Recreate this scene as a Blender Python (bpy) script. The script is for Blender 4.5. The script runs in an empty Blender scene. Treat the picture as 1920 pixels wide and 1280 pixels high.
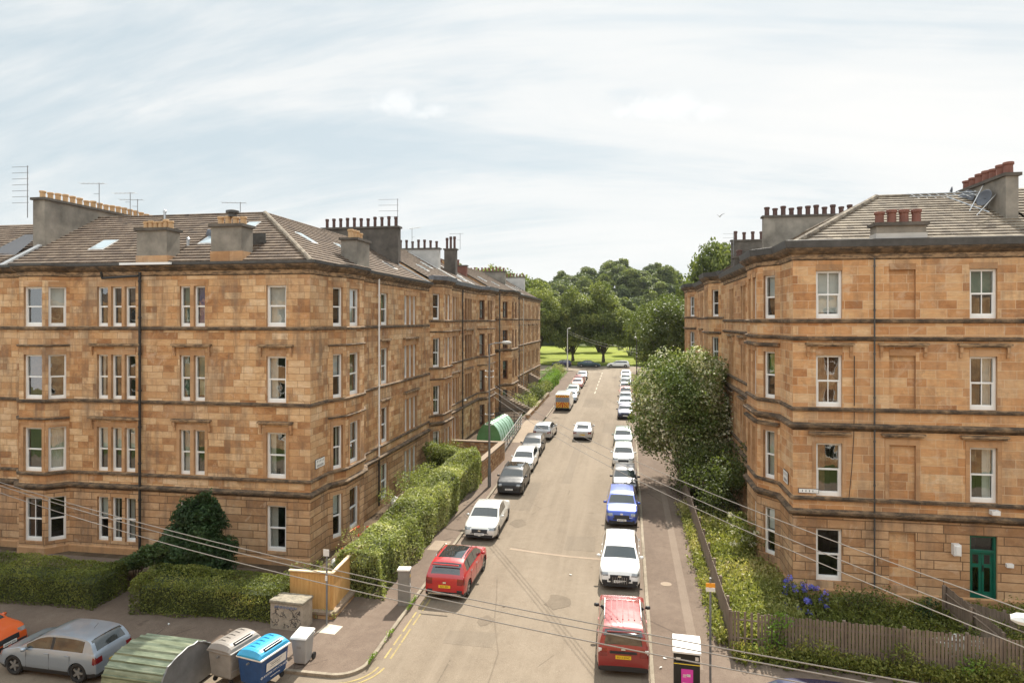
import bpy, bmesh, math, random
import numpy as np
from mathutils import Vector, Matrix
R = math.radians
rnd = random.Random(7)
S = bpy.context.scene
COL = S.collection

# ---------------------------------------------------------------- camera
YAW = 9.8366
cam_d = bpy.data.cameras.new("camera"); cam = bpy.data.objects.new("camera", cam_d); COL.objects.link(cam)
cam.location = (0, 0, 12.5); cam.rotation_euler = (R(90), 0, R(YAW))
cam_d.sensor_width = 36; cam_d.lens = 1240/1920*36; cam_d.shift_y = -40/1920
cam_d.clip_start = 0.3; cam_d.clip_end = 3000
S.camera = cam

# ---------------------------------------------------------------- sun + sky
SUN_EL, SUN_AZ = 48.5, 5.0          # azimuth measured from +Y towards +X
sd = Vector((math.sin(R(SUN_AZ))*math.cos(R(SUN_EL)), math.cos(R(SUN_AZ))*math.cos(R(SUN_EL)), math.sin(R(SUN_EL))))
sl = bpy.data.lights.new("sun", 'SUN'); sl.energy = 4.8; sl.angle = R(0.6); sl.color = (1.0, 0.93, 0.82)
so = bpy.data.objects.new("sun", sl); COL.objects.link(so)
so.rotation_euler = (-sd).to_track_quat('-Z', 'Y').to_euler(); so.location = (0, 60, 80)

W = bpy.data.worlds.new("World"); S.world = W; W.use_nodes = True
nt = W.node_tree; nt.nodes.clear()
class NG:
    def __init__(s, tree): s.t = tree
    def n(s, typ, **kw):
        nd = s.t.nodes.new(typ)
        ins = kw.pop('ins', {})
        for k, v in kw.items(): setattr(nd, k, v)
        for k, v in ins.items():
            if isinstance(v, bpy.types.NodeSocket): s.t.links.new(v, nd.inputs[k])
            else: nd.inputs[k].default_value = v
        return nd
    def math(s, op, a, b=0.0, clamp=False):
        nd = s.t.nodes.new('ShaderNodeMath'); nd.operation = op; nd.use_clamp = clamp
        for i, v in enumerate((a, b)):
            if isinstance(v, bpy.types.NodeSocket): s.t.links.new(v, nd.inputs[i])
            else: nd.inputs[i].default_value = v
        return nd.outputs[0]
    def mix(s, fac, a, b, blend='MIX'):
        nd = s.t.nodes.new('ShaderNodeMix'); nd.data_type = 'RGBA'; nd.blend_type = blend
        for i, v in ((0, fac), (6, a), (7, b)):
            if isinstance(v, bpy.types.NodeSocket): s.t.links.new(v, nd.inputs[i])
            else: nd.inputs[i].default_value = v if i == 0 else (*v[:3], 1)
        return nd.outputs[2]
    def ramp(s, fac, stops, interp='LINEAR'):
        nd = s.t.nodes.new('ShaderNodeValToRGB'); cr = nd.color_ramp; cr.interpolation = interp
        while len(cr.elements) < len(stops): cr.elements.new(0.5)
        for e, (p, c) in zip(cr.elements, stops):
            e.position = p; e.color = (*c, 1) if len(c) == 3 else c
        s.t.links.new(fac, nd.inputs[0])
        return nd.outputs[0]
    def noise(s, vec, scale, detail=4, rough=0.55, dist=0.0):
        nd = s.n('ShaderNodeTexNoise', ins={'Scale': scale, 'Detail': detail, 'Roughness': rough, 'Distortion': dist})
        if vec is not None: s.t.links.new(vec, nd.inputs['Vector'])
        return nd.outputs[0]

g = NG(nt)
out = g.n('ShaderNodeOutputWorld')
sky = g.n('ShaderNodeTexSky', sky_type='NISHITA', sun_disc=False, sun_elevation=R(SUN_EL), sun_rotation=R(SUN_AZ),
          air_density=1.0, dust_density=2.5, ozone_density=1.5, altitude=30)
tc = g.n('ShaderNodeTexCoord')
sep = g.n('ShaderNodeSeparateXYZ', ins={0: tc.outputs['Generated']})
zc = g.math('ADD', g.math('MAXIMUM', sep.outputs[2], 0.0), 0.34)
px = g.math('DIVIDE', sep.outputs[0], zc); py = g.math('DIVIDE', sep.outputs[1], zc)
cv = g.n('ShaderNodeCombineXYZ', ins={0: px, 1: py, 2: 0.0}).outputs[0]
mp = g.n('ShaderNodeMapping', ins={0: cv, 'Rotation': (0, 0, R(-66)), 'Scale': (0.50, 2.2, 1.0), 'Location': (3.1, 1.4, 0)}).outputs[0]
mp2 = g.n('ShaderNodeMapping', ins={0: cv, 'Rotation': (0, 0, R(-40)), 'Scale': (0.7, 1.3, 1.0), 'Location': (7.7, 2.0, 0)}).outputs[0]
n1 = g.noise(mp, 1.1, 7, 0.62, 0.7)
n2 = g.noise(mp2, 0.9, 4, 0.5, 0.4)
n3 = g.noise(mp, 5.0, 5, 0.7, 0.8)
cm = g.math('ADD', g.math('MULTIPLY', n1, 0.62), g.math('ADD', g.math('MULTIPLY', n2, 0.38), g.math('MULTIPLY', g.math('SUBTRACT', n3, 0.5), 0.12)))
mask = g.ramp(cm, [(0.40, (0.04,)*3), (0.46, (0.30,)*3), (0.525, (0.72,)*3), (0.64, (1,)*3)])
# added gain: brightens unseen sky overhead and behind camera to fill shaded fronts
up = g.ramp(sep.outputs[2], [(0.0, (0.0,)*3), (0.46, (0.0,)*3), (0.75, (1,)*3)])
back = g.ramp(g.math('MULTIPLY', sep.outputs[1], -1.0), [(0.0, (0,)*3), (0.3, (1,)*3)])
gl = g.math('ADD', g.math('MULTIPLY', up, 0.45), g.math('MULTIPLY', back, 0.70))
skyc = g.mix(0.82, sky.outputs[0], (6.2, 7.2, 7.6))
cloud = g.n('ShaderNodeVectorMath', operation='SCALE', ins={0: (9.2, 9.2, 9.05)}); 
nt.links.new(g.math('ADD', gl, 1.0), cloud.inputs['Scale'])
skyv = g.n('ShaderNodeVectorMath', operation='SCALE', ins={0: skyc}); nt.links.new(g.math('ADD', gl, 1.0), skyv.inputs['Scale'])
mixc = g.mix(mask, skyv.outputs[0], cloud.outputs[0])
import math as _m
def skydir(x, y):
    r = (x-960)/1240; s_, c_ = _m.sin(R(YAW)), _m.cos(R(YAW)); v = Vector((-s_+c_*r, c_+s_*r, (600-y)/1240)); return v.normalized()
pn = g.noise(tc.outputs['Generated'], 22.0, 6, 0.65, 0.6)
tot = None
for (x, y, rad) in ((745, 190, 0.038), (722, 200, 0.022), (815, 207, 0.024), (790, 215, 0.018), (1215, 205, 0.04), (1275, 200, 0.04), (1170, 210, 0.02), (1330, 208, 0.03)):
    dn = g.n('ShaderNodeVectorMath', operation='DISTANCE', ins={0: g.n('ShaderNodeVectorMath', operation='MULTIPLY', ins={0: tc.outputs['Generated'], 1: (1, 1, 2.0)}).outputs[0], 1: (skydir(x, y).x, skydir(x, y).y, skydir(x, y).z*2.0)}).outputs['Value']
    k_ = g.math('SUBTRACT', 1.0, g.math('DIVIDE', dn, rad)); tot = k_ if tot is None else g.math('MAXIMUM', tot, k_)
pm = g.math('MULTIPLY', g.math('ADD', tot, g.math('MULTIPLY', g.math('SUBTRACT', pn, 0.5), 2.6)), 1.1, True)
pm = g.math('MULTIPLY', pm, g.math('GREATER_THAN', tot, -0.6))
mixc = g.mix(g.math('MULTIPLY', pm, 0.5), mixc, (10.4, 10.4, 10.3))
bg = g.n('ShaderNodeBackground', ins={'Color': mixc, 'Strength': 0.06})
nt.links.new(bg.outputs[0], out.inputs[0])

S.view_settings.view_transform = 'Standard'; S.view_settings.look = 'None'
S.view_settings.gamma = 1; S.view_settings.exposure = 0.85
try: S.view_settings.use_curve_mapping = False
except Exception: pass
S.render.engine = 'CYCLES'
try:
    S.cycles.max_bounces = 6; S.cycles.transparent_max_bounces = 12
    S.cycles.diffuse_bounces = 3; S.cycles.glossy_bounces = 3; S.cycles.transmission_bounces = 4
    S.cycles.caustics_reflective = False; S.cycles.caustics_refractive = False
except Exception: pass

GZ = 0.021
def gz(y): 
    if y < 150: return GZ*y
    return GZ*150
# ---------------------------------------------------------------- materials
M = {}
def newmat(name):
    m = bpy.data.materials.new(name); m.use_nodes = True
    t = m.node_tree; b = t.nodes['Principled BSDF']
    M[name] = m
    return m, NG(t), b
def link(gn, a, b): gn.t.links.new(a, b)
def plain(name, col, rough=0.6, metal=0.0, coat=0.0, var=0.0, scale=3.0, bump=0.0, bscale=30.0, spec=0.5, emis=None):
    m, gn, b = newmat(name)
    b.inputs['Roughness'].default_value = rough; b.inputs['Metallic'].default_value = metal
    b.inputs['Coat Weight'].default_value = coat; b.inputs['Coat Roughness'].default_value = 0.06
    b.inputs['Specular IOR Level'].default_value = spec
    o = gn.n('ShaderNodeTexCoord').outputs['Object']
    if var > 0:
        f = gn.noise(o, scale, 5, 0.65)
        c = gn.ramp(f, [(0.28, tuple(max(0, v*(1-var)) for v in col)), (0.72, tuple(min(1, v*(1+var*0.8)) for v in col))])
        link(gn, c, b.inputs['Base Color'])
    else: b.inputs['Base Color'].default_value = (*col, 1)
    if bump > 0:
        bp = gn.n('ShaderNodeBump', ins={'Height': gn.noise(o, bscale, 4, 0.6), 'Strength': bump, 'Distance': 0.02})
        link(gn, bp.outputs[0], b.inputs['Normal'])
    return m

def stone(name, mortar, row=0.33, width=0.85, groove=0.5, ramp=None, msize=0.012, soot=0.55, mixm=0.8):
    m, gn, b = newmat(name)
    uv = gn.n('ShaderNodeUVMap', uv_map='UVMap').outputs[0]
    wob = gn.noise(uv, 1.7, 2, 0.5)
    geo = gn.n('ShaderNodeNewGeometry').outputs['Position']
    br = gn.n('ShaderNodeTexBrick', offset=0.42, offset_frequency=2, squash=0.72, squash_frequency=3,
              ins={'Vector': uv, 'Color1': (0, 0, 0, 1), 'Color2': (1, 1, 1, 1), 'Mortar': (0.5, 0.5, 0.5, 1), 'Scale': 1.0,
                   'Mortar Size': msize, 'Mortar Smooth': 0.25, 'Bias': 0.0, 'Brick Width': width, 'Row Height': row})
    # second brick lookup breaks up runs so neighbouring blocks merge now and then
    smear = gn.noise(gn.n('ShaderNodeMapping', ins={0: geo, 'Scale': (1.0, 1.0, 1.8)}).outputs[0], 2.1, 7, 0.72, 1.1)
    v = gn.math('ADD', gn.math('MULTIPLY', br.outputs['Color'], 0.62), gn.math('ADD', gn.math('MULTIPLY', gn.noise(geo, 0.55, 3, 0.6), 0.6), gn.math('MULTIPLY', smear, 0.75)))
    v = gn.math('SUBTRACT', v, 0.475)
    ramp = ramp or [(0.14, (0.27, 0.125, 0.05)), (0.32, (0.45, 0.235, 0.10)), (0.48, (0.55, 0.33, 0.155)),
                    (0.64, (0.62, 0.415, 0.22)), (0.80, (0.70, 0.51, 0.30)), (0.95, (0.78, 0.62, 0.42))]
    c = gn.ramp(v, ramp)
    # veins within the blocks
    mpv = gn.n('ShaderNodeMapping', ins={0: geo, 'Scale': (1.0, 1.0, 7.0)}).outputs[0]
    vein = gn.noise(mpv, 2.6, 5, 0.65)
    c = gn.mix(gn.ramp(vein, [(0.35, (0,)*3), (0.75, (0.55,)*3)]), c, (0.36, 0.21, 0.10))
    pale = gn.ramp(gn.noise(geo, 1.25, 6, 0.7, 0.8), [(0.56, (0,)*3), (0.66, (0.42,)*3)])
    c = gn.mix(pale, c, (0.62, 0.49, 0.34))
    grey = gn.ramp(gn.noise(geo, 0.28, 4, 0.6), [(0.48, (0,)*3), (0.64, (0.45,)*3)])
    c = gn.mix(grey, c, (0.46, 0.31, 0.18))
    brown = gn.ramp(gn.noise(geo, 0.85, 7, 0.74, 0.6), [(0.55, (0,)*3), (0.66, (soot*1.15,)*3)])
    c = gn.mix(brown, c, (0.235, 0.135, 0.07))
    # soot and run-off streaks
    mps = gn.n('ShaderNodeMapping', ins={0: geo, 'Scale': (1.6, 1.6, 0.22)}).outputs[0]
    st = gn.ramp(gn.math('ADD', gn.math('MULTIPLY', gn.noise(mps, 1.5, 6, 0.66), 0.6), gn.math('MULTIPLY', gn.noise(geo, 0.42, 4, 0.6), 0.4)),
                 [(0.49, (0,)*3), (0.62, (soot*1.1,)*3)])
    c = gn.mix(st, c, (0.15, 0.115, 0.085))
    c = gn.mix(gn.math('MULTIPLY', br.outputs['Fac'], mixm), c, mortar)
    c = gn.mix(1.0, c, (1.02, 0.99, 1.0), 'MULTIPLY')
    link(gn, c, b.inputs['Base Color'])
    b.inputs['Roughness'].default_value = 0.9; b.inputs['Specular IOR Level'].default_value = 0.25
    h = gn.math('ADD', gn.math('MULTIPLY', gn.math('SUBTRACT', 1.0, br.outputs['Fac']), groove),
                gn.math('ADD', gn.math('MULTIPLY', gn.noise(geo, 14, 4, 0.6), 0.25), gn.math('MULTIPLY', br.outputs['Color'], 0.12)))
    bp = gn.n('ShaderNodeBump', ins={'Height': h, 'Strength': 0.55, 'Distance': 0.03})
    link(gn, bp.outputs[0], b.inputs['Normal'])
    return m
stone('ashlar_dark_joint', (0.27, 0.165, 0.085))
stone('ashlar_pale_joint', (0.62, 0.50, 0.34), row=0.36, width=1.0, mixm=0.75, msize=0.010, soot=0.35,
      ramp=[(0.12, (0.33, 0.145, 0.055)), (0.32, (0.50, 0.255, 0.105)), (0.52, (0.60, 0.34, 0.155)), (0.72, (0.65, 0.42, 0.215)), (0.95, (0.75, 0.57, 0.35))])
stone('channelled', (0.12, 0.078, 0.045), row=0.37, width=1.5, groove=2.2, msize=0.02, soot=0.5, mixm=0.85,
      ramp=[(0.12, (0.27, 0.15, 0.075)), (0.35, (0.41, 0.245, 0.125)), (0.6, (0.51, 0.33, 0.18)), (0.95, (0.64, 0.46, 0.28))])
stone('dressed', (0.36, 0.21, 0.10), row=0.55, width=3.0, groove=0.15, msize=0.006, soot=0.35,
      ramp=[(0.10, (0.31, 0.17, 0.08)), (0.45, (0.44, 0.255, 0.125)), (0.8, (0.53, 0.33, 0.175)), (1.0, (0.60, 0.41, 0.24))])

m, gn, b = newmat('sooty_stone')
geo = gn.n('ShaderNodeNewGeometry').outputs['Position']
mpp = gn.n('ShaderNodeMapping', ins={0: geo, 'Scale': (1.0, 1.0, 3.0)}).outputs[0]
c = gn.ramp(gn.noise(mpp, 2.3, 6, 0.7), [(0.30, (0.05, 0.038, 0.028)), (0.44, (0.16, 0.11, 0.068)), (0.56, (0.36, 0.235, 0.13)), (0.8, (0.50, 0.36, 0.22))])
nz = gn.n('ShaderNodeSeparateXYZ', ins={0: gn.n('ShaderNodeNewGeometry').outputs['True Normal']}).outputs[2]
crust = gn.math('MULTIPLY', gn.math('GREATER_THAN', gn.math('ABSOLUTE', nz), 0.12), gn.ramp(gn.noise(geo, 1.6, 6, 0.7), [(0.36, (0.85,)*3), (0.66, (0.25,)*3)]))
c = gn.mix(crust, c, (0.032, 0.026, 0.021))
link(gn, c, b.inputs['Base Color']); b.inputs['Roughness'].default_value = 0.95
link(gn, gn.n('ShaderNodeBump', ins={'Height': gn.noise(geo, 9, 5, 0.7), 'Strength': 0.6, 'Distance': 0.05}).outputs[0], b.inputs['Normal'])

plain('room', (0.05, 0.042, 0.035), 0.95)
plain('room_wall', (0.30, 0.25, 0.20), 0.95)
plain('white_frame', (0.78, 0.78, 0.76), 0.45, var=0.06, scale=2)
plain('brown_frame', (0.12, 0.055, 0.03), 0.5, var=0.2)
plain('cream_frame', (0.58, 0.54, 0.46), 0.5, var=0.1)
plain('green_paint', (0.005, 0.115, 0.075), 0.4, var=0.2)
plain('lead', (0.17, 0.18, 0.20), 0.5, metal=0.3, var=0.35, scale=2.5)
plain('dark_gutter', (0.06, 0.058, 0.055), 0.55, var=0.4, scale=3)
plain('white_gutter', (0.75, 0.75, 0.74), 0.5)
plain('black_iron', (0.018, 0.018, 0.018), 0.5, var=0.3)
plain('grey_render', (0.23, 0.205, 0.17), 0.92, var=0.45, scale=0.9, bump=0.5, bscale=12)
plain('pale_render', (0.46, 0.44, 0.41), 0.92, var=0.2, scale=1.0, bump=0.4)
plain('soot_render', (0.10, 0.085, 0.07), 0.92, var=0.5, scale=1.1, bump=0.5)
plain('buff_pot', (0.52, 0.33, 0.17), 0.75, var=0.25, scale=1.0)
plain('red_pot', (0.20, 0.08, 0.055), 0.75, var=0.35, scale=1.2)
plain('dark_pot', (0.09, 0.045, 0.035), 0.75, var=0.4, scale=1.2)
plain('steel', (0.45, 0.46, 0.47), 0.35, metal=0.85, var=0.15)
plain('aerial_metal', (0.22, 0.22, 0.22), 0.5, metal=0.5)
plain('dish_grey', (0.10, 0.11, 0.13), 0.5)
plain('skylight_glass', (0.35, 0.42, 0.45), 0.08, spec=1.0)
plain('skylight_dark', (0.03, 0.03, 0.035), 0.15, spec=0.8)
plain('flashing', (0.55, 0.54, 0.52), 0.5, var=0.25, scale=3)
plain('net_curtain', (0.62, 0.60, 0.56), 0.9, var=0.1, scale=6)
plain('brown_curtain', (0.22, 0.12, 0.07), 0.9, var=0.35, scale=5)
plain('red_curtain', (0.45, 0.02, 0.03), 0.9)
plain('green_blind', (0.14, 0.22, 0.16), 0.9)
plain('lime_blind', (0.13, 0.24, 0.035), 0.9)
plain('blue_curtain', (0.06, 0.08, 0.28), 0.9)
plain('pale_blind', (0.66, 0.68, 0.66), 0.9)

m, gn, b = newmat('window_glass')
t = m.node_tree; o_ = t.nodes['Material Output']
tr = gn.n('ShaderNodeBsdfTransparent', ins={'Color': (0.80, 0.84, 0.83, 1)})
gs = gn.n('ShaderNodeBsdfGlossy', ins={'Color': (0.9, 0.93, 0.95, 1), 'Roughness': 0.02})
bfc = gn.n('ShaderNodeNewGeometry').outputs['Backfacing']
fr = gn.n('ShaderNodeFresnel', ins={'IOR': gn.math('ADD', 1.55, gn.math('MULTIPLY', bfc, 1/1.55-1.55))})
geo = gn.n('ShaderNodeNewGeometry').outputs['Position']
bp = gn.n('ShaderNodeBump', ins={'Height': gn.noise(geo, 1.3, 2, 0.5), 'Strength': 0.10, 'Distance': 0.05})
link(gn, bp.outputs[0], gs.inputs['Normal']); 
mx = gn.n('ShaderNodeMixShader', ins={0: gn.math('ADD', gn.math('MULTIPLY', fr.outputs[0], 1.3), 0.10, True), 1: tr.outputs[0], 2: gs.outputs[0]})
link(gn, mx.outputs[0], o_.inputs[0])

# roof tiles : u along eave, v up slope
def tiles(name, base, dark, light):
    m, gn, b = newmat(name)
    uv = gn.n('ShaderNodeUVMap', uv_map='UVMap').outputs[0]
    geo = gn.n('ShaderNodeNewGeometry').outputs['Position']
    br = gn.n('ShaderNodeTexBrick', offset=0.5, offset_frequency=2, squash=1, ins={'Vector': uv, 'Color1': (0, 0, 0, 1), 'Color2': (1, 1, 1, 1), 'Mortar': (0, 0, 0, 1),
              'Scale': 1.0, 'Mortar Size': 0.006, 'Mortar Smooth': 0.1, 'Brick Width': 0.30, 'Row Height': 0.34})
    v = gn.math('ADD', gn.math('MULTIPLY', br.outputs['Color'], 0.35), gn.math('MULTIPLY', gn.noise(geo, 1.1, 6, 0.7), 0.75))
    c = gn.ramp(v, [(0.30, dark), (0.52, base), (0.78, light)])
    lich = gn.ramp(gn.noise(geo, 5.5, 5, 0.7), [(0.60, (0,)*3), (0.72, (0.7,)*3)])
    c = gn.mix(lich, c, tuple(min(1, v*1.7) for v in light))
    moss = gn.ramp(gn.noise(geo, 3.1, 6, 0.75), [(0.62, (0,)*3), (0.70, (0.8,)*3)])
    c = gn.mix(moss, c, (0.045, 0.04, 0.02))
    link(gn, c, b.inputs['Base Color']); b.inputs['Roughness'].default_value = 0.9
    wv = gn.n('ShaderNodeTexWave', wave_type='BANDS', bands_direction='X', ins={'Vector': uv, 'Scale': 3.33*0.5*2*0.159*2, 'Distortion': 0})
    bp = gn.n('ShaderNodeBump', ins={'Height': gn.math('ADD', wv.outputs[1], gn.math('MULTIPLY', gn.noise(geo, 20, 3, 0.6), 0.3)), 'Strength': 0.7, 'Distance': 0.04})
    link(gn, bp.outputs[0], b.inputs['Normal'])
tiles('roof_tiles', (0.12, 0.083, 0.056), (0.058, 0.04, 0.029), (0.19, 0.14, 0.098))
tiles('roof_tiles_pale', (0.185, 0.15, 0.11), (0.085, 0.066, 0.05), (0.30, 0.25, 0.185))

def ground_mat(name, base, dark, light, patch=0.35, sc=0.35, crack=0.0, lane=False):
    m, gn, b = newmat(name)
    geo = gn.n('ShaderNodeNewGeometry').outputs['Position']
    mpg = gn.n('ShaderNodeMapping', ins={0: geo, 'Scale': (1.0, 0.35, 1.0)}).outputs[0]
    v = gn.math('ADD', gn.math('MULTIPLY', gn.noise(mpg, sc, 6, 0.65), 0.6), gn.math('MULTIPLY', gn.noise(geo, 2.2, 6, 0.75), 0.4))
    c = gn.ramp(v, [(0.33, dark), (0.5, base), (0.68, light)])
    sp = gn.ramp(gn.noise(geo, 38, 3, 0.8), [(0.35, (0.72,)*3), (0.65, (1.22,)*3)])
    c = gn.mix(1.0, c, sp, 'MULTIPLY')
    if crack:
        vo = gn.n('ShaderNodeTexVoronoi', feature='DISTANCE_TO_EDGE', ins={'Vector': gn.n('ShaderNodeMapping', ins={0: geo, 'Scale': (0.22, 0.11, 0.2)}).outputs[0], 'Scale': 1.0, 'Randomness': 1.0})
        wob = gn.noise(geo, 1.5, 4, 0.6)
        ck = gn.math('LESS_THAN', gn.math('ADD', vo.outputs['Distance'], gn.math('MULTIPLY', gn.math('SUBTRACT', wob, 0.5), 0.02)), 0.0035)
        ckm = gn.math('GREATER_THAN', gn.noise(geo, 0.3, 4, 0.6), 0.54)
        c = gn.mix(gn.math('MULTIPLY', gn.math('MULTIPLY', ck, ckm), crack*0.7), c, tuple(v*0.5 for v in dark))
        stn = gn.ramp(gn.noise(geo, 1.15, 3, 0.5), [(0.70, (0,)*3), (0.76, (0.45,)*3)])
        c = gn.mix(stn, c, tuple(v*0.6 for v in dark))
    if lane:
        sx = gn.n('ShaderNodeSeparateXYZ', ins={0: geo}).outputs[0]
        wv = gn.noise(gn.n('ShaderNodeMapping', ins={0: geo, 'Scale': (1.1, 0.03, 1.0)}).outputs[0], 1.0, 4, 0.6)
        c = gn.mix(gn.ramp(wv, [(0.45, (0,)*3), (0.62, (0.5,)*3)]), c, light)
    link(gn, c, b.inputs['Base Color']); b.inputs['Roughness'].default_value = 0.93
    b.inputs['Specular IOR Level'].default_value = 0.2
    bp = gn.n('ShaderNodeBump', ins={'Height': gn.noise(geo, 45, 3, 0.7), 'Strength': 0.35, 'Distance': 0.01})
    link(gn, bp.outputs[0], b.inputs['Normal'])
ground_mat('asphalt', (0.205, 0.165, 0.122), (0.165, 0.132, 0.098), (0.25, 0.205, 0.155), crack=0.6, lane=True)
ground_mat('asphalt_patch', (0.185, 0.15, 0.112), (0.155, 0.125, 0.094), (0.22, 0.18, 0.137), crack=0.3, lane=True)
ground_mat('asphalt_stain', (0.165, 0.132, 0.098), (0.12, 0.096, 0.072), (0.20, 0.163, 0.122))
ground_mat('asphalt_dark', (0.12, 0.10, 0.08), (0.09, 0.075, 0.06), (0.16, 0.135, 0.105), crack=0.5)
ground_mat('footway', (0.155, 0.115, 0.088), (0.115, 0.085, 0.065), (0.20, 0.155, 0.118), crack=0.7)
ground_mat('footway_patch', (0.30, 0.235, 0.175), (0.25, 0.195, 0.145), (0.34, 0.27, 0.20))
ground_mat('footway_seam', (0.20, 0.155, 0.12), (0.17, 0.13, 0.10), (0.23, 0.18, 0.14))
ground_mat('kerbstone', (0.27, 0.23, 0.175), (0.17, 0.14, 0.105), (0.36, 0.31, 0.24), sc=3.0)
ground_mat('soil', (0.085, 0.058, 0.035), (0.05, 0.035, 0.022), (0.14, 0.10, 0.06), sc=1.5)
ground_mat('lawn', (0.185, 0.22, 0.018), (0.14, 0.18, 0.016), (0.24, 0.26, 0.025), sc=0.15)
ground_mat('earth', (0.075, 0.10, 0.028), (0.05, 0.07, 0.02), (0.11, 0.13, 0.04), sc=0.15)
ground_mat('white_line', (0.52, 0.47, 0.38), (0.22, 0.18, 0.135), (0.66, 0.61, 0.52), sc=3.0)
ground_mat('yellow_line', (0.33, 0.26, 0.12), (0.215, 0.175, 0.12), (0.44, 0.35, 0.14), sc=4.0)

def foliage(name, stops, trans=0.35, rough=0.55, flower=None):
    m, gn, b = newmat(name)
    o_ = m.node_tree.nodes['Material Output']
    at = gn.n('ShaderNodeAttribute', attribute_name='tint').outputs['Fac']
    c = gn.ramp(at, stops)
    link(gn, c, b.inputs['Base Color']); b.inputs['Roughness'].default_value = rough
    b.inputs['Specular IOR Level'].default_value = 0.35
    tl = gn.n('ShaderNodeBsdfTranslucent', ins={'Color': gn.mix(1.0, c, (1.15, 1.25, 0.55), 'MULTIPLY')})
    mx = gn.n('ShaderNodeMixShader', ins={0: trans, 1: b.outputs[0], 2: tl.outputs[0]})
    link(gn, mx.outputs[0], o_.inputs[0])
foliage('leaf_hedge', [(0, (0.065, 0.08, 0.018)), (0.45, (0.165, 0.19, 0.038)), (0.8, (0.31, 0.32, 0.08)), (1, (0.38, 0.30, 0.11))])
foliage('leaf_privet', [(0, (0.10, 0.12, 0.035)), (0.4, (0.25, 0.28, 0.09)), (0.75, (0.46, 0.47, 0.20)), (1, (0.60, 0.58, 0.32))])
foliage('leaf_tree', [(0, (0.05, 0.07, 0.02)), (0.5, (0.12, 0.15, 0.038)), (1, (0.25, 0.26, 0.08))])
foliage('leaf_far', [(0, (0.05, 0.07, 0.02)), (0.45, (0.155, 0.185, 0.045)), (0.8, (0.34, 0.35, 0.10)), (1, (0.45, 0.43, 0.14))], trans=0.35)
foliage('leaf_far_dark', [(0, (0.05, 0.07, 0.032)), (0.5, (0.11, 0.14, 0.05)), (1, (0.20, 0.22, 0.08))], trans=0.3)
foliage('leaf_conifer', [(0, (0.018, 0.042, 0.012)), (0.6, (0.036, 0.075, 0.02)), (1, (0.07, 0.115, 0.03))], trans=0.12)
foliage('leaf_juniper', [(0, (0.04, 0.075, 0.022)), (0.6, (0.08, 0.12, 0.035)), (1, (0.17, 0.15, 0.05))], trans=0.2)
foliage('leaf_whitebeam', [(0, (0.05, 0.08, 0.018)), (0.45, (0.13, 0.18, 0.04)), (0.66, (0.25, 0.29, 0.09)), (0.74, (0.60, 0.57, 0.38)), (1, (0.78, 0.73, 0.56))], trans=0.25)
foliage('leaf_weed', [(0, (0.12, 0.14, 0.04)), (0.45, (0.27, 0.29, 0.08)), (0.75, (0.42, 0.39, 0.15)), (1, (0.56, 0.47, 0.25))])
foliage('leaf_bright', [(0, (0.10, 0.19, 0.02)), (0.6, (0.20, 0.32, 0.04)), (1, (0.34, 0.45, 0.09))])
foliage('petal_blue', [(0, (0.09, 0.10, 0.42)), (0.6, (0.16, 0.17, 0.60)), (1, (0.33, 0.25, 0.66))], trans=0.2)
foliage('petal_white', [(0, (0.6, 0.58, 0.45)), (1, (0.85, 0.82, 0.7))], trans=0.2)
foliage('petal_red', [(0, (0.55, 0.03, 0.02)), (1, (0.75, 0.10, 0.06))], trans=0.2)
plain('bark', (0.085, 0.065, 0.048), 0.95, var=0.4, scale=4, bump=0.8, bscale=10)

def wood(name, a, bcol, streak=1.0):
    m, gn, b = newmat(name)
    o = gn.n('ShaderNodeTexCoord').outputs['Object']
    mpw = gn.n('ShaderNodeMapping', ins={0: o, 'Scale': (7, 7, 0.7)}).outputs[0]
    v = gn.math('ADD', gn.math('MULTIPLY', gn.noise(mpw, 1.3, 5, 0.7), 0.6), gn.math('MULTIPLY', gn.noise(o, 1.0, 3, 0.6), 0.4))
    link(gn, gn.ramp(v, [(0.34, a), (0.66, bcol)]), b.inputs['Base Color']); b.inputs['Roughness'].default_value = 0.85
    link(gn, gn.n('ShaderNodeBump', ins={'Height': gn.noise(mpw, 4, 4, 0.6), 'Strength': 0.4, 'Distance': 0.01}).outputs[0], b.inputs['Normal'])
wood('old_wood', (0.125, 0.095, 0.07), (0.27, 0.21, 0.16))
wood('new_wood', (0.42, 0.22, 0.07), (0.62, 0.38, 0.14))
wood('cap_wood', (0.62, 0.48, 0.30), (0.78, 0.66, 0.46))
stone('rubble', (0.20, 0.15, 0.10), row=0.22, width=0.4, groove=1.0, msize=0.02, soot=0.4)

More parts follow.
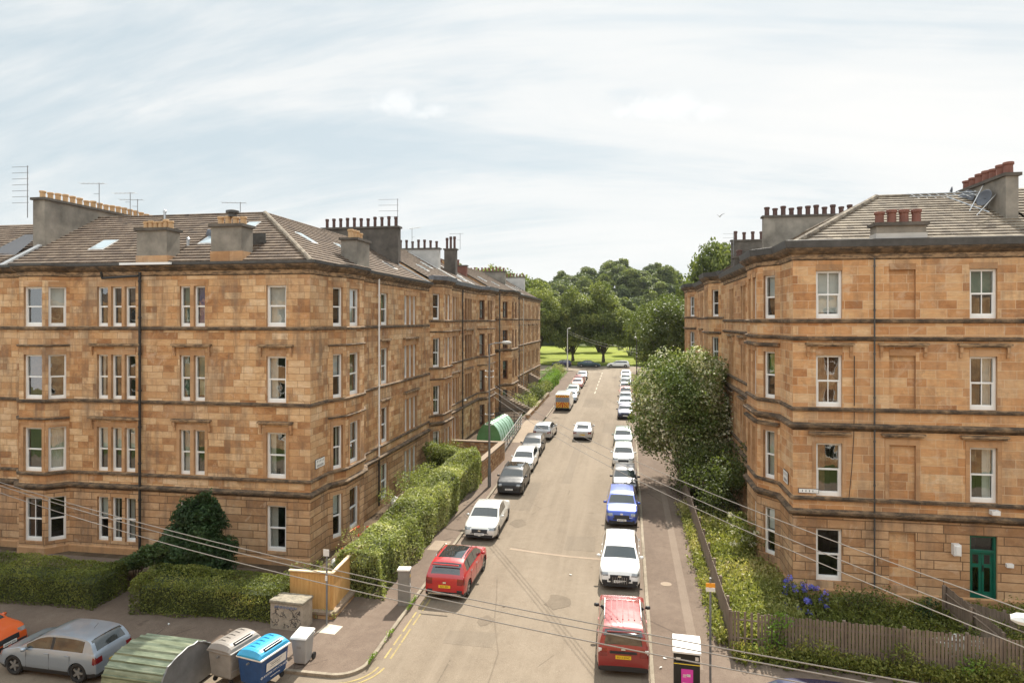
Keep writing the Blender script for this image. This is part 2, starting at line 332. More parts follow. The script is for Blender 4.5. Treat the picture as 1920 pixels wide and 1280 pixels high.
# ---------------------------------------------------------------- mesh helpers
class MB:
    def __init__(s): s.v = []; s.f = []; s.m = []; s.uv = {}; s.sm = False
    def face(s, pts, mat=0, uv=None):
        i = len(s.v); s.v.extend([tuple(p) for p in pts]); s.f.append(tuple(range(i, i+len(pts)))); s.m.append(mat)
        if uv is not None: s.uv[len(s.f)-1] = uv
    def idx(s, faces, base, mat=0):
        for f in faces: s.f.append(tuple(base+i for i in f)); s.m.append(mat)
    def box(s, x0, x1, y0, y1, z0, z1, mat=0):
        b = len(s.v)
        s.v.extend([(x0,y0,z0),(x1,y0,z0),(x1,y1,z0),(x0,y1,z0),(x0,y0,z1),(x1,y0,z1),(x1,y1,z1),(x0,y1,z1)])
        s.idx([(0,3,2,1),(4,5,6,7),(0,1,5,4),(1,2,6,5),(2,3,7,6),(3,0,4,7)], b, mat)
    def obox(s, c, ux, uy, hx, hy, z0, z1, mat=0, taper=1.0):
        """box with axes ux,uy (2-D unit vectors), half sizes hx,hy"""
        b = len(s.v)
        for z, k in ((z0, 1.0), (z1, taper)):
            for sx, sy in ((-1,-1),(1,-1),(1,1),(-1,1)):
                s.v.append((c[0]+ux[0]*hx*sx*k+uy[0]*hy*sy*k, c[1]+ux[1]*hx*sx*k+uy[1]*hy*sy*k, z))
        s.idx([(0,3,2,1),(4,5,6,7),(0,1,5,4),(1,2,6,5),(2,3,7,6),(3,0,4,7)], b, mat)
    def tube(s, pts, r, n=8, mat=0, cap=True):
        pts = [Vector(p) for p in pts]; rs = r if isinstance(r, (list, tuple)) else [r]*len(pts)
        b = len(s.v); prev = None
        for i, p in enumerate(pts):
            d = (pts[min(i+1, len(pts)-1)]-pts[max(i-1, 0)]).normalized()
            a = Vector((0,0,1)) if abs(d.z) < 0.9 else Vector((1,0,0))
            u = d.cross(a).normalized() if prev is None else (prev - d*prev.dot(d)).normalized()
            prev = u; w = d.cross(u)
            for k in range(n):
                t = 2*math.pi*k/n; s.v.append(tuple(p+(u*math.cos(t)+w*math.sin(t))*rs[i]))
        for i in range(len(pts)-1):
            for k in range(n):
                a0 = b+i*n+k; a1 = b+i*n+(k+1) % n
                s.f.append((a0, a1, a1+n, a0+n)); s.m.append(mat)
        if cap:
            s.f.append(tuple(b+k for k in range(n))[::-1]); s.m.append(mat)
            e = b+(len(pts)-1)*n; s.f.append(tuple(e+k for k in range(n))); s.m.append(mat)
    def lathe(s, prof, n=16, c=(0,0,0), mat=0, axis='z'):
        b = len(s.v)
        for r, z in prof:
            for k in range(n):
                t = 2*math.pi*k/n
                if axis == 'z': s.v.append((c[0]+r*math.cos(t), c[1]+r*math.sin(t), c[2]+z))
                else: s.v.append((c[0]+z, c[1]+r*math.cos(t), c[2]+r*math.sin(t)))
        for i in range(len(prof)-1):
            for k in range(n):
                a0 = b+i*n+k; a1 = b+i*n+(k+1) % n
                s.f.append((a0, a1, a1+n, a0+n)); s.m.append(mat)
        if prof[0][0] > 1e-4: s.f.append(tuple(b+k for k in range(n))[::-1]); s.m.append(mat)
        if prof[-1][0] > 1e-4:
            e = b+(len(prof)-1)*n; s.f.append(tuple(e+k for k in range(n))); s.m.append(mat)
    def mesh(s, name, mats, origin=(0,0,0), smooth=False):
        me = bpy.data.meshes.new(name)
        o = origin
        me.from_pydata([(v[0]-o[0], v[1]-o[1], v[2]-o[2]) for v in s.v], [], s.f)
        for m_ in mats: me.materials.append(M[m_] if isinstance(m_, str) else m_)
        me.polygons.foreach_set('material_index', s.m)
        uvl = me.uv_layers.new(name='UVMap')
        me.update()
        data = np.zeros(len(me.loops)*2)
        for p in me.polygons:
            n = p.normal
            if p.index in s.uv:
                for li, q in zip(p.loop_indices, s.uv[p.index]): data[2*li] = q[0]; data[2*li+1] = q[1]
                continue
            h = math.hypot(n.x, n.y)
            if h > 0.3: tx, ty = -n.y/h, n.x/h
            for li in p.loop_indices:
                v = s.v[me.loops[li].vertex_index]
                if h > 0.3: data[2*li] = v[0]*tx+v[1]*ty; data[2*li+1] = v[2]
                else: data[2*li] = v[0]; data[2*li+1] = v[1]
        uvl.data.foreach_set('uv', data)
        if smooth: me.polygons.foreach_set('use_smooth', [True]*len(me.polygons))
        return me
    def build(s, name, mats, parent=None, origin=(0,0,0), smooth=False, loc=None):
        if isinstance(mats, str): mats = [mats]
        me = s.mesh(name, mats, origin, smooth)
        ob = bpy.data.objects.new(name, me); COL.objects.link(ob)
        if parent is not None: ob.parent = parent
        if loc is not None: ob.location = loc
        elif parent is None: ob.location = origin
        return ob
def tag(o, label=None, cat=None, group=None, kind=None):
    if label: o['label'] = label
    if cat: o['category'] = cat
    if group: o['group'] = group
    if kind: o['kind'] = kind
    return o
def empty(name, loc, rz=0, label=None, cat=None, group=None, sc=None):
    o = bpy.data.objects.new(name, None); COL.objects.link(o); o.location = loc; o.rotation_euler = (0, 0, rz)
    o.empty_display_size = 0.3
    if sc: o.scale = sc
    return tag(o, label, cat, group)
def put(name, me, parent=None, loc=(0,0,0), rz=0, scale=None):
    o = bpy.data.objects.new(name, me); COL.objects.link(o); o.location = loc; o.rotation_euler = (0, 0, rz)
    if parent is not None: o.parent = parent
    if scale: o.scale = scale
    return o
def copy_tree(src, parent=None):
    c = src.copy(); COL.objects.link(c); c.parent = parent
    for ch in list(src.children): copy_tree(ch, c)
    return c

# ---------------------------------------------------------------- foliage helpers
def leaf_mesh(name, P, size, tint, mat, seed=1, nrm=None, up=0.35, aspect=0.55, extra=None, spread=0.8):
    rs = np.random.RandomState(seed); n = len(P)
    nn = rs.normal(size=(n, 3))*spread
    if nrm is not None: nn += nrm
    nn[:, 2] += up
    nn /= np.linalg.norm(nn, axis=1)[:, None]+1e-9
    a = rs.normal(size=(n, 3)); u = np.cross(nn, a); u /= np.linalg.norm(u, axis=1)[:, None]+1e-9
    w = np.cross(nn, u)
    s_ = (size*np.ones(n)*rs.uniform(0.7, 1.3, n))[:, None]
    bend = nn*s_*0.18
    V = np.stack([P-w*s_*0.5-bend, P+u*s_*0.5*aspect, P+w*s_*0.5-bend, P-u*s_*0.5*aspect], axis=1).reshape(-1, 3)
    me = bpy.data.meshes.new(name)
    me.vertices.add(4*n); me.vertices.foreach_set('co', V.astype(np.float32).ravel())
    me.loops.add(4*n); me.loops.foreach_set('vertex_index', np.arange(4*n, dtype=np.int32))
    me.polygons.add(n); me.polygons.foreach_set('loop_start', np.arange(0, 4*n, 4, dtype=np.int32))
    at = me.attributes.new('tint', 'FLOAT', 'FACE'); at.data.foreach_set('value', np.clip(tint, 0, 1).astype(np.float32))
    mats = mat if isinstance(mat, (list, tuple)) else [mat]
    for q in mats: me.materials.append(M[q])
    if extra is not None: me.polygons.foreach_set('material_index', extra.astype(np.int32))
    me.update(calc_edges=True); me.validate()
    return me

def vnoise(P, sc, seed):
    """cheap smooth pseudo noise in 0..1 from a few sines"""
    rs = np.random.RandomState(seed); r = np.zeros(len(P))
    for k in range(5):
        d = rs.normal(size=3); d /= np.linalg.norm(d); f = sc*rs.uniform(0.6, 1.8)
        r += np.sin(P@d*f+rs.uniform(0, 6.28))
    return 0.5+r/6.5

def clump_points(seed, centres, radii, per, squash=0.8, shell=0.55):
    """leaf positions over the outsides of many overlapping clumps"""
    rs = np.random.RandomState(seed); Ps = []; Ns = []; Ts = []
    for c, r in zip(centres, radii):
        n = int(per*r*r)
        d = rs.normal(size=(n, 3)); d /= np.linalg.norm(d, axis=1)[:, None]
        k = rs.uniform(shell**3, 1, n)**(1/3)
        k *= 1+0.22*np.sin(d[:, 0]*5+c[0])*np.cos(d[:, 1]*4+c[1]*2)
        p = d*(k*r)[:, None]; p[:, 2] *= squash
        Ps.append(p+np.array(c)); Ns.append(d); Ts.append(np.full(n, rs.uniform(-0.14, 0.14)))
    return np.concatenate(Ps), np.concatenate(Ns), np.concatenate(Ts)

TREES = {}
def tree_mesh(key, seed, H, Rw, base, nclump, cr, per, leaf, mat, ztop=1.0, squash=0.8, trunk_r=0.3, light=0.0, shape=1.0):
    """a crown of overlapping leaf clumps over a forked tapering trunk; returns (crown, trunk) meshes in local metres"""
    if key in TREES: return TREES[key]
    rs = random.Random(seed); cen = []; rad = []
    cz = base+(H-base)*0.5; hz = (H-base)*0.5
    for i in range(nclump):
        th = rs.uniform(0, 6.283); ph = math.acos(rs.uniform(-0.75, 1)); k = rs.uniform(0.45, 0.86)
        x = math.sin(ph)*math.cos(th)*Rw*k; y = math.sin(ph)*math.sin(th)*Rw*k; z = cz+math.cos(ph)*hz*k*shape
        r = cr*rs.uniform(0.7, 1.25); cen.append((x, y, z)); rad.append(r)
    P, N, T = clump_points(seed, cen, rad, per, squash)
    # keep leaves inside a ragged envelope
    q = np.sqrt((P[:, 0]/Rw)**2+(P[:, 1]/Rw)**2+((P[:, 2]-cz)/hz)**2)
    keep = q < 1.02+0.12*vnoise(P, 2.2/max(1, Rw*0.3), seed+3)
    P, N, T = P[keep], N[keep], T[keep]
    rr = np.random.RandomState(seed)
    tint = 0.42+T+0.35*(vnoise(P, 1.4/max(0.5, cr), seed+9)-0.5)+rr.uniform(-0.22, 0.22, len(P))+light
    crown = leaf_mesh('crown', P, leaf, tint, mat, seed, nrm=N*0.9, up=0.45)
    mb = MB()
    mb.tube([(0, 0, -0.3), (0.03*H*0.1, 0, base*0.5), (0, 0.05, base), (0.1, 0, cz)], [trunk_r*1.25, trunk_r*0.9, trunk_r*0.72, trunk_r*0.3], 9)
    for i in range(min(nclump, 14)):
        c = Vector(cen[i]); st = Vector((0, 0, base*rs.uniform(0.75, 1.2)))
        mid = st.lerp(c, 0.5)+Vector((0, 0, -0.08*H*rs.random()))
        mb.tube([st, mid, c], [trunk_r*0.42, trunk_r*0.22, trunk_r*0.06], 6)
    trunk = mb.mesh('trunk', ['bark'], smooth=True)
    TREES[key] = (crown, trunk)
    return TREES[key]
def tree(name, meshes, x, y, z, rz=0, sc=1.0, label=None, cat='tree', group=None, szz=None):
    t = empty(name, (x, y, z), rz, label, cat, group, sc=(sc, sc, szz or sc))
    put('crown', meshes[0], t); put('trunk', meshes[1], t)
    return t

def hedge(name, pts, w, h, label, leaf=0.09, dens=420, mat='leaf_hedge', seed=5, origin=None, lump=0.12, cat='hedge', round_=0.35, topvar=0.0, h2=None, up=0.35, light=0.0):
    """clipped hedge following a centre line pts (x,y); leaves over a lumpy rounded box with a leafy core"""
    rs = np.random.RandomState(seed)
    pts = [np.array(p, float) for p in pts]; Ps = []; Ns = []
    core = MB()
    tot = sum(np.linalg.norm(b-a) for a, b in zip(pts[:-1], pts[1:])); acc = 0
    for a, b in zip(pts[:-1], pts[1:]):
        L = np.linalg.norm(b-a); d = (b-a)/L; n = np.array([d[1], -d[0]])
        m = int(dens*(L*(2*h+w)))
        u = rs.uniform(-0.15, L+0.15, m); t = rs.uniform(0, 2*h+w, m)
        hh = h if h2 is None else h+(h2-h)*np.clip((acc+u)/tot, 0, 1)
        off = np.where(t < h, -w/2, np.where(t < h+w, t-h-w/2, w/2)); z = np.where(t < h, t, np.where(t < h+w, h, 2*h+w-t))*hh/h
        nx = np.where(t < h, -1.0, np.where(t < h+w, 0.0, 1.0)); nz = np.where((t >= h) & (t < h+w), 1.0, 0.0)
        # round the shoulders
        e = np.clip((np.abs(off)-(w/2-round_))/round_, 0, 1); f = np.clip((z-(hh-round_))/round_, 0, 1)
        q = np.minimum(1, 1/np.maximum(1e-6, np.sqrt(e*e+f*f))); both = (e > 0) & (f > 0)
        off = np.where(both, np.sign(off)*(w/2-round_+round_*e*q), off); z = np.where(both, hh-round_+round_*f*q, z)
        P = np.stack([a[0]+d[0]*u+n[0]*off, a[1]+d[1]*u+n[1]*off, z], 1)
        N = np.stack([n[0]*nx, n[1]*nx, nz], 1)
        bulge = (vnoise(P, 2.6, seed)-0.5)*2*lump + (vnoise(P, 0.9, seed+4)-0.5)*lump*2
        P += N*(bulge+rs.uniform(-0.10, 0.04, m))[:, None]
        P[:, 2] += topvar*(vnoise(P, 1.1, seed+8)-0.5)*2*np.clip(z/h, 0, 1)
        Ps.append(P); Ns.append(N)
        cs = 0.14+lump*1.1+topvar; core.obox(((a[0]+b[0])/2, (a[1]+b[1])/2), d, n, L/2-0.1, w/2-cs, 0.0, (h if h2 is None else min(h, h2))-cs-0.1)
        acc += L
    # ends
    for (a, b) in ((pts[0], pts[1]), (pts[-1], pts[-2])):
        d = (a-b)/np.linalg.norm(a-b); n = np.array([d[1], -d[0]]); m = int(dens*w*h)
        off = rs.uniform(-w/2, w/2, m); z = rs.uniform(0, h, m)
        P = np.stack([a[0]+n[0]*off, a[1]+n[1]*off, z], 1); N = np.tile(np.array([d[0], d[1], 0]), (m, 1))
        P += N*((vnoise(P, 2.6, seed)-0.5)*2*lump+0.05)[:, None]; Ps.append(P); Ns.append(N)
    P = np.concatenate(Ps); N = np.concatenate(Ns)
    o = origin or (pts[0][0], pts[0][1], gz(pts[0][1]))
    P[:, 2] += np.array([gz(y) for y in P[:, 1]])
    tint = 0.40+0.5*(vnoise(P, 1.9, seed+2)-0.5)+0.35*(vnoise(P, 5.0, seed+5)-0.5)+rs.uniform(-0.25, 0.25, len(P))+light
    P -= np.array(o)
    me = leaf_mesh('leaves', P, leaf, tint, mat, seed, nrm=N*0.8, up=up)
    root = empty(name, o, 0, label, cat)
    put('leaves', me, root)
    for i, v in enumerate(core.v): core.v[i] = (v[0], v[1], v[2]+gz(v[1]))
    cm_ = core.mesh('stems', ['soil_leaf'], o)
    put('stems', cm_, root)
    return root
plain('soil_leaf', (0.05, 0.065, 0.02), 0.9, var=0.5, scale=3)

def bush(name, x, y, z, specs, label, leaf=0.10, per=520, mat='leaf_privet', seed=3, cat='shrub', group=None, squash=0.85, light=0.0, flowers=None, up=0.4, spread=0.8):
    """specs: list of (dx,dy,dz,r) clumps"""
    P, N, T = clump_points(seed, [s_[:3] for s_ in specs], [s_[3] for s_ in specs], per, squash, 0.5)
    P = P[P[:, 2] > -0.1*0]; 
    k = len(P); rr = np.random.RandomState(seed+1)
    N = rr.normal(size=(k, 3))*0.2+np.array([0, 0, 0.3])
    tint = 0.42+0.4*(vnoise(P, 2.5, seed)-0.5)+rr.uniform(-0.25, 0.25, k)+light
    root = empty(name, (x, y, z), 0, label, cat, group)
    put('leaves', leaf_mesh('leaves', P, leaf, tint, mat, seed, nrm=N, up=up, spread=spread), root)
    mb = MB()
    for s_ in specs[:8]:
        mb.tube([(s_[0]*0.2, s_[1]*0.2, -0.1), (s_[0]*0.6, s_[1]*0.6, s_[2]*0.5), (s_[0], s_[1], s_[2])], [0.035, 0.025, 0.01], 5)
    mb.build('stem', ['bark'], root)
    if flowers:
        fm, fn, fs, fr = flowers       # material, heads, petal size, head radius
        idx = rr.choice(k, fn, replace=False); cen = P[idx]
        ctr = np.array([np.mean([s_[i] for s_ in specs]) for i in range(3)])
        dr = cen-ctr; dr[:, 2] += 0.3; dr /= np.linalg.norm(dr, axis=1)[:, None]+1e-9; cen = cen+dr*0.12
        m = 26; Q = np.repeat(cen, m, 0); d = rr.normal(size=(len(Q), 3)); d /= np.linalg.norm(d, axis=1)[:, None]; Q = Q+d*fr*rr.uniform(0.5, 1, len(Q))[:, None]
        tn = np.repeat(rr.uniform(0, 1, fn), m)+rr.uniform(-0.15, 0.15, len(Q))
        if fn < 40:
            for k_ in range(fn): put('flower_head', leaf_mesh('flower_head', Q[k_*m:(k_+1)*m], fs, tn[k_*m:(k_+1)*m], fm, seed+k_, nrm=d[k_*m:(k_+1)*m]*2, up=0.2, aspect=0.9), root)
            return root
        put('flowers', leaf_mesh('flowers', Q, fs, np.repeat(rr.uniform(0, 1, fn), m)+rr.uniform(-0.15, 0.15, len(Q)), fm, seed, nrm=d*2, up=0.2, aspect=0.9), root)
    return root

# ---------------------------------------------------------------- facades
WIN = {}
def window_meshes(w, h, style, frame):
    """local: x along wall (0..w), y outward negative = into wall, z up. returns frame mesh, pane mesh"""
    key = (round(w, 2), round(h, 2), style, frame)
    if key in WIN: return WIN[key]
    mb = MB(); fw = 0.10 if w > 0.75 else 0.08; d0, d1 = -0.24, -0.13
    mid = h*(0.5 if style != 'third' else 0.62)
    if style == 'far':
        mb.box(0, w, d0, d1, 0, fw); mb.box(0, w, d0, d1, h-fw, h); mb.box(0, fw, d0, d1, fw, h-fw); mb.box(w-fw, w, d0, d1, fw, h-fw)
        mb.box(fw, w-fw, d0, d1, mid-0.03, mid+0.03)
    else:
        mb.box(0, w, d0, d1, 0, fw*1.5); mb.box(0, w, d0, d1, h-fw, h); mb.box(0, fw, d0, d1, fw*1.5, h-fw); mb.box(w-fw, w, d0, d1, fw*1.5, h-fw)
        mb.box(fw, w-fw, d0+0.02, d1-0.012, mid-0.035, mid+0.035)
        s0 = 0.035
        mb.box(fw, fw+s0, d0+0.035, d1-0.025, fw*1.5, mid-0.035); mb.box(w-fw-s0, w-fw, d0+0.035, d1-0.025, fw*1.5, mid-0.035)
        mb.box(fw+s0, w-fw-s0, d0+0.035, d1-0.025, fw*1.5, fw*1.5+s0*1.4)
        if style == 'bar':
            mb.box(w/2-0.018, w/2+0.018, d0+0.05, d1-0.03, fw*1.5+s0*1.4, mid-0.035); mb.box(w/2-0.018, w/2+0.018, d0+0.05, d1-0.03, mid+0.035, h-fw)
        mb.box(-0.03, w+0.03, d1, d1+0.10, -0.05, -0.004)
    f = mb.mesh('frame', [frame])
    pb = MB(); y = (d0+d1)/2-0.01
    pb.face([(fw, y-0.02, fw), (w-fw, y-0.02, fw), (w-fw, y-0.02, mid), (fw, y-0.02, mid)]); pb.face([(fw, y, mid), (w-fw, y, mid), (w-fw, y, h-fw), (fw, y, h-fw)])
    p = pb.mesh('pane', ['window_glass'])
    WIN[key] = (f, p); return WIN[key]
CUR = {}
def curtain_mesh(kind, w, h, mat):
    key = (kind, round(w, 2), round(h, 2), mat)
    if key in CUR: return CUR[key]
    mb = MB()
    if kind == 'blind': mb.box(0.07, w-0.07, -0.36, -0.34, h*0.52, h-0.08)
    elif kind == 'blindlow': mb.box(0.07, w-0.07, -0.36, -0.34, h*0.12, h-0.08)
    else:
        spans = {'pair': [(0.06, 0.30*w), (0.70*w, w-0.06)], 'full': [(0.06, w-0.06)], 'left': [(0.06, 0.42*w)], 'right': [(0.60*w, w-0.06)], 'net': [(0.06, w-0.06)]}[kind]
        z1 = h-0.08; z0 = 0.06 if kind != 'net' else 0.1
        for a, b in spans:
            n = max(4, int((b-a)/0.035)); 
            for i in range(n):
                xa = a+(b-a)*i/n; xb = a+(b-a)*(i+1)/n; ya = -0.36-0.03*(i % 2); yb = -0.36-0.03*((i+1) % 2)
                mb.face([(xa, ya, z0), (xb, yb, z0), (xb, yb, z1), (xa, ya, z1)])
    CUR[key] = mb.mesh('curtain', [mat]); return CUR[key]
wr = random.Random(21)
FURN = [(None, None)]*5+[('net', 'net_curtain')]*4+[('blindlow', 'pale_blind')]+[('pair', 'net_curtain')]*2+[('blind', 'pale_blind')]*3+[('pair', 'brown_curtain')]*2+[('left', 'net_curtain'), ('right', 'brown_curtain'), ('blindlow', 'net_curtain'), ('blind', 'green_blind')]

class Building:
    def __init__(s, name, base, label, cat='tenement', group=None):
        s.o = base; s.root = empty(name, base, 0, label, cat, group)
        s.wall = MB(); s.rot = 0
    def P(s, A, B, u, out=0.0, z=0.0):
        d = s.dir(A, B); return (A[0]+d[0]*u+d[1]*out, A[1]+d[1]*u-d[0]*out, z)
    def dir(s, A, B):
        L = math.hypot(B[0]-A[0], B[1]-A[1]); return ((B[0]-A[0])/L, (B[1]-A[1])/L)
    def segment(s, A, B, z0, z1, ops, groundz=None, room=True):
        """ops: list of dict(u0,u1,z0,z1,kind,...)"""
        L = math.hypot(B[0]-A[0], B[1]-A[1])
        us = sorted({0.0, L, *[o['u0'] for o in ops], *[o['u1'] for o in ops]})
        zs = sorted({z0, z1, *([groundz] if groundz and z0 < groundz < z1 else []), *[o['z0'] for o in ops], *[o['z1'] for o in ops]})
        mb = s.wall
        for i in range(len(us)-1):
            for j in range(len(zs)-1):
                uc = (us[i]+us[i+1])/2; zc_ = (zs[j]+zs[j+1])/2
                if us[i+1]-us[i] < 1e-6: continue
                if any(o['u0'] < uc < o['u1'] and o['z0'] < zc_ < o['z1'] for o in ops): continue
                mat = 1 if (groundz and zc_ < groundz) else 0
                mb.face([s.P(A, B, us[i], 0, zs[j]), s.P(A, B, us[i+1], 0, zs[j]), s.P(A, B, us[i+1], 0, zs[j+1]), s.P(A, B, us[i], 0, zs[j+1])], mat)
        for o in ops:
            u0, u1, a, b = o['u0'], o['u1'], o['z0'], o['z1']
            dep = o.get('depth', 0.26); k = o['kind']
            Q = lambda u, z, out: s.P(A, B, u, out, z)
            # stone reveals
            for (p, q) in (((u0, a), (u0, b)), ((u0, b), (u1, b)), ((u1, b), (u1, a)), ((u1, a), (u0, a))):
                mb.face([Q(p[0], p[1], 0), Q(q[0], q[1], 0), Q(q[0], q[1], -dep), Q(p[0], p[1], -dep)], 2)
            if k == 'blind':
                mb.face([Q(u0, a, -dep), Q(u1, a, -dep), Q(u1, b, -dep), Q(u0, b, -dep)], 0); continue
            # the dark room behind
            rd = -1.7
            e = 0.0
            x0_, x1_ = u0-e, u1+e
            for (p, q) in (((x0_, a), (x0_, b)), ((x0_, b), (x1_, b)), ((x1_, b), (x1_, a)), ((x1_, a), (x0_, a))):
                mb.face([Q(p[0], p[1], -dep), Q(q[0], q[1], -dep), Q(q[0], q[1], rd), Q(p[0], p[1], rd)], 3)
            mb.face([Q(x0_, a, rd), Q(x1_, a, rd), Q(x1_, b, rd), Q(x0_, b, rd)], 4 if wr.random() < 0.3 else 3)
            if k == 'win': s.window(A, B, o)
            if k == 'door': s.door(A, B, o)
    def window(s, A, B, o):
        d = s.dir(A, B); w = o['u1']-o['u0']; h = o['z1']-o['z0']; p = s.P(A, B, o['u0'], 0, o['z0'])
        me = window_meshes(w, h, o.get('style', 'sash'), o.get('frame', 'white_frame'))
        loc = (p[0]-s.o[0], p[1]-s.o[1], p[2]-s.o[2]); rz = math.atan2(d[1], d[0])
        # local +y must point inwards: mirror convention, local -y is inward so rotate by 180 about the wall
        wn = put('window', me[0], s.root, loc, rz)
        wn.scale = (1, -1, 1)
        put('pane', me[1], wn)
        f = o.get('furn', None) or wr.choice(FURN)
        if f[0] and o.get('style') != 'far': put('blind' if 'blind' in f[0] else 'curtain', curtain_mesh(f[0], w, h, f[1]), wn)
    def door(s, A, B, o):
        w = o['u1']-o['u0']; h = o['z1']-o['z0']; d = s.dir(A, B); n = (d[1], -d[0])
        mb = MB(); mt = 0; q = lambda u, out, z: s.P(A, B, o['u0']+u, out, o['z0']+z)
        def bx(u0, u1, a, b, o0, o1, m=0):
            c = s.P(A, B, o['u0']+(u0+u1)/2, (o0+o1)/2); mb.obox(c, d, n, (u1-u0)/2, abs(o1-o0)/2, o['z0']+a, o['z0']+b, m)
        bx(0, w, h-0.09, h, -0.24, -0.10); bx(0, 0.09, 0, h-0.09, -0.24, -0.10); bx(w-0.09, w, 0, h-0.09, -0.24, -0.10)
        bx(0.09, w-0.09, h-0.72, h-0.62, -0.24, -0.11)
        fr = mb.build('door_frame', [o.get('paint', 'green_paint')], s.root, s.o)
        mb = MB(); m = w/2; H2 = h-0.72
        for (a, b) in ((0.09, m-0.01), (m+0.01, w-0.09)):
            bx(a, b, 0, 0.35, -0.235, -0.18); bx(a, a+0.09, 0.35, H2, -0.235, -0.18); bx(b-0.09, b, 0.35, H2, -0.235, -0.18)
            bx(a+0.09, b-0.09, H2-0.10, H2, -0.235, -0.18); bx(a+0.09, b-0.09, H2-0.62, H2-0.48, -0.235, -0.18)
        dr = mb.build('door', [o.get('paint', 'green_paint')], s.root, s.o)
        mb = MB(); mb.face([q(0.09, -0.2, 0.35), q(w-0.09, -0.2, 0.35), q(w-0.09, -0.2, h-0.09), q(0.09, -0.2, h-0.09)])
        mb.build('pane', ['window_glass'], dr, s.o)
        mb = MB(); bx(m+0.03, m+0.07, 1.2, 1.45, -0.17, -0.14); mb.build('handle', ['black_iron'], dr, s.o)
    def finish_wall(s, mats=('ashlar_dark_joint', 'channelled', 'dressed', 'room', 'room_wall')):
        return s.wall.build('wall', list(mats), s.root, s.o)
    def sweep(s, name, poly, prof, z, mats=('sooty_stone',), closed=False, mat=0, mb=None):
        own = mb is None; mb = mb or MB(); n = len(poly); offs = []
        for i in range(n):
            d0 = s.dir(poly[i-1], poly[i]) if i > 0 else None; d1 = s.dir(poly[i], poly[i+1]) if i < n-1 else None
            if d0 is None: m_ = (d1[1], -d1[0]); k = 1
            elif d1 is None: m_ = (d0[1], -d0[0]); k = 1
            else:
                a = (d0[1], -d0[0]); b = (d1[1], -d1[0]); mx_, my_ = a[0]+b[0], a[1]+b[1]; L = math.hypot(mx_, my_); m_ = (mx_/L, my_/L); k = 1/max(0.35, m_[0]*a[0]+m_[1]*a[1])
            offs.append((m_[0]*k, m_[1]*k))
        for i in range(n-1):
            for (o0, za), (o1, zb) in zip(prof[:-1], prof[1:]):
                mb.face([(poly[i][0]+offs[i][0]*o0, poly[i][1]+offs[i][1]*o0, z+za), (poly[i+1][0]+offs[i+1][0]*o0, poly[i+1][1]+offs[i+1][1]*o0, z+za),
                         (poly[i+1][0]+offs[i+1][0]*o1, poly[i+1][1]+offs[i+1][1]*o1, z+zb), (poly[i][0]+offs[i][0]*o1, poly[i][1]+offs[i][1]*o1, z+zb)], mat)
        for i, sgn in ((0, 1), (n-1, -1)):
            pts = [(poly[i][0]+offs[i][0]*o_, poly[i][1]+offs[i][1]*o_, z+zz) for o_, zz in prof]
            mb.face(pts[::-1] if sgn > 0 else pts, mat)
        if own: return mb.build(name, list(mats), s.root, s.o)
    def hood(s, A, B, u0, u1, z, brackets=True, deep=0.20):
        d = s.dir(A, B); n = (d[1], -d[0]); mb = MB(); c = s.P(A, B, (u0+u1)/2, deep/2)
        mb.obox(c, d, n, (u1-u0)/2+0.02, deep/2+0.001, z+0.07, z+0.16); c = s.P(A, B, (u0+u1)/2, deep/2-0.03); mb.obox(c, d, n, (u1-u0)/2-0.04, deep/2-0.028, z, z+0.07)
        ob = mb.build('hood_mould', ['sooty_stone'], s.root, s.o)
        if brackets:
            for u in (u0+0.10, u1-0.10):
                b_ = MB(); b_.obox(s.P(A, B, u, 0.07), d, n, 0.055, 0.069, z-0.22, z); b_.obox(s.P(A, B, u, 0.045), d, n, 0.05, 0.043, z-0.42, z-0.22)
                b_.build('bracket', ['dressed'], ob, s.o)
    def surrounds(s, A, B, wl, z0, z1, jam=0.16):
        d = s.dir(A, B); n = (d[1], -d[0]); L = math.hypot(B[0]-A[0], B[1]-A[1]); wl = sorted(wl); runs = []
        for u0, u1 in wl:
            a, e = max(0.02, u0-jam), min(L-0.02, u1+jam)
            if runs and a <= runs[-1][1]+0.26: runs[-1][1] = e; runs[-1][2].append((u0, u1))
            else: runs.append([a, e, [(u0, u1)]])
        for a, e, ws in runs:
            mb = MB()
            mb.obox(s.P(A, B, (a+e)/2, 0.012), d, n, (e-a)/2, 0.013, z1, z1+0.26)
            cuts = [a]+[v for w_ in ws for v in w_]+[e]
            for p, q in zip(cuts[0::2], cuts[1::2]):
                if q-p > 0.01: mb.obox(s.P(A, B, (p+q)/2, 0.012), d, n, (q-p)/2, 0.013, z0, z1)
            mb.build('window_surround', ['dressed'], s.root, s.o)
    def pipe(s, A, B, u, z0, z1, mat='black_iron', r=0.055, out=0.14):
        mb = MB(); p0 = s.P(A, B, u, out, z0); p1 = s.P(A, B, u, out, z1)
        mb.tube([p0, p1], r, 8)
        z = z0+0.6
        while z < z1:
            mb.tube([(p0[0], p0[1], z), (p0[0], p0[1], z+0.09)], r*1.35, 8); z += 1.83
        return mb.build('downpipe', [mat], s.root, s.o)
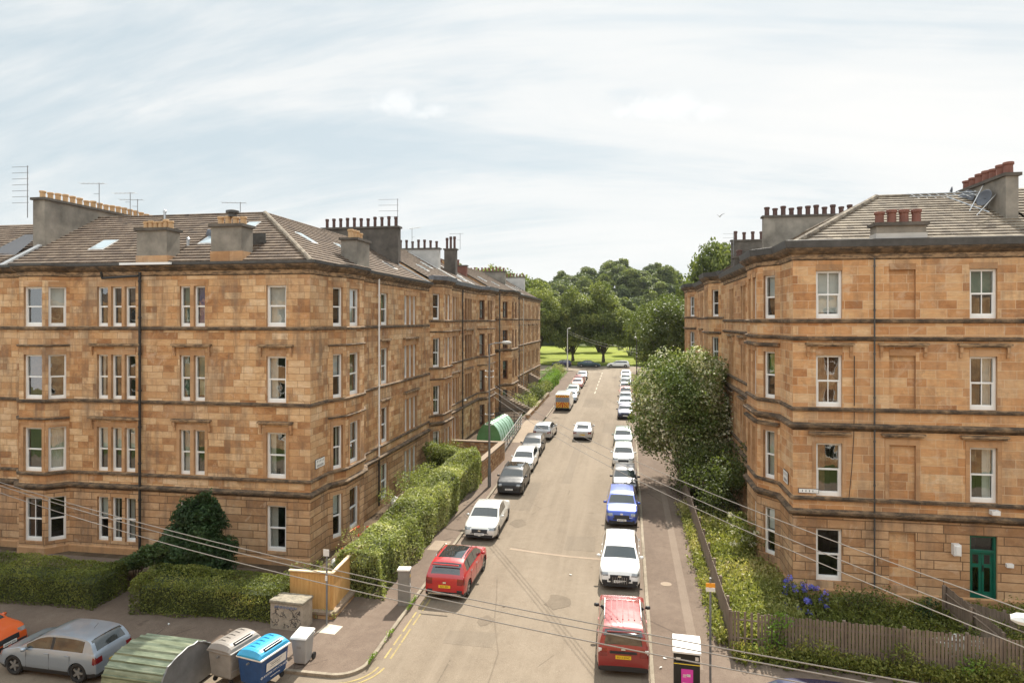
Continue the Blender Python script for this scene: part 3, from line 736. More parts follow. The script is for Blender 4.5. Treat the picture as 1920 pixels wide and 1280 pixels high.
    def roof_plane(s, mb, e0, e1, r1, r0, mat=0, step=0.36, th=0.055):
        e0, e1, r0, r1 = map(Vector, (e0, e1, r0, r1)); n = (e1-e0).cross(r0-e0 if (r0-e0).length > 0.01 else r1-e0).normalized()
        if n.z < 0: n = -n
        ud = (e1-e0).normalized(); mid = (r0+r1)/2; sl_ = (mid-e0)-ud*((mid-e0).dot(ud)); Ls = sl_.length; sd_ = sl_.normalized(); k = max(1, round(Ls/step))
        for i in range(k):
            a, b = i/k, (i+1)/k; A0, A1 = e0.lerp(r0, a), e1.lerp(r1, a); B0, B1 = e0.lerp(r0, b), e1.lerp(r1, b)
            A0u, A1u = A0+n*th, A1+n*th
            uvf = lambda p: ((p-e0).dot(ud), (p-e0).dot(sd_))
            f = [A0u, A1u, B1+n*0.004, B0+n*0.004]
            if (B1-B0).length < 0.02: f = [A0u, A1u, B1+n*0.004]
            mb.face(f, mat, [uvf(p) for p in f])
            mb.face([A0, A1, A1u, A0u], mat, [((p-e0).dot(ud), 0.01) for p in (A0, A1, A1u, A0u)])
    def chimney(s, x0, x1, y0, y1, z0, z1, mats, pots, along='y', pot_h=0.55, pot_r=0.15, pmat='buff_pot', base_z=None, base_mat='dressed', rows=1, label=None, gaps=0):
        mb = MB(); mb.box(x0, x1, y0, y1, z0, z1-0.14, 0)
        mb.box(x0-0.10, x1+0.10, y0-0.10, y1+0.10, z1-0.14, z1, 1)
        if base_z: mb.box(x0-0.03, x1+0.03, y0-0.03, y1+0.03, z0+0.01, base_z, 2)
        ch = mb.build('chimney', [mats, 'soot_render', base_mat], s.root, s.o)
        key = ('pot', round(pot_h, 2), round(pot_r, 2), pmat)
        if key not in WIN:
            p = MB(); p.lathe([(pot_r*1.05, 0), (pot_r*0.92, 0.04), (pot_r*0.88, pot_h*0.72), (pot_r*1.08, pot_h*0.78), (pot_r*1.10, pot_h*0.96), (pot_r, pot_h), (pot_r*0.78, pot_h), (pot_r*0.74, pot_h*0.5), (0.0, pot_h*0.45)], 12)
            WIN[key] = p.mesh('pot', [pmat], smooth=False)
        rp = random.Random(int(abs(x0*10+y0)))
        for r_ in range(rows):
            for i in range(pots):
                t = (i+0.5)/pots
                if along == 'y': x = (x0+x1)/2+(r_-(rows-1)/2)*0.36; y = y0+(y1-y0)*t
                else: x = x0+(x1-x0)*t; y = (y0+y1)/2+(r_-(rows-1)/2)*0.36
                q = put('pot', WIN[key], ch, (x-s.o[0], y-s.o[1], z1-0.003-s.o[2]), rp.uniform(0, 6), (1, 1, rp.uniform(0.86, 1.14)))
        return ch
    def aerial(s, x, y, z, h=1.6, n=7, ang=0.0, stack=False, L=1.1, wid=0.5):
        mb = MB(); mb.tube([(x, y, z), (x, y, z+h)], 0.022, 6); c, q = math.cos(ang), math.sin(ang)
        if stack:      # ladder of rods seen broadside
            for i in range(n):
                zz = z+h-0.05-i*h*0.62/n*1.3; mb.tube([(x-c*L, y-q*L, zz), (x+c*0.08, y+q*0.08, zz)], 0.012, 4)
        else:
            zz = z+h-0.05; mb.tube([(x-c*L, y-q*L, zz), (x+c*L*0.3, y+q*L*0.3, zz)], 0.014, 4)
            for i in range(n):
                t = -L+1.3*L*i/(n-1); mb.tube([(x+c*t+q*wid/2, y+q*t-c*wid/2, zz), (x+c*t-q*wid/2, y+q*t+c*wid/2, zz)], 0.009, 4)
            mb.tube([(x, y, z+h*0.6), (x-c*L*0.3, y-q*L*0.3, z+h*0.6)], 0.012, 4)
        return mb.build('tv_aerial', ['aerial_metal'], s.root, s.o)
    def dish(s, x, y, z, r, ang, mat='dish_grey'):
        mb = MB(); mb.lathe([(0.001, 0.0), (r*0.5, 0.03), (r*0.85, 0.08), (r, 0.13), (r*0.98, 0.14), (r*0.8, 0.09), (0.001, 0.015)], 16, (0, 0, 0), 0, 'x'); mb.tube([(0.0, 0, 0), (0.35, 0, -r*0.3)], 0.012, 5); mb.tube([(0, 0, 0), (-0.15, 0, 0), (-0.2, 0, -0.4)], 0.02, 6)
        ob = mb.build('satellite_dish', [mat], s.root, smooth=True); ob.location = (x-s.o[0], y-s.o[1], z-s.o[2]); ob.rotation_euler = (0, R(-18), ang); return ob
    def skylight(s, e0, e1, r1, r0, u, v, w, h, mat='skylight_glass', lift=0.09):
        """placed on the plane of the four corners at u (m along eave), v (m up slope)"""
        e0, e1, r0, r1 = map(Vector, (e0, e1, r0, r1)); ud = (e1-e0).normalized(); sv = ((r0+r1)/2-e0); sv = (sv-ud*sv.dot(ud)).normalized(); n = ud.cross(sv)
        if n.z < 0: n = -n
        c = e0+ud*u+sv*v; mb = MB()
        def slab(a0, a1, b0, b1, z0, z1, m):
            p = lambda a, b, z: c+ud*a+sv*b+n*z; B = len(mb.v)
            mb.v.extend([tuple(p(a0,b0,z0)), tuple(p(a1,b0,z0)), tuple(p(a1,b1,z0)), tuple(p(a0,b1,z0)), tuple(p(a0,b0,z1)), tuple(p(a1,b0,z1)), tuple(p(a1,b1,z1)), tuple(p(a0,b1,z1))])
            mb.idx([(0,3,2,1),(4,5,6,7),(0,1,5,4),(1,2,6,5),(2,3,7,6),(3,0,4,7)], B, m)
        slab(-0.07, w+0.07, -0.12, h+0.07, 0.0, lift-0.02, 1); slab(0, w, 0, h, lift-0.019, lift, 0)
        return mb.build('roof_window', [mat, 'flashing'], s.root, s.o)
SILL = [(0, -0.13), (0.10, -0.10), (0.12, 0.0), (0.0, 0.05)]
STRING = [(0, -0.26), (0.06, -0.20), (0.20, -0.10), (0.22, 0.0), (0.0, 0.08)]
CORN = [(0, -0.52), (0.06, -0.46), (0.08, -0.28), (0.22, -0.20), (0.34, -0.08), (0.38, 0.0), (0.0, 0.03)]
GUT = [(0.26, 0.012), (0.39, 0.02), (0.40, 0.15), (0.34, 0.15), (0.30, 0.06), (0.0, 0.05)]

def facade(b, poly, z0, ztop, storeys, wins, groundz, strings, hoods=(), frames=None, surround=True, style='sash'):
    """wins: {segment index: [(u0,u1,opts)...]}, storeys: list of (sill,head)"""
    for i in range(len(poly)-1):
        A, B = poly[i], poly[i+1]; ops = []
        for wdef in wins.get(i, []):
            u0, u1 = wdef[0], wdef[1]; opt = wdef[2] if len(wdef) > 2 else {}
            for k, (a, c) in enumerate(storeys):
                if k in opt.get('skip', ()): continue
                o = dict(u0=u0, u1=u1, z0=a, z1=c, kind=opt.get('kind', 'win'), style=opt.get('style', style))
                if opt.get('bars') and k in opt['bars']: o['style'] = 'bar'
                if 'frame' in opt: o['frame'] = opt['frame']
                if 'furn' in opt and k in opt['furn']: o['furn'] = opt['furn'][k]
                if k == 0 and opt.get('door'): o.update(kind='door', z0=opt['door'][0], z1=opt['door'][1])
                if o['kind'] == 'blind': o['depth'] = 0.13
                ops.append(o)
        b.segment(A, B, z0, ztop, ops, groundz)
        if surround:
            for k, (a, c) in enumerate(storeys):
                wl = [(o['u0'], o['u1']) for o in ops if o['z0'] == a and o['z1'] == c]
                if k > 0 and wl: b.surrounds(A, B, wl, a, c, 0.16 if k == 1 else 0.005)
    for z, pr in strings: b.sweep('string_course', poly, pr, z)
    for (i, u0, u1, ks, br) in hoods:
        for z in ks: b.hood(poly[i], poly[i+1], u0, u1, z, br)

# ================================================================ TENEMENT A (left corner)
def shift(st, dz): return [(a+dz, c+dz) for a, c in st]
def slope_z(d, z0=15.25, k=0.565): return z0+k*d
ST_A = [(1.25, 3.5), (4.8, 7.05), (8.48, 10.75), (12.18, 14.2)]
A = Building('corner_tenement', (-23, 35, 0.6), 'long sandstone corner tenement left of the street, with a row of buff chimney pots and ivy-green bushes at its foot')
A.root['label'] = 'four storey sandstone corner tenement on the left with buff chimney pots and a black drainpipe'
pA = [(-32.4, 29.7), (-31.35, 29.7), (-30.6, 29.0), (-29.05, 29.0), (-28.3, 29.7), (-15, 29.7), (-15, 31.6), (-14.5, 32.7), (-14.5, 35.1), (-15, 36.2), (-15, 49.0)]
X0 = -28.3
fr = lambda a, b_, **k: (a-X0, b_-X0, k)
wA = {1: [(0.2, 0.8)], 2: [(0.27, 1.36, dict(bars=(0,), furn={3: ('right', 'brown_curtain'), 2: ('full', 'brown_curtain')}))], 3: [(0.13, 0.88, dict(furn={3: ('blind', 'pale_blind')}))],
      4: [fr(-26.69, -26.04, furn={1: ('blind', 'pale_blind')}), fr(-25.86, -25.25, furn={1: ('blind', 'pale_blind')}), fr(-25.08, -24.47, furn={1: ('blind', 'pale_blind')}),
          fr(-21.99, -21.40, furn={2: ('blindlow', 'green_blind'), 3: ('blindlow', 'green_blind')}), fr(-21.20, -20.60, furn={1: ('right', 'red_curtain'), 3: ('full', 'blue_curtain'), 2: ('blindlow', 'green_blind')}),
          fr(-17.30, -16.26, furn={3: ('net', 'net_curtain'), 0: ('left', 'net_curtain')})],
      6: [(0.33, 0.98)], 7: [(0.45, 1.75)], 8: [(0.3, 0.9)],
      9: [(39.0-36.2, 40.25-36.2, dict(furn={3: ('blindlow', 'green_blind')})), (43.4-36.2, 44.15-36.2), (44.32-36.2, 45.07-36.2), (45.24-36.2, 45.99-36.2)]}
hA = [(4, -27.05-X0, -24.12-X0, (7.42, 11.15), True), (4, -22.35-X0, -20.24-X0, (7.42, 11.15), True), (4, -17.68-X0, -15.88-X0, (7.42, 11.15), True),
      (9, 38.66-36.2, 40.35-36.2, (7.42, 11.15), True), (9, 43.1-36.2, 46.3-36.2, (7.42, 11.15), True)]
facade(A, pA, -0.2, 14.75, ST_A, wA, 4.05, [(4.12, STRING), (4.74, SILL), (8.42, SILL), (12.12, SILL)], hA)
for z in (7.5, 11.22):
    A.sweep('string_course', pA[1:5], [(0, -0.07), (0.10, -0.05), (0.12, 0.0), (0, 0.04)], z)
    A.sweep('string_course', pA[6:10], [(0, -0.07), (0.10, -0.05), (0.12, 0.0), (0, 0.04)], z)
A.sweep('plinth', pA[:6], [(0.0, -0.1), (0.09, -0.1), (0.09, 0.45), (0.0, 0.50)], 0.5, mats=('dressed',))
A.sweep('cornice', pA, CORN, 15.22)
A.sweep('gutter', pA, GUT, 15.22, mats=('dark_gutter',))
# closing walls behind
bw = MB()
for P0, P1 in (((-32.4, 41.7), (-32.4, 29.7)), ((-26, 41.7), (-32.4, 41.7)), ((-26, 49.0), (-26, 41.7)), ((-15, 49.0), (-26, 49.0))):
    bw.face([(P0[0], P0[1], -0.2), (P1[0], P1[1], -0.2), (P1[0], P1[1], 15.2), (P0[0], P0[1], 15.2)])
bw.build('rear_wall', ['ashlar_dark_joint'], A.root, A.o)
def lead_caps(b, poly, z, line):
    mb = MB()
    for grp in line: mb.face([(p[0], p[1], z) for p in grp])
    mb.build('lead_flat', ['lead'], b.root, b.o)
lead_caps(A, pA, 15.235, [[pA[1], pA[2], pA[3], pA[4]], [pA[6], pA[7], pA[8], pA[9]]])
RZ = 18.75
rA = MB()
fE0, fE1, fR1, fR0 = (-32.4, 29.55, 15.27), (-14.85, 29.55, 15.27), (-20.9, 35.75, RZ), (-32.4, 35.75, RZ)
A.roof_plane(rA, fE0, fE1, fR1, fR0)
sE0, sE1, sR1, sR0 = (-14.85, 29.55, 15.27), (-14.85, 49.0, 15.27), (-20.9, 49.0, RZ), (-20.9, 35.75, RZ)
A.roof_plane(rA, sE0, sE1, sR1, sR0)
A.roof_plane(rA, (-26.6, 49.0, 15.27), (-26.6, 41.9, 15.27), (-20.9, 35.75, RZ), (-20.9, 49.0, RZ)); A.roof_plane(rA, (-26.6, 41.9, 15.27), (-32.4, 41.9, 15.27), (-32.4, 35.75, RZ), (-20.9, 35.75, RZ))
roofA = rA.build('roof', ['roof_tiles'], A.root, A.o)
def ridge(b, pts, r=0.11, mat='roof_tiles_pale', parent=None):
    mb = MB(); mb.tube(pts, r, 8); return mb.build('ridge_tiles', [mat], parent or b.root, b.o)
ridge(A, [(-14.9, 29.6, 15.33), (-20.9, 35.75, RZ+0.03)], 0.13, parent=roofA)
ridge(A, [(-32.4, 35.75, RZ+0.02), (-20.9, 35.75, RZ+0.02)], 0.08, 'roof_tiles', roofA); ridge(A, [(-20.9, 35.75, RZ+0.02), (-20.9, 49, RZ+0.02)], 0.08, 'roof_tiles', roofA)
for (u, v, w, h, mt) in ((6.1, 2.9, 0.8, 1.15, 'skylight_glass'), (9.9, 3.3, 0.6, 0.9, 'skylight_dark'), (12.35, 3.4, 0.75, 1.15, 'skylight_glass'), (14.3-0.6, 5.2, 0.6, 1.1, 'skylight_glass')):
    q = A.skylight(fE0, fE1, fR1, fR0, u-2.3, v-0.8, w, h, mt)
    A_sk = q
A.skylight(sE0, sE1, sR1, sR0, 5.6, 3.3, 0.6, 1.1); A.skylight(sE0, sE1, sR1, sR0, 10.3, 3.2, 0.6, 1.0); A.skylight(sE0, sE1, sR1, sR0, 15.5, 1.8, 0.6, 0.9, 'skylight_dark')
# open roof hatch, small vents
hb = MB(); hb.obox((-18.9, 31.6), (1, 0), (0, 1), 0.45, 0.03, 16.5, 17.0); hb.obox((-18.9, 31.9), (0.94, 0.3), (-0.3, 0.94), 0.35, 0.30, 16.42, 16.62)
hb.build('roof_hatch', ['dark_gutter'], A.root, A.o)
for x, y, z in ((-27.2, 35.4, 18.5), (-22.9, 31.6, 16.3)):
    vb = MB(); vb.tube([(x, y, z), (x, y, z+0.45)], 0.07, 8); vb.lathe([(0.1, 0), (0.1, 0.1), (0.02, 0.18)], 10, (x, y, z+0.42)); vb.build('roof_vent', ['steel'], A.root, A.o)
# chimneys
A.chimney(-24.45, -22.75, 29.75, 30.75, 15.29, 17.15, 'grey_render', 6, 'x', 0.42, 0.14, 'buff_pot', base_z=15.75)
A.chimney(-20.30, -18.65, 29.75, 30.75, 15.29, 17.25, 'grey_render', 4, 'x', 0.42, 0.16, 'buff_pot', base_z=15.9)
A.chimney(-32.75, -32.0, 31.9, 41.6, 15.2, 19.35, 'grey_render', 19, 'y', 0.44, 0.16, 'buff_pot')
A.chimney(-16.6, -15.6, 36.7, 38.6, 15.0, 17.35, 'grey_render', 4, 'y', 0.48, 0.17, 'buff_pot')
A.chimney(-23.6, -17.35, 48.7, 49.3, 15.2, 19.75, 'soot_render', 11, 'x', 0.72, 0.13, 'dark_pot')
cowl = MB(); cowl.lathe([(0.2, 0), (0.2, 0.15), (0.32, 0.18), (0.32, 0.3), (0.1, 0.36)], 12, (-19.45, 30.25, 17.67)); cowl.build('chimney_cowl', ['dark_gutter'], A.root, A.o)
# flashing along party wall
def flash(b, p0, p1, w=0.14, mat='flashing'):
    mb = MB(); p0, p1 = Vector(p0), Vector(p1); d = (p1-p0).normalized(); q = d.cross(Vector((0, 0, 1))).normalized()*w; n = Vector((0, 0, 0.06))
    mb.face([p0-q+n, p0+q+n, p1+q+n, p1-q+n]); mb.face([p0-q+n, p1-q+n, p1-q-n, p0-q-n]); mb.face([p0+q+n, p0+q-n, p1+q-n, p1+q+n]); mb.build('flashing', [mat], b.root, b.o)
flash(A, (-32.3, 29.5, 15.32), (-32.3, 35.75, RZ+0.08)); flash(A, (-14.8, 49, 15.34), (-20.9, 49, RZ+0.1), 0.2)
A.dish(-22.4, 32.6, 17.0, 0.42, R(60))
# downpipes and gutters
Af, Bf = pA[4], pA[5]
A.pipe(Af, Bf, -24.12-X0, 1.0, 14.9, 'black_iron', 0.065)
hp = MB(); hp.tube([(-26.2, 29.5, 14.62), (-24.15, 29.5, 14.72)], 0.06, 8); hp.tube([(-26.2, 29.5, 14.6), (-26.2, 29.4, 14.95)], 0.06, 8); hp.build('downpipe', ['black_iron'], A.root, A.o)
gb = MB(); gb.box(-24.9, -22.1, 29.1, 29.26, 15.24, 15.35); gb.build('white_gutter', ['white_gutter'], A.root, A.o)
A.pipe(pA[9], pA[10], 38.3-36.2, 4.2, 15.2, 'white_gutter', 0.06); A.pipe(pA[9], pA[10], 38.3-36.2, 1.2, 4.15, 'black_iron', 0.06)
A.aerial(-32.9, 31.7, 18.2, 2.9, 7, 0.0, True, 1.0)
A.aerial(-32.2, 36.0, 19.3, 1.7, 6, 0.2); A.aerial(-32.2, 38.6, 19.3, 1.6, 6, 0.1); A.aerial(-31.9, 38.9, 19.3, 1.2, 5, 0.3)
A.aerial(-23.9, 38.0, 18.0, 1.9, 6, 0.3); A.aerial(-17.5, 49.0, 19.7, 2.2, 4, 0.1, True, 1.5)
def wall_plate(b, A_, B_, u, z, w, h, rows=2, out=0.03):
    d = b.dir(A_, B_); n = (d[1], -d[0]); mb = MB()
    mb.obox(b.P(A_, B_, u, out), d, n, w/2+0.02, 0.012, z-h/2-0.02, z+h/2+0.02, 1); mb.obox(b.P(A_, B_, u, out+0.014), d, n, w/2, 0.008, z-h/2, z+h/2, 0)
    pl = mb.build('street_sign', ['white_enamel', 'black_iron'], b.root, b.o)
    tx = MB(); rr = random.Random(5)
    for r_ in range(rows):
        zc_ = z+h*0.5-(r_+0.5)*h/rows; x = -w*0.38+rr.random()*0.05; hh = h/rows*0.26
        while x < w*0.36:
            cw = hh*rr.uniform(0.7, 1.1)
            if rr.random() > 0.14:
                tx.obox(b.P(A_, B_, u+x+0.012, out+0.0245), d, n, 0.012, 0.002, zc_-hh, zc_+hh)
                tx.obox(b.P(A_, B_, u+x+cw*0.55, out+0.0245), d, n, cw*0.25, 0.002, zc_+hh*0.5*rr.choice((-1, 0, 1.2)), zc_+hh*0.5*rr.choice((-1, 0, 1.2))+0.02)
            x += cw+0.03
    tx.build('lettering', ['black_iron'], pl, b.o)
plain('white_enamel', (0.78, 0.78, 0.76), 0.3)
wall_plate(A, pA[5], pA[6], 0.95, 5.45, 0.95, 0.42)
A.finish_wall()

# ================================================================ neighbour on the far left
F = Building('terraced_tenement', (-39, 35, 0.6), 'sandstone tenement cut by the left edge of the photo, beyond the tall chimney wall')
pF = [(-46, 29.7), (-32.4, 29.7)]
facade(F, pF, -0.2, 14.75, ST_A, {0: [(46-37.8, 46-36.8), (46-34.6, 46-33.7)]}, 4.05, [(4.12, STRING), (4.74, SILL), (8.42, SILL), (12.12, SILL)], [])
F.sweep('cornice', pF, CORN, 15.22); F.sweep('gutter', pF, GUT, 15.22, mats=('dark_gutter',))
rF = MB(); E_ = ((-46, 29.55, 15.27), (-32.4, 29.55, 15.27), (-32.4, 35.75, RZ-0.25), (-46, 35.75, RZ-0.25)); F.roof_plane(rF, *E_)
F.roof_plane(rF, (-32.4, 41.9, 15.27), (-46, 41.9, 15.27), (-46, 35.75, RZ-0.25), (-32.4, 35.75, RZ-0.25))
rF.build('roof', ['roof_tiles'], F.root, F.o)
F.skylight(*E_, 11.9, 5.2, 0.7, 1.3); 
db = MB(); db.v += [(-35.2, 30.9, 15.9), (-33.0, 30.9, 15.95), (-33.0, 32.6, 17.4), (-34.0, 32.6, 17.4), (-33.0, 32.6, 16.9)]; db.idx([(0, 1, 2, 3)], 0); db.build('roof_window', ['skylight_dark'], F.root, F.o)
bw = MB()
for P0, P1 in (((-46, 41.7), (-46, 29.7)), ((-32.4, 41.7), (-46, 41.7))): bw.face([(P0[0], P0[1], -0.2), (P1[0], P1[1], -0.2), (P1[0], P1[1], 15.2), (P0[0], P0[1], 15.2)])
bw.build('rear_wall', ['ashlar_dark_joint'], F.root, F.o)
F.finish_wall()

# ================================================================ street terraces on the left
def terrace_left(B, poly, eave, storeys, wins, strings, hoods, ya, yb, xr=-20.9, surround=True, roofpale=False, style='sash', groundz=None, xe=-14.85):
    facade(B, poly, 0.3, eave-0.45, storeys, wins, groundz, strings, hoods, surround=surround, style=style)
    B.sweep('cornice', poly, CORN, eave)
    rz = eave+3.48; mb = MB()
    B.roof_plane(mb, (xe, ya, eave+0.05), (xe, yb, eave+0.05), (xr, yb, rz), (xr, ya, rz)); B.roof_plane(mb, (-26.6, yb, eave), (-26.6, ya, eave), (xr, ya, rz), (xr, yb, rz))
    r_ = mb.build('roof', ['roof_tiles'], B.root, B.o)
    ridge(B, [(xr, ya, rz+0.02), (xr, yb, rz+0.02)], 0.09, 'roof_tiles', r_)
    bw = MB()
    for P0, P1 in (((-26, yb), (-26, ya)), ((-15, yb), (-26, yb)), ((-26, ya), (-15, ya))): bw.face([(P0[0], P0[1], 0.3), (P1[0], P1[1], 0.3), (P1[0], P1[1], eave), (P0[0], P0[1], eave)])
    for y in (ya, yb): bw.face([(-26, y, eave), (-15, y, eave), (xr, y, rz)])
    bw.build('rear_wall', ['ashlar_dark_joint'], B.root, B.o)
    B.finish_wall()
    return (xe, ya, eave+0.05), (xe, yb, eave+0.05), (xr, yb, rz), (xr, ya, rz)
ST_B = shift(ST_A, 0.35)
B = Building('terraced_tenement', (-20, 60, 1.2), 'left sandstone tenement with two bays, grey lead gutter and a pale chimney wall')
pB = [(-15, 49.0), (-15, 49.3), (-14.25, 50.4), (-14.25, 53.0), (-15, 54.0), (-15, 65.8), (-14.25, 67.0), (-14.25, 71.2), (-15, 72.2), (-15, 72.8)]
wB = {1: [(0.32, 1.0, dict(furn={3: (None, None)}))], 2: [(0.5, 1.1), (1.4, 2.2)], 3: [(0.25, 0.8)],
      4: [(1.05, 1.75), (1.95, 2.65), (2.85, 3.55), (3.75, 4.2), (6.6, 7.4, dict(frame='brown_frame', skip=(0,))), (7.6, 8.4, dict(frame='brown_frame', skip=(0,))), (8.6, 9.4, dict(frame='brown_frame'))],
      5: [(0.32, 1.08, dict(frame='brown_frame'))], 6: [(0.5, 1.4, dict(frame='brown_frame')), (1.8, 2.7, dict(frame='brown_frame'))], 7: [(0.3, 0.9)]}
hB = [(4, 0.8, 4.5, (7.8, 11.5), True), (4, 6.3, 9.7, (7.8, 11.5), True)]
EB = terrace_left(B, pB, 15.6, ST_B, wB, [(4.5, STRING), (5.1, SILL), (8.78, SILL), (12.46, SILL)], hB, 49.0, 72.8)
B.sweep('lead_gutter', pB, [(0.0, 0.03), (0.40, 0.01), (0.44, 0.34), (0.30, 0.36), (0.0, 0.28)], 15.6, mats=('lead',))
for gidx in ((1, 5), (5, 9)): B.sweep('string_course', pB[gidx[0]:gidx[1]], [(0, -0.07), (0.10, -0.05), (0.12, 0.0), (0, 0.04)], 7.9); B.sweep('string_course', pB[gidx[0]:gidx[1]], [(0, -0.07), (0.10, -0.05), (0.12, 0.0), (0, 0.04)], 11.6)
lead_caps(B, pB, 15.63, [pB[1:5], pB[5:9]])
B.chimney(-24.0, -17.9, 61.8, 62.4, 15.5, 19.5, 'pale_render', 10, 'x', 0.75, 0.13, 'dark_pot')
B.chimney(-18.6, -17.4, 66.2, 67.0, 15.5, 19.9, 'soot_render', 3, 'x', 1.25, 0.14, 'dark_pot')
B.chimney(-24.0, -17.8, 72.5, 73.1, 15.5, 18.7, 'red_pot', 3, 'x', 0.6, 0.15, 'red_pot')
for v in ((4.5, 2.0), (9.0, 3.2), (16.5, 1.6), (19.2, 3.0)): B.skylight(*EB, v[0], v[1], 0.6, 1.0, 'skylight_glass')
for y in (61.5, 66.9): flash(B, (-14.8, y, 15.7), (-20.9, y, 19.12), 0.16)
B.aerial(-21.5, 58.0, 19.0, 1.8, 6, 0.2, L=1.5); B.aerial(-20.0, 60.0, 19.0, 2.2, 6, 2.6, L=1.2); B.aerial(-17.0, 66.6, 19.8, 1.7, 4, 0.0)
B.pipe(pB[4], pB[5], 5.2, 1.5, 15.3, 'black_iron', 0.06)
dl = MB(); dl.lathe([(0.001, 0), (0.12, 0.02), (0.14, 0.12), (0.001, 0.2)], 12, (-14.75, 59.6, 5.0)); dl.build('wall_lamp', ['white_enamel'], B.root, B.o)

C = Building('terraced_tenement', (-20, 95, 2.0), 'last left sandstone tenement with stone entrance steps and brown window frames')
pC = [(-16.3, 72.9), (-16.3, 76.7), (-15.0, 76.75), (-15, 78.6), (-13.9, 79.9), (-13.9, 84.5), (-15, 86.0), (-15, 115.5)]
ST_C = shift(ST_A, 0.55)
wC = {0: [(1.2, 2.2, dict(frame='brown_frame', furn={k: (None, None) for k in range(4)}))], 3: [], 4: [(0.5, 1.6, dict(frame='brown_frame', style='far')), (2.6, 3.8, dict(frame='brown_frame', style='far'))],
      6: [(u, u+0.95, dict(frame=f_, style='far')) for u, f_ in ((2.4, 'brown_frame'), (3.7, 'brown_frame'), (6.2, 'cream_frame'), (7.5, 'cream_frame'), (10.6, 'cream_frame'), (11.9, 'cream_frame'), (15.0, 'cream_frame'), (16.3, 'cream_frame'), (19.6, 'cream_frame'), (20.9, 'cream_frame'), (24.2, 'cream_frame'), (25.5, 'cream_frame'))]}
wC[3] = [(0.3, 1.05, dict(frame='brown_frame'))]; wC[5] = [(0.4, 1.1, dict(frame='brown_frame', style='far'))]
hC = [(6, 2.1, 4.9, (8.1, 11.7), False), (6, 5.9, 8.7, (8.1, 11.7), False), (6, 10.3, 13.1, (11.7,), False), (6, 14.7, 17.5, (11.7,), False), (6, 19.3, 22.1, (11.7,), False), (6, 23.9, 26.7, (11.7,), False)]
EC = terrace_left(C, pC, 15.95, ST_C, wC, [(4.7, STRING), (8.95, STRING), (12.62, SILL)], hC, 72.9, 115.5)
C.sweep('lead_gutter', pC[2:], [(0.0, 0.03), (0.40, 0.01), (0.42, 0.2), (0.0, 0.2)], 15.95, mats=('dark_gutter',))
lead_caps(C, pC, 15.98, [pC[3:7]])
C.chimney(-24.0, -17.9, 97.2, 97.8, 15.5, 19.8, 'grey_render', 11, 'x', 0.6, 0.14, 'red_pot')
C.chimney(-24.0, -17.7, 114.9, 115.6, 15.5, 20.1, 'pale_render', 11, 'x', 0.6, 0.14, 'red_pot')
flash(C, (-14.8, 97.5, 16.05), (-20.9, 97.5, 19.5), 0.18)
C.pipe(pC[2], pC[3], 0.4, 1.5, 15.7, 'dark_gutter', 0.07); C.pipe(pC[6], pC[7], 5.6, 2.0, 15.7, 'dark_gutter', 0.06); C.pipe(pC[6], pC[7], 9.6, 2.0, 15.7, 'cream_frame', 0.06)
for v in ((6.0, 2.5), (12.0, 2.0), (30.0, 2.5), (36.0, 3.0)): C.skylight(*EC, v[0], v[1], 0.6, 1.0)
# raised entrance stairs of the end tenement
for ys, top in ((78.0, 3.4), (87.5, 3.9), (101.0, 4.2)):
    g0 = gz(ys)+0.02; mb = MB(); n = 11
    for i in range(n): mb.box(-14.9+i*0.34, -14.9+(i+1)*0.34+0.03, ys, ys+1.7, g0-0.2, top-(top-g0)*i/n)
    stp = mb.build('entrance_steps', ['footway_patch'], C.root, C.o)
    for yy in (ys+0.03, ys+1.67):
        rl = MB(); rl.tube([(-14.9, yy, top+0.95), (-14.9+n*0.34, yy, g0+0.95)], 0.03, 6); 
        for i in range(0, n+1, 1): x = -14.9+i*0.34; z = top-(top-g0)*i/n; rl.tube([(x, yy, z-0.05), (x, yy, z+0.95)], 0.014, 4)
        rl.build('railing', ['black_iron'], stp, C.o)

# ================================================================ TENEMENT D (right corner)
ST_D = [(1.45, 3.67), (5.03, 7.3), (8.82, 11.02), (12.57, 14.6)]
D = Building('corner_tenement', (12, 35, 0.6), 'orange sandstone corner tenement right of the street, with blocked windows and a green double door')
pD = [(7, 50.2), (7, 37.2), (6.2, 36.1), (6.2, 33.4), (7, 32.3), (7, 29.9), (17.2, 29.9)]
fx = lambda a, b_, **k: (a-7, b_-7, k); fy = lambda a, b_, **k: (50.2-b_, 50.2-a, k)
wD = {0: [fy(41.3, 42.05), fy(42.3, 43.05), fy(45.8, 46.6, frame='cream_frame'), fy(46.85, 47.65, frame='cream_frame')],
      1: [(0.3, 1.0)], 2: [(0.35, 1.0), (1.5, 2.35)], 3: [(0.38, 1.05, dict(furn={2: ('blind', 'lime_blind'), 3: ('blind', 'pale_blind')}))],
      5: [fx(7.93, 8.97, bars=(2, 3), furn={0: (None, None), 1: ('left', 'brown_curtain'), 2: ('full', 'brown_curtain')}),
          fx(13.85, 14.87, bars=(2, 3), furn={3: ('blind', 'green_blind'), 2: ('right', 'net_curtain'), 1: ('right', 'pale_blind')}, door=(1.0, 3.69))]}
wD5b = fx(10.80, 11.82, kind='blind')
wD[5].append(wD5b)
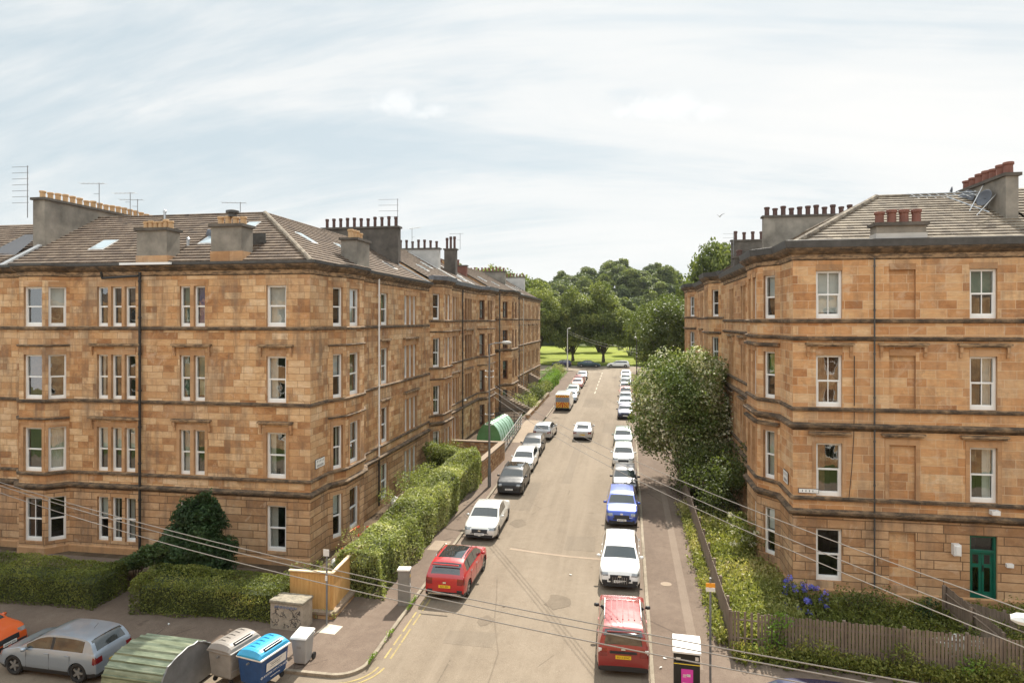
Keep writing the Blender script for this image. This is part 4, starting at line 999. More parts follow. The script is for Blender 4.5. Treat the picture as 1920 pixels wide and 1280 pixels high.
facade(D, pD, -0.2, 15.1, ST_D, wD, 4.15, [(4.42, STRING), (4.98, SILL), (8.08, STRING), (8.76, SILL), (11.76, [(0, -0.14), (0.1, -0.1), (0.14, 0), (0, 0.05)]), (12.5, SILL)],
       [(5, 7.63-7, 9.27-7, (7.62,), False), (5, 10.5-7, 12.12-7, (7.62,), False), (5, 13.5-7, 15.22-7, (7.62,), False), (5, 7.5-7, 9.4-7, (11.38,), True), (5, 10.38-7, 12.26-7, (11.38,), True), (5, 13.4-7, 15.34-7, (11.38,), True)])
for z in (7.62, 11.34): D.sweep('string_course', pD[1:5], [(0, -0.1), (0.16, -0.05), (0.18, 0.06), (0, 0.1)], z)
D.hood(pD[0], pD[1], 50.2-43.4, 50.2-41.0, 11.38); D.hood(pD[0], pD[1], 50.2-47.9, 50.2-45.5, 11.38); D.hood(pD[0], pD[1], 50.2-43.4, 50.2-41.0, 7.62, False); D.hood(pD[0], pD[1], 50.2-47.9, 50.2-45.5, 7.62, False)
D.sweep('plinth', pD, [(0.0, -0.1), (0.09, -0.1), (0.09, 0.6), (0.0, 0.65)], 0.5, mats=('dressed',))
D.sweep('cornice', pD, CORN, 15.55); D.sweep('gutter', pD, [(0.0, 0.02), (0.36, 0.0), (0.40, 0.30), (0.22, 0.33), (0.0, 0.26)], 15.56, mats=('dark_gutter',))
lead_caps(D, pD, 15.58, [pD[1:5]])
rD = MB(); RD = 18.65
dE = ((6.85, 29.75, 15.62), (17.2, 29.75, 15.62), (17.2, 35.85, RD), (12.35, 35.85, RD))
D.roof_plane(rD, *dE)
dS = ((6.85, 50.2, 15.62), (6.85, 29.75, 15.62), (12.35, 35.85, RD), (12.35, 50.2, RD)); D.roof_plane(rD, *dS)
D.roof_plane(rD, (17.2, 42, 15.62), (18.8, 42, 15.62), (12.35, 35.85, RD), (12.35, 35.9, RD)); D.roof_plane(rD, (18.8, 42, 15.6), (18.8, 50.2, 15.6), (12.35, 50.2, RD), (12.35, 35.9, RD))
roofD = rD.build('roof', ['roof_tiles_pale'], D.root, D.o)
ridge(D, [(6.9, 29.8, 15.7), (12.35, 35.85, RD+0.03)], 0.14, parent=roofD); ridge(D, [(12.35, 35.85, RD+0.03), (17.2, 35.85, RD+0.03)], 0.10, parent=roofD); ridge(D, [(12.35, 35.85, RD+0.03), (12.35, 50.2, RD+0.03)], 0.1, parent=roofD)
D.chimney(10.25, 12.15, 29.72, 30.45, 15.66, 16.55, 'grey_render', 4, 'x', 0.52, 0.19, 'red_pot', base_z=16.1, base_mat='pale_render')
D.chimney(16.45, 16.95, 32.4, 36.6, 15.7, 18.98, 'grey_render', 7, 'y', 0.50, 0.20, 'red_pot')
D.chimney(9.7, 17.5, 49.9, 50.5, 15.2, 20.0, 'grey_render', 14, 'x', 0.62, 0.18, 'dark_pot')
D.dish(16.2, 33.5, 18.05, 0.40, R(200)); D.dish(16.2, 35.2, 18.35, 0.40, R(215)); D.dish(16.2, 36.7, 18.9, 0.34, R(160))
# fallen ladder-like aerial lying along the ridge
lb = MB()
for i in range(2): lb.tube([(13.5, 35.2+0.35*i*-1, RD-0.1-0.18*i+0.1), (16.4, 34.5-0.35*i, RD-0.35-0.18*i+0.25)], 0.02, 5)
for i in range(9):
    t = i/8; x = 13.6+2.7*t; y = 35.35-0.62*t; z = RD+0.10-0.12*t; lb.tube([(x, y, z), (x+0.25, y-0.75, z-0.42)], 0.012, 4)
lb.tube([(16.5, 34.3, 18.9), (14.9, 32.2, 17.3)], 0.025, 5); lb.tube([(14.6, 33.6, 18.2), (15.6, 32.0, 17.2)], 0.03, 5); lb.tube([(16.7, 33.4, 18.4), (15.0, 31.8, 17.05)], 0.02, 5)
lb.build('tv_aerial', ['steel'], D.root, D.o)
D.pipe(pD[5], pD[6], 10.2-7, 1.3, 15.1, 'dark_gutter', 0.035, 0.10)
cb = MB(); cb.tube([(9.42, 29.83, 8.8), (9.4, 29.83, 7.6), (9.32, 29.83, 6.2), (9.2, 29.83, 4.9)], 0.015, 5); cb.tube([(9.42, 29.83, 11.0), (9.42, 29.83, 8.9)], 0.02, 5); cb.build('wall_cable', ['black_iron'], D.root, D.o)
bx_ = MB(); bx_.box(14.55, 14.85, 29.62, 29.89, 4.62, 4.80); bx_.build('wall_box', ['white_enamel'], D.root, D.o)
bx_ = MB(); bx_.box(13.15, 13.42, 29.62, 29.89, 2.9, 3.35); bx_.box(13.2, 13.37, 29.56, 29.62, 2.95, 3.3); bx_.build('alarm_box', ['white_enamel'], D.root, D.o)
bx_ = MB(); bx_.box(15.15, 15.4, 29.75, 29.89, 2.5, 2.65); bx_.build('number_plate', ['white_enamel'], D.root, D.o)
wall_plate(D, pD[4], pD[5], 1.25, 5.55, 0.8, 0.5); wall_plate(D, pD[5], pD[6], 0.62, 5.25, 0.78, 0.16, 1)
bw = MB()
for P0, P1 in (((18.8, 50.2), (7, 50.2)), ((17.2, 29.9), (17.2, 42)), ((17.2, 42), (18.8, 42)), ((18.8, 42), (18.8, 50.2))): bw.face([(P0[0], P0[1], -0.2), (P1[0], P1[1], -0.2), (P1[0], P1[1], 15.6), (P0[0], P0[1], 15.6)])
bw.build('rear_wall', ['ashlar_pale_joint'], D.root, D.o)
D.finish_wall(('ashlar_pale_joint', 'channelled', 'dressed', 'room', 'room_wall'))

# right neighbour along the cross street
Gb = Building('terraced_tenement', (22, 35, 0.6), 'tenement cut off by the right edge, its roof just showing behind the red chimney pots')
pG = [(17.2, 29.9), (30, 29.9)]
facade(Gb, pG, -0.2, 15.1, ST_D, {0: [(2.0, 3.0), (5, 6)]}, 4.15, [(4.42, STRING), (8.08, STRING), (8.76, SILL), (12.5, SILL)], [])
Gb.sweep('cornice', pG, CORN, 15.55); rg = MB(); Gb.roof_plane(rg, (17.2, 29.75, 15.6), (30, 29.75, 15.6), (30, 35.85, RD+0.25), (17.2, 35.85, RD+0.25)); Gb.roof_plane(rg, (30, 42, 15.6), (17.2, 42, 15.6), (17.2, 35.85, RD+0.25), (30, 35.85, RD+0.25)); rg.build('roof', ['roof_tiles_pale'], Gb.root, Gb.o)
bw = MB()
for P0, P1 in (((30, 29.9), (30, 42)), ((30, 42), (17.2, 42))): bw.face([(P0[0], P0[1], -0.2), (P1[0], P1[1], -0.2), (P1[0], P1[1], 15.6), (P0[0], P0[1], 15.6)])
bw.build('rear_wall', ['ashlar_pale_joint'], Gb.root, Gb.o); Gb.finish_wall(('ashlar_pale_joint', 'channelled', 'dressed', 'room', 'room_wall'))

def terrace_right(Bd, poly, eave, storeys, wins, strings, hoods, y0, y1):
    facade(Bd, poly, 0.3, eave-0.45, storeys, wins, None, strings, hoods)
    Bd.sweep('cornice', poly, CORN, eave); Bd.sweep('gutter', poly, [(0.0, 0.02), (0.38, 0.0), (0.42, 0.32), (0.0, 0.26)], eave+0.01, mats=('dark_gutter',))
    mb = MB(); rz = eave+3.5
    Bd.roof_plane(mb, (6.85, y1, eave+0.05), (6.85, y0, eave+0.05), (12.9, y0, rz), (12.9, y1, rz)); Bd.roof_plane(mb, (18.8, y0, eave), (18.8, y1, eave), (12.9, y1, rz), (12.9, y0, rz)); mb.build('roof', ['roof_tiles_pale'], Bd.root, Bd.o)
    bw = MB()
    for P0, P1 in (((18.6, y1), (7, y1)), ((18.6, y0), (18.6, y1)), ((7, y0), (18.6, y0))): bw.face([(P0[0], P0[1], 0.3), (P1[0], P1[1], 0.3), (P1[0], P1[1], eave), (P0[0], P0[1], eave)])
    for y in (y0, y1): bw.face([(18.6, y, eave), (7, y, eave), (12.9, y, rz)])
    bw.build('rear_wall', ['ashlar_pale_joint'], Bd.root, Bd.o); Bd.finish_wall(('ashlar_pale_joint', 'channelled', 'dressed', 'room', 'room_wall'))
ST_E = shift(ST_D, 0.2)
E = Building('terraced_tenement', (12, 60, 1.3), 'sandstone tenement second along on the right behind the pale-leaved tree, with one full-height bay')
pE = [(7, 68.5), (7, 56.8), (6.2, 55.7), (6.2, 52.7), (7, 51.6), (7, 50.2)]
terrace_right(E, pE, 15.8, ST_E, {0: [(2.6, 3.5), (3.8, 4.7), (8.2, 9.0, dict(frame='brown_frame')), (9.3, 10.1, dict(frame='brown_frame'))], 1: [(0.3, 1.0)], 2: [(0.4, 1.1), (1.6, 2.4)], 3: [(0.35, 1.05)]},
              [(4.62, STRING), (5.18, SILL), (8.28, STRING), (8.96, SILL), (12.7, SILL)], [(0, 2.3, 5.0, (11.55,), True), (0, 7.9, 10.4, (11.55,), True)], 50.2, 68.5)
lead_caps(E, pE, 15.84, [pE[1:5]]); E.sweep('string_course', pE[1:5], [(0, -0.1), (0.16, -0.05), (0.18, 0.06), (0, 0.1)], 11.54)
E.chimney(10.2, 17.5, 67.9, 68.5, 15.2, 20.4, 'soot_render', 9, 'x', 0.85, 0.17, 'dark_pot'); E.aerial(10.3, 67.5, 18.0, 3.0, 6, 0.0, True, 1.0)
E.chimney(8.2, 9.0, 53.0, 54.2, 15.7, 17.4, 'soot_render', 2, 'y', 0.5, 0.18, 'dark_pot')
H_ = Building('terraced_tenement', (12, 76, 1.6), 'last sandstone tenement on the right, ending against the dark trees')
pH = [(7, 80.5), (7, 75.0), (6.2, 73.9), (6.2, 70.6), (7, 69.5), (7, 68.5)]
terrace_right(H_, pH, 15.9, shift(ST_D, 0.3), {0: [(1.6, 2.6)], 1: [(0.3, 1.0)], 2: [(0.4, 1.2), (1.7, 2.6)], 3: [(0.35, 1.05, dict(furn={3: ('blindlow', 'net_curtain'), 2: ('blindlow', 'net_curtain')}))]},
              [(4.72, STRING), (5.28, SILL), (8.38, STRING), (9.06, SILL), (12.8, SILL)], [], 68.5, 80.5)
lead_caps(H_, pH, 15.94, [pH[1:5]]); H_.sweep('string_course', pH[1:5], [(0, -0.1), (0.16, -0.05), (0.18, 0.06), (0, 0.1)], 11.64)

# ================================================================ GROUND
def slab(name, poly, top, th, mat, kind='structure', lift=None):
    """flat-topped sheet over the sloping ground; top = height above gz"""
    mb = MB(); n = len(poly); t = [(x, y, gz(y)+top) for x, y in poly]; bt = [(x, y, gz(y)+top-th) for x, y in poly]
    mb.face(t, 0)
    for i in range(n): j = (i+1) % n; mb.face([bt[i], bt[j], t[j], t[i]], 0)
    o = mb.build(name, [mat]); o['kind'] = kind; return o
def arc(cx, cy, r, a0, a1, n=7): return [(cx+r*math.cos(R(a0+(a1-a0)*i/n)), cy+r*math.sin(R(a0+(a1-a0)*i/n))) for i in range(n+1)]
# terrain: one sheet to the horizon, with the wooded hill beyond the park
def th(x, y):
    z = gz(y)-0.22
    if y > 225:
        hx = math.exp(-((x-5)/(78 if x < 5 else 62))**2)*27+math.exp(-((x-125)/50)**2)*14+math.exp(-((x+165)/70)**2)*14+3
        k = min(1, max(0, (y-225)/190)); k = k*k*(3-2*k); z += hx*k
    return z
xs = sorted(set(list(range(-1500, 1501, 150))+list(range(-300, 301, 12)))); ys = sorted(set(list(range(-60, 2101, 180))+list(range(-60, 150, 15))+list(range(150, 520, 12))))
mb = MB(); mb.v = [(x, y, th(x, y)) for y in ys for x in xs]; nx = len(xs)
mb.f = [(j*nx+i, j*nx+i+1, (j+1)*nx+i+1, (j+1)*nx+i) for j in range(len(ys)-1) for i in range(nx-1)]; mb.m = [0]*len(mb.f)
gr = mb.build('ground', ['earth'], smooth=True); gr['kind'] = 'structure'
cl = arc(-9.95, 22.15, 1.05, 0, -90)      # kerb corner left (street side to cross street)
cr_ = arc(1.83, 22.15, 1.05, 180, 270)
road = slab('road', [(-70, 6), (70, 6), (70, 21.1)]+cr_[::-1]+[(0.78, 127.5), (2.5, 129.5), (90, 129.5), (90, 140), (-90, 140), (-90, 129.5), (-10.6, 129.5), (-8.9, 127.5)]+cl+[(-70, 21.1)], -0.10, 0.1, 'asphalt')
slab('footway', [(-9.05, 127.4)]+[(x-0.15*math.cos(R(-90*i/7)), y-0.15*math.sin(R(-90*i/7))) for i, (x, y) in enumerate(cl)]+[(-70, 21.25), (-70, 26.6), (-12, 26.6), (-12.0, 45), (-11.0, 127.4)], 0.0, 0.2, 'footway')
slab('footway', [(0.93, 127.4), (0.93, 22.2)]+[(x, y) for x, y in arc(1.83, 22.15, 0.9, 180, 270)]+[(70, 21.25), (70, 24.9), (3.75, 24.9), (3.75, 127.4)], 0.0, 0.2, 'footway')
def strip(name, pts, w, top, mat, th_=0.003, kind='structure'):
    mb = MB(); P_ = [Vector((*p, 0)) for p in pts]
    L, Rr = [], []
    for i, p in enumerate(P_):
        d = (P_[min(i+1, len(P_)-1)]-P_[max(i-1, 0)]).normalized(); n = Vector((-d.y, d.x, 0)); L.append(p+n*w/2); Rr.append(p-n*w/2)
    g3 = lambda p, dz=0: (p.x, p.y, gz(p.y)+top-dz)
    for i in range(len(P_)-1):
        mb.face([g3(Rr[i]), g3(Rr[i+1]), g3(L[i+1]), g3(L[i])])
        mb.face([g3(Rr[i], th_), g3(Rr[i+1], th_), g3(Rr[i+1]), g3(Rr[i])]); mb.face([g3(L[i+1], th_), g3(L[i], th_), g3(L[i]), g3(L[i+1])])
    o = mb.build(name, [mat]); o['kind'] = kind; return o
strip('kerb', [(-8.975, 127.5)]+[(-8.975, y) for y in (100, 74.5)], 0.14, 0.006, 'kerbstone', 0.12)
strip('kerb', [(-8.975, y) for y in (66, 40)]+[(x-0.07*math.cos(R(-90*i/7)), y-0.07*math.sin(R(-90*i/7))) for i, (x, y) in enumerate(cl)]+[(-70, 21.17)], 0.14, 0.006, 'kerbstone', 0.12)
strip('kerb', [(0.855, 127.5), (0.855, 60)]+arc(1.83, 22.15, 0.975, 180, 270)+[(70, 21.17)], 0.14, 0.006, 'kerbstone', 0.12)
strip('channel', [(0.62, 127), (0.62, 22.5)], 0.26, -0.096, 'footway_seam')
strip('channel', [(-8.75, 127), (-8.75, 22.5)], 0.26, -0.096, 'footway_seam')
# worn markings
wl = MB()
yy = 96.0
while yy < 127:
    w_ = 0.13; x = -4.55; wl.face([(x-w_/2, yy, gz(yy)-0.094), (x+w_/2, yy, gz(yy)-0.094), (x+w_/2, yy+2.6, gz(yy+2.6)-0.094), (x-w_/2, yy+2.6, gz(yy+2.6)-0.094)]); yy += 4.6
o = wl.build('centre_line', ['white_line']); o['kind'] = 'structure'
strip('give_way_line', [(-8.5, 127.2), (-4.6, 127.2)], 0.2, -0.094, 'white_line')
yl = MB(); ry = random.Random(3)
for xo in (0.34, 0.56):
    y = 22.6
    while y < 29.5:
        L = ry.uniform(0.5, 1.4); x = -8.9+xo
        yl.face([(x-0.035, y, gz(y)-0.092), (x+0.035, y, gz(y)-0.092), (x+0.035, y+L, gz(y+L)-0.092), (x-0.035, y+L, gz(y+L)-0.092)]); y += L+ry.uniform(0.05, 0.35)
    pr = arc(-9.95, 22.15, 1.05+xo, -5, -85, 8)
    for i in range(0, 8):
        a, b_ = Vector(pr[i]), Vector(pr[i+1]); d = (b_-a).normalized(); n = Vector((-d.y, d.x))*0.035
        yl.face([(p.x, p.y, gz(p.y)-0.092) for p in (a+n, b_+n, b_-n, a-n)])
    yl.face([(-40, 20.6-xo+0.03*0, gz(20.6)-0.092+0), (-10.3, 21.1-xo-0.04, gz(20.6)-0.092), (-10.3, 21.1-xo+0.03, gz(20.6)-0.092), (-40, 21.1-xo, gz(20.6)-0.092)]) if False else None
o = yl.build('yellow_lines', ['yellow_line']); o['kind'] = 'structure'
strip('patch_seam', [(-6.0, 33.9), (-4.6, 33.6), (-2.8, 33.3), (-1.1, 33.2)], 0.22, -0.0935, 'footway_patch')
strip('tar_seam', [(-5.9, 30), (-5.5, 27.8), (-5.25, 26.1), (-4.6, 23.6), (-4.5, 18)], 0.05, -0.0935, 'asphalt_stain')
slab('paving_patch', [(-10.15, 32.8), (-9.2, 32.8), (-9.2, 34.2), (-10.1, 34.2)], 0.004, 0.004, 'footway_patch')
slab('paving_patch', [(-11.75, 23.8), (-11.0, 23.75), (-10.95, 24.4), (-11.6, 24.5)], 0.004, 0.004, 'white_line')
slab('paving_strip', [(2.25, 23.5), (2.6, 23.5), (2.6, 46), (2.25, 46)], 0.004, 0.004, 'footway_seam')
slab('paving_patch', [(-10.9, 60), (-9.2, 60), (-9.2, 72), (-10.9, 72)], 0.004, 0.004, 'footway_patch')
mc = MB(); mc.lathe([(0.0, 0.008), (0.24, 0.008), (0.25, 0.0)][::-1], 20, (1.75, 30.5, gz(30.5)))
mo = mc.build('manhole_cover', ['footway_patch']); mo['kind'] = 'structure'
for x, y in ((-6.5, 105.0), (-2.2, 118)):
    mc = MB(); mc.lathe([(0.45, -0.093), (0.0, -0.092)], 18, (x, y, gz(y))); q = mc.build('manhole_cover', ['asphalt_dark']); q['kind'] = 'structure'
q = random.Random(31)
for i, (x0, x1, y0, y1, mt) in enumerate(((-8.3, -5.9, 40.5, 47.0, 'asphalt_patch'), (-3.2, -1.6, 34.2, 36.4, 'asphalt_patch'), (-6.8, -4.9, 24.0, 25.1, 'asphalt_patch'), (-2.4, 0.4, 66.5, 72.0, 'asphalt_patch'), (-5.5, -3.0, 83, 90, 'asphalt_patch'), (-4.6, -3.9, 47.0, 62.0, 'asphalt_patch'))):
    slab('road_patch', [(x0, y0), (x1, y0+q.uniform(-.1, .1)), (x1+q.uniform(-.1, .1), y1), (x0, y1+q.uniform(-.15, .15))], -0.0965, 0.003, mt)
for i, (x, y) in enumerate(((-7.6, 30.2), (-7.8, 36.5), (-7.7, 44.6), (-0.3, 32.0), (-0.2, 40.1), (-5.6, 26.0), (-0.5, 68.5), (-7.9, 74.5), (-2.9, 28.1), (-6.2, 38.0))):
    m_ = MB(); k = 14; r0 = q.uniform(0.25, 0.6); pts = [(x+r0*q.uniform(0.7, 1.2)*math.cos(6.283*j/k), y+r0*1.4*q.uniform(0.7, 1.2)*math.sin(6.283*j/k)) for j in range(k)]
    m_.face([(a_, b_, gz(b_)-0.0925) for a_, b_ in pts]); o = m_.build('oil_stain', ['asphalt_stain']); o['kind'] = 'structure'
for x, y in ((0.5, 36.3), (-8.7, 33.6), (0.5, 57.5)):
    m_ = MB(); m_.box(x-0.2, x+0.2, y-0.2, y+0.2, gz(y)-0.11, gz(y)-0.089); o = m_.build('road_gully', ['black_iron']); o['kind'] = 'structure'
# garden soil
slab('garden_soil', [(-46, 26.6), (-12, 26.6), (-12, 130), (-15, 130), (-15, 29.7), (-46, 29.7)], 0.02, 0.2, 'soil')
slab('garden_soil', [(3.75, 24.9), (40, 24.9), (40, 29.9), (7, 29.9), (7, 127), (3.75, 127)], 0.02, 0.2, 'soil')
slab('garden_path', [(-46, 27.6), (-20, 27.9), (-17, 29.0), (-46, 29.3)], 0.03, 0.01, 'footway')
slab('lawn', [(-150, 143), (150, 143), (150, 149.9), (-150, 149.9)], 0.0, 0.15, 'lawn')
mb = MB()
ly = list(range(150, 236, 12)); lx = list(range(-160, 161, 20)); mb.v = [(x, y, th(x, y)+0.24) for y in ly for x in lx]; nx = len(lx)
mb.f = [(j*nx+i, j*nx+i+1, (j+1)*nx+i+1, (j+1)*nx+i) for j in range(len(ly)-1) for i in range(nx-1)]; mb.m = [0]*len(mb.f); o = mb.build('lawn', ['lawn']); o['kind'] = 'structure'
mb = MB(); mb.v = [(x, y, th(x, y)+0.3) for y in (262, 280, 300, 320, 345, 370, 400) for x in (30, 50, 70, 90, 110)]
mb.f = [(j*5+i, j*5+i+1, (j+1)*5+i+1, (j+1)*5+i) for j in range(6) for i in range(4)]; mb.m = [0]*24; o = mb.build('hill_lawn', ['lawn']); o['kind'] = 'structure'

# ================================================================ CARS
def bevel(o, w=0.02, seg=2):
    md = o.modifiers.new('bevel', 'BEVEL'); md.width = w; md.segments = seg; md.limit_method = 'ANGLE'; md.angle_limit = R(35); return o
plain('label_white', (0.66, 0.64, 0.60), 0.6, var=0.15, scale=8)
plain('tyre', (0.018, 0.018, 0.018), 0.85); plain('alloy', (0.42, 0.43, 0.44), 0.3, metal=0.85); plain('trim', (0.02, 0.02, 0.022), 0.55)
plain('car_glass', (0.02, 0.028, 0.03), 0.03, spec=0.9, coat=0.6); plain('lamp_clear', (0.20, 0.215, 0.225), 0.08, spec=0.9, coat=1.0, var=0.5, scale=9); plain('lamp_red', (0.16, 0.002, 0.004), 0.12, coat=1.0)
plain('chrome', (0.75, 0.75, 0.76), 0.12, metal=1.0); plain('plate_yellow', (0.78, 0.50, 0.03), 0.45); plain('plate_white', (0.75, 0.75, 0.73), 0.45); plain('ink', (0.012, 0.012, 0.012), 0.6)
plain('seat_cloth', (0.05, 0.05, 0.05), 0.9); plain('van_panel', (0.22, 0.23, 0.27), 0.4); plain('chev_red', (0.50, 0.035, 0.015), 0.4); plain('chev_yellow', (0.85, 0.62, 0.06), 0.4)
plain('orange_lamp', (0.8, 0.25, 0.02), 0.3)
def paint(name, col, metal=0.0, rough=0.32):
    m, gn, b = newmat(name); b.inputs['Base Color'].default_value = (*col, 1); b.inputs['Metallic'].default_value = metal; b.inputs['Roughness'].default_value = rough
    b.inputs['Coat Weight'].default_value = 0.35 if max(col) < 0.07 else 1.0; b.inputs['Coat Roughness'].default_value = 0.04
    o = gn.n('ShaderNodeTexCoord').outputs['Object']
    link(gn, gn.ramp(gn.noise(o, 3.5, 5, 0.7), [(0.3, (rough*0.85,)*3), (0.7, (min(1, rough*1.5),)*3)]), b.inputs['Roughness'])
for n_, c_, m_ in (('paint_red', (0.42, 0.003, 0.008), 0.0), ('paint_dustyred', (0.24, 0.016, 0.016), 0.15), ('paint_white', (0.72, 0.72, 0.70), 0.0), ('paint_silver', (0.44, 0.45, 0.46), 0.55), ('paint_pearl', (0.60, 0.60, 0.57), 0.2),
                   ('paint_black', (0.012, 0.013, 0.015), 0.2), ('paint_charcoal', (0.045, 0.045, 0.048), 0.4), ('paint_blue', (0.012, 0.055, 0.36), 0.2), ('paint_navy', (0.012, 0.016, 0.06), 0.3), ('paint_sage', (0.20, 0.235, 0.20), 0.5),
                   ('paint_bluesilver', (0.30, 0.36, 0.43), 0.5), ('paint_orange', (0.62, 0.10, 0.015), 0.1), ('paint_grey', (0.16, 0.17, 0.18), 0.5), ('paint_teal', (0.02, 0.05, 0.06), 0.3), ('paint_pink', (0.58, 0.20, 0.17), 0.0)):
    paint(n_, c_, m_)

STY = { # profile (t,h/H), windscreen (base,top), rear glass (base,top), roof edge half width ratio, wheel t
 'hatch': dict(L=4.05, W=1.72, H=1.47, prof=[(0, .24), (0, .42), (.004, .56), (.015, .64), (.03, .70), (.075, .90), (.11, .955), (.2, .985), (.34, 1.0), (.5, .985), (.585, .93), (.77, .665), (.80, .64), (.92, .575), (.965, .52), (.99, .44), (.999, .34), (1, .22)], ws=(.77, .60), rw=(.035, .095), wt=(.175, .815), wr=.335),
 'suv':   dict(L=4.35, W=1.82, H=1.63, prof=[(0, .26), (0, .44), (.004, .58), (.015, .64), (.03, .69), (.085, .90), (.12, .95), (.2, .985), (.36, 1.0), (.52, .985), (.60, .93), (.765, .68), (.80, .655), (.93, .60), (.968, .55), (.99, .47), (.999, .36), (1, .24)], ws=(.765, .61), rw=(.035, .105), wt=(.175, .81), wr=.37),
 'boxsuv':dict(L=4.32, W=1.80, H=1.63, prof=[(0, .26), (0, .44), (.004, .56), (.010, .62), (.02, .67), (.055, .90), (.08, .955), (.12, .985), (.36, 1.0), (.52, .985), (.60, .93), (.755, .68), (.79, .655), (.93, .60), (.968, .55), (.99, .47), (.999, .36), (1, .24)], ws=(.755, .61), rw=(.018, .078), wt=(.175, .81), wr=.36),
 'saloon':dict(L=4.75, W=1.83, H=1.45, prof=[(0, .26), (0, .45), (.004, .58), (.015, .67), (.04, .695), (.11, .71), (.15, .73), (.28, .93), (.33, .975), (.43, 1.0), (.54, .985), (.60, .93), (.755, .665), (.78, .645), (.92, .575), (.965, .52), (.99, .44), (.999, .34), (1, .22)], ws=(.755, .61), rw=(.145, .285), wt=(.19, .82), wr=.335),
 'estate':dict(L=4.6, W=1.8, H=1.48, prof=[(0, .24), (0, .42), (.004, .56), (.012, .64), (.02, .70), (.06, .90), (.09, .955), (.2, .99), (.36, 1.0), (.52, .985), (.60, .93), (.77, .665), (.80, .64), (.92, .575), (.965, .52), (.99, .44), (.999, .34), (1, .22)], ws=(.77, .61), rw=(.028, .075), wt=(.185, .82), wr=.335),
 'van':   dict(L=5.3, W=1.95, H=2.1, prof=[(0, .2), (0, .4), (.001, .6), (.003, .8), (.006, .95), (.02, .99), (.1, 1.0), (.5, 1.0), (.70, .985), (.755, .93), (.885, .60), (.91, .57), (.97, .48), (.99, .40), (.999, .3), (1, .18)], ws=(.885, .77), rw=(-1, -1), wt=(.2, .82), wr=.34)}
PARTS = {}
def profile(pr, n):
    P_ = [Vector((t, h*0.45)) for t, h in pr]; seg = [(b-a).length for a, b in zip(P_[:-1], P_[1:])]; tot = sum(seg); out_ = []
    for i in range(n+1):
        s_ = tot*i/n; k = 0
        while k < len(seg)-1 and s_ > seg[k]: s_ -= seg[k]; k += 1
        q = P_[k].lerp(P_[k+1], min(1, s_/max(1e-6, seg[k]))); out_.append((q.x, q.y/0.45))
    # light smoothing of the height
    for _ in range(3):
        o2 = list(out_)
        for i in range(1, n):
            if out_[i][0] > 0.004 and out_[i][0] < 0.985: o2[i] = ((out_[i-1][0]+2*out_[i][0]+out_[i+1][0])/4, (out_[i-1][1]+2*out_[i][1]+out_[i+1][1])/4)
        out_ = o2
    return out_
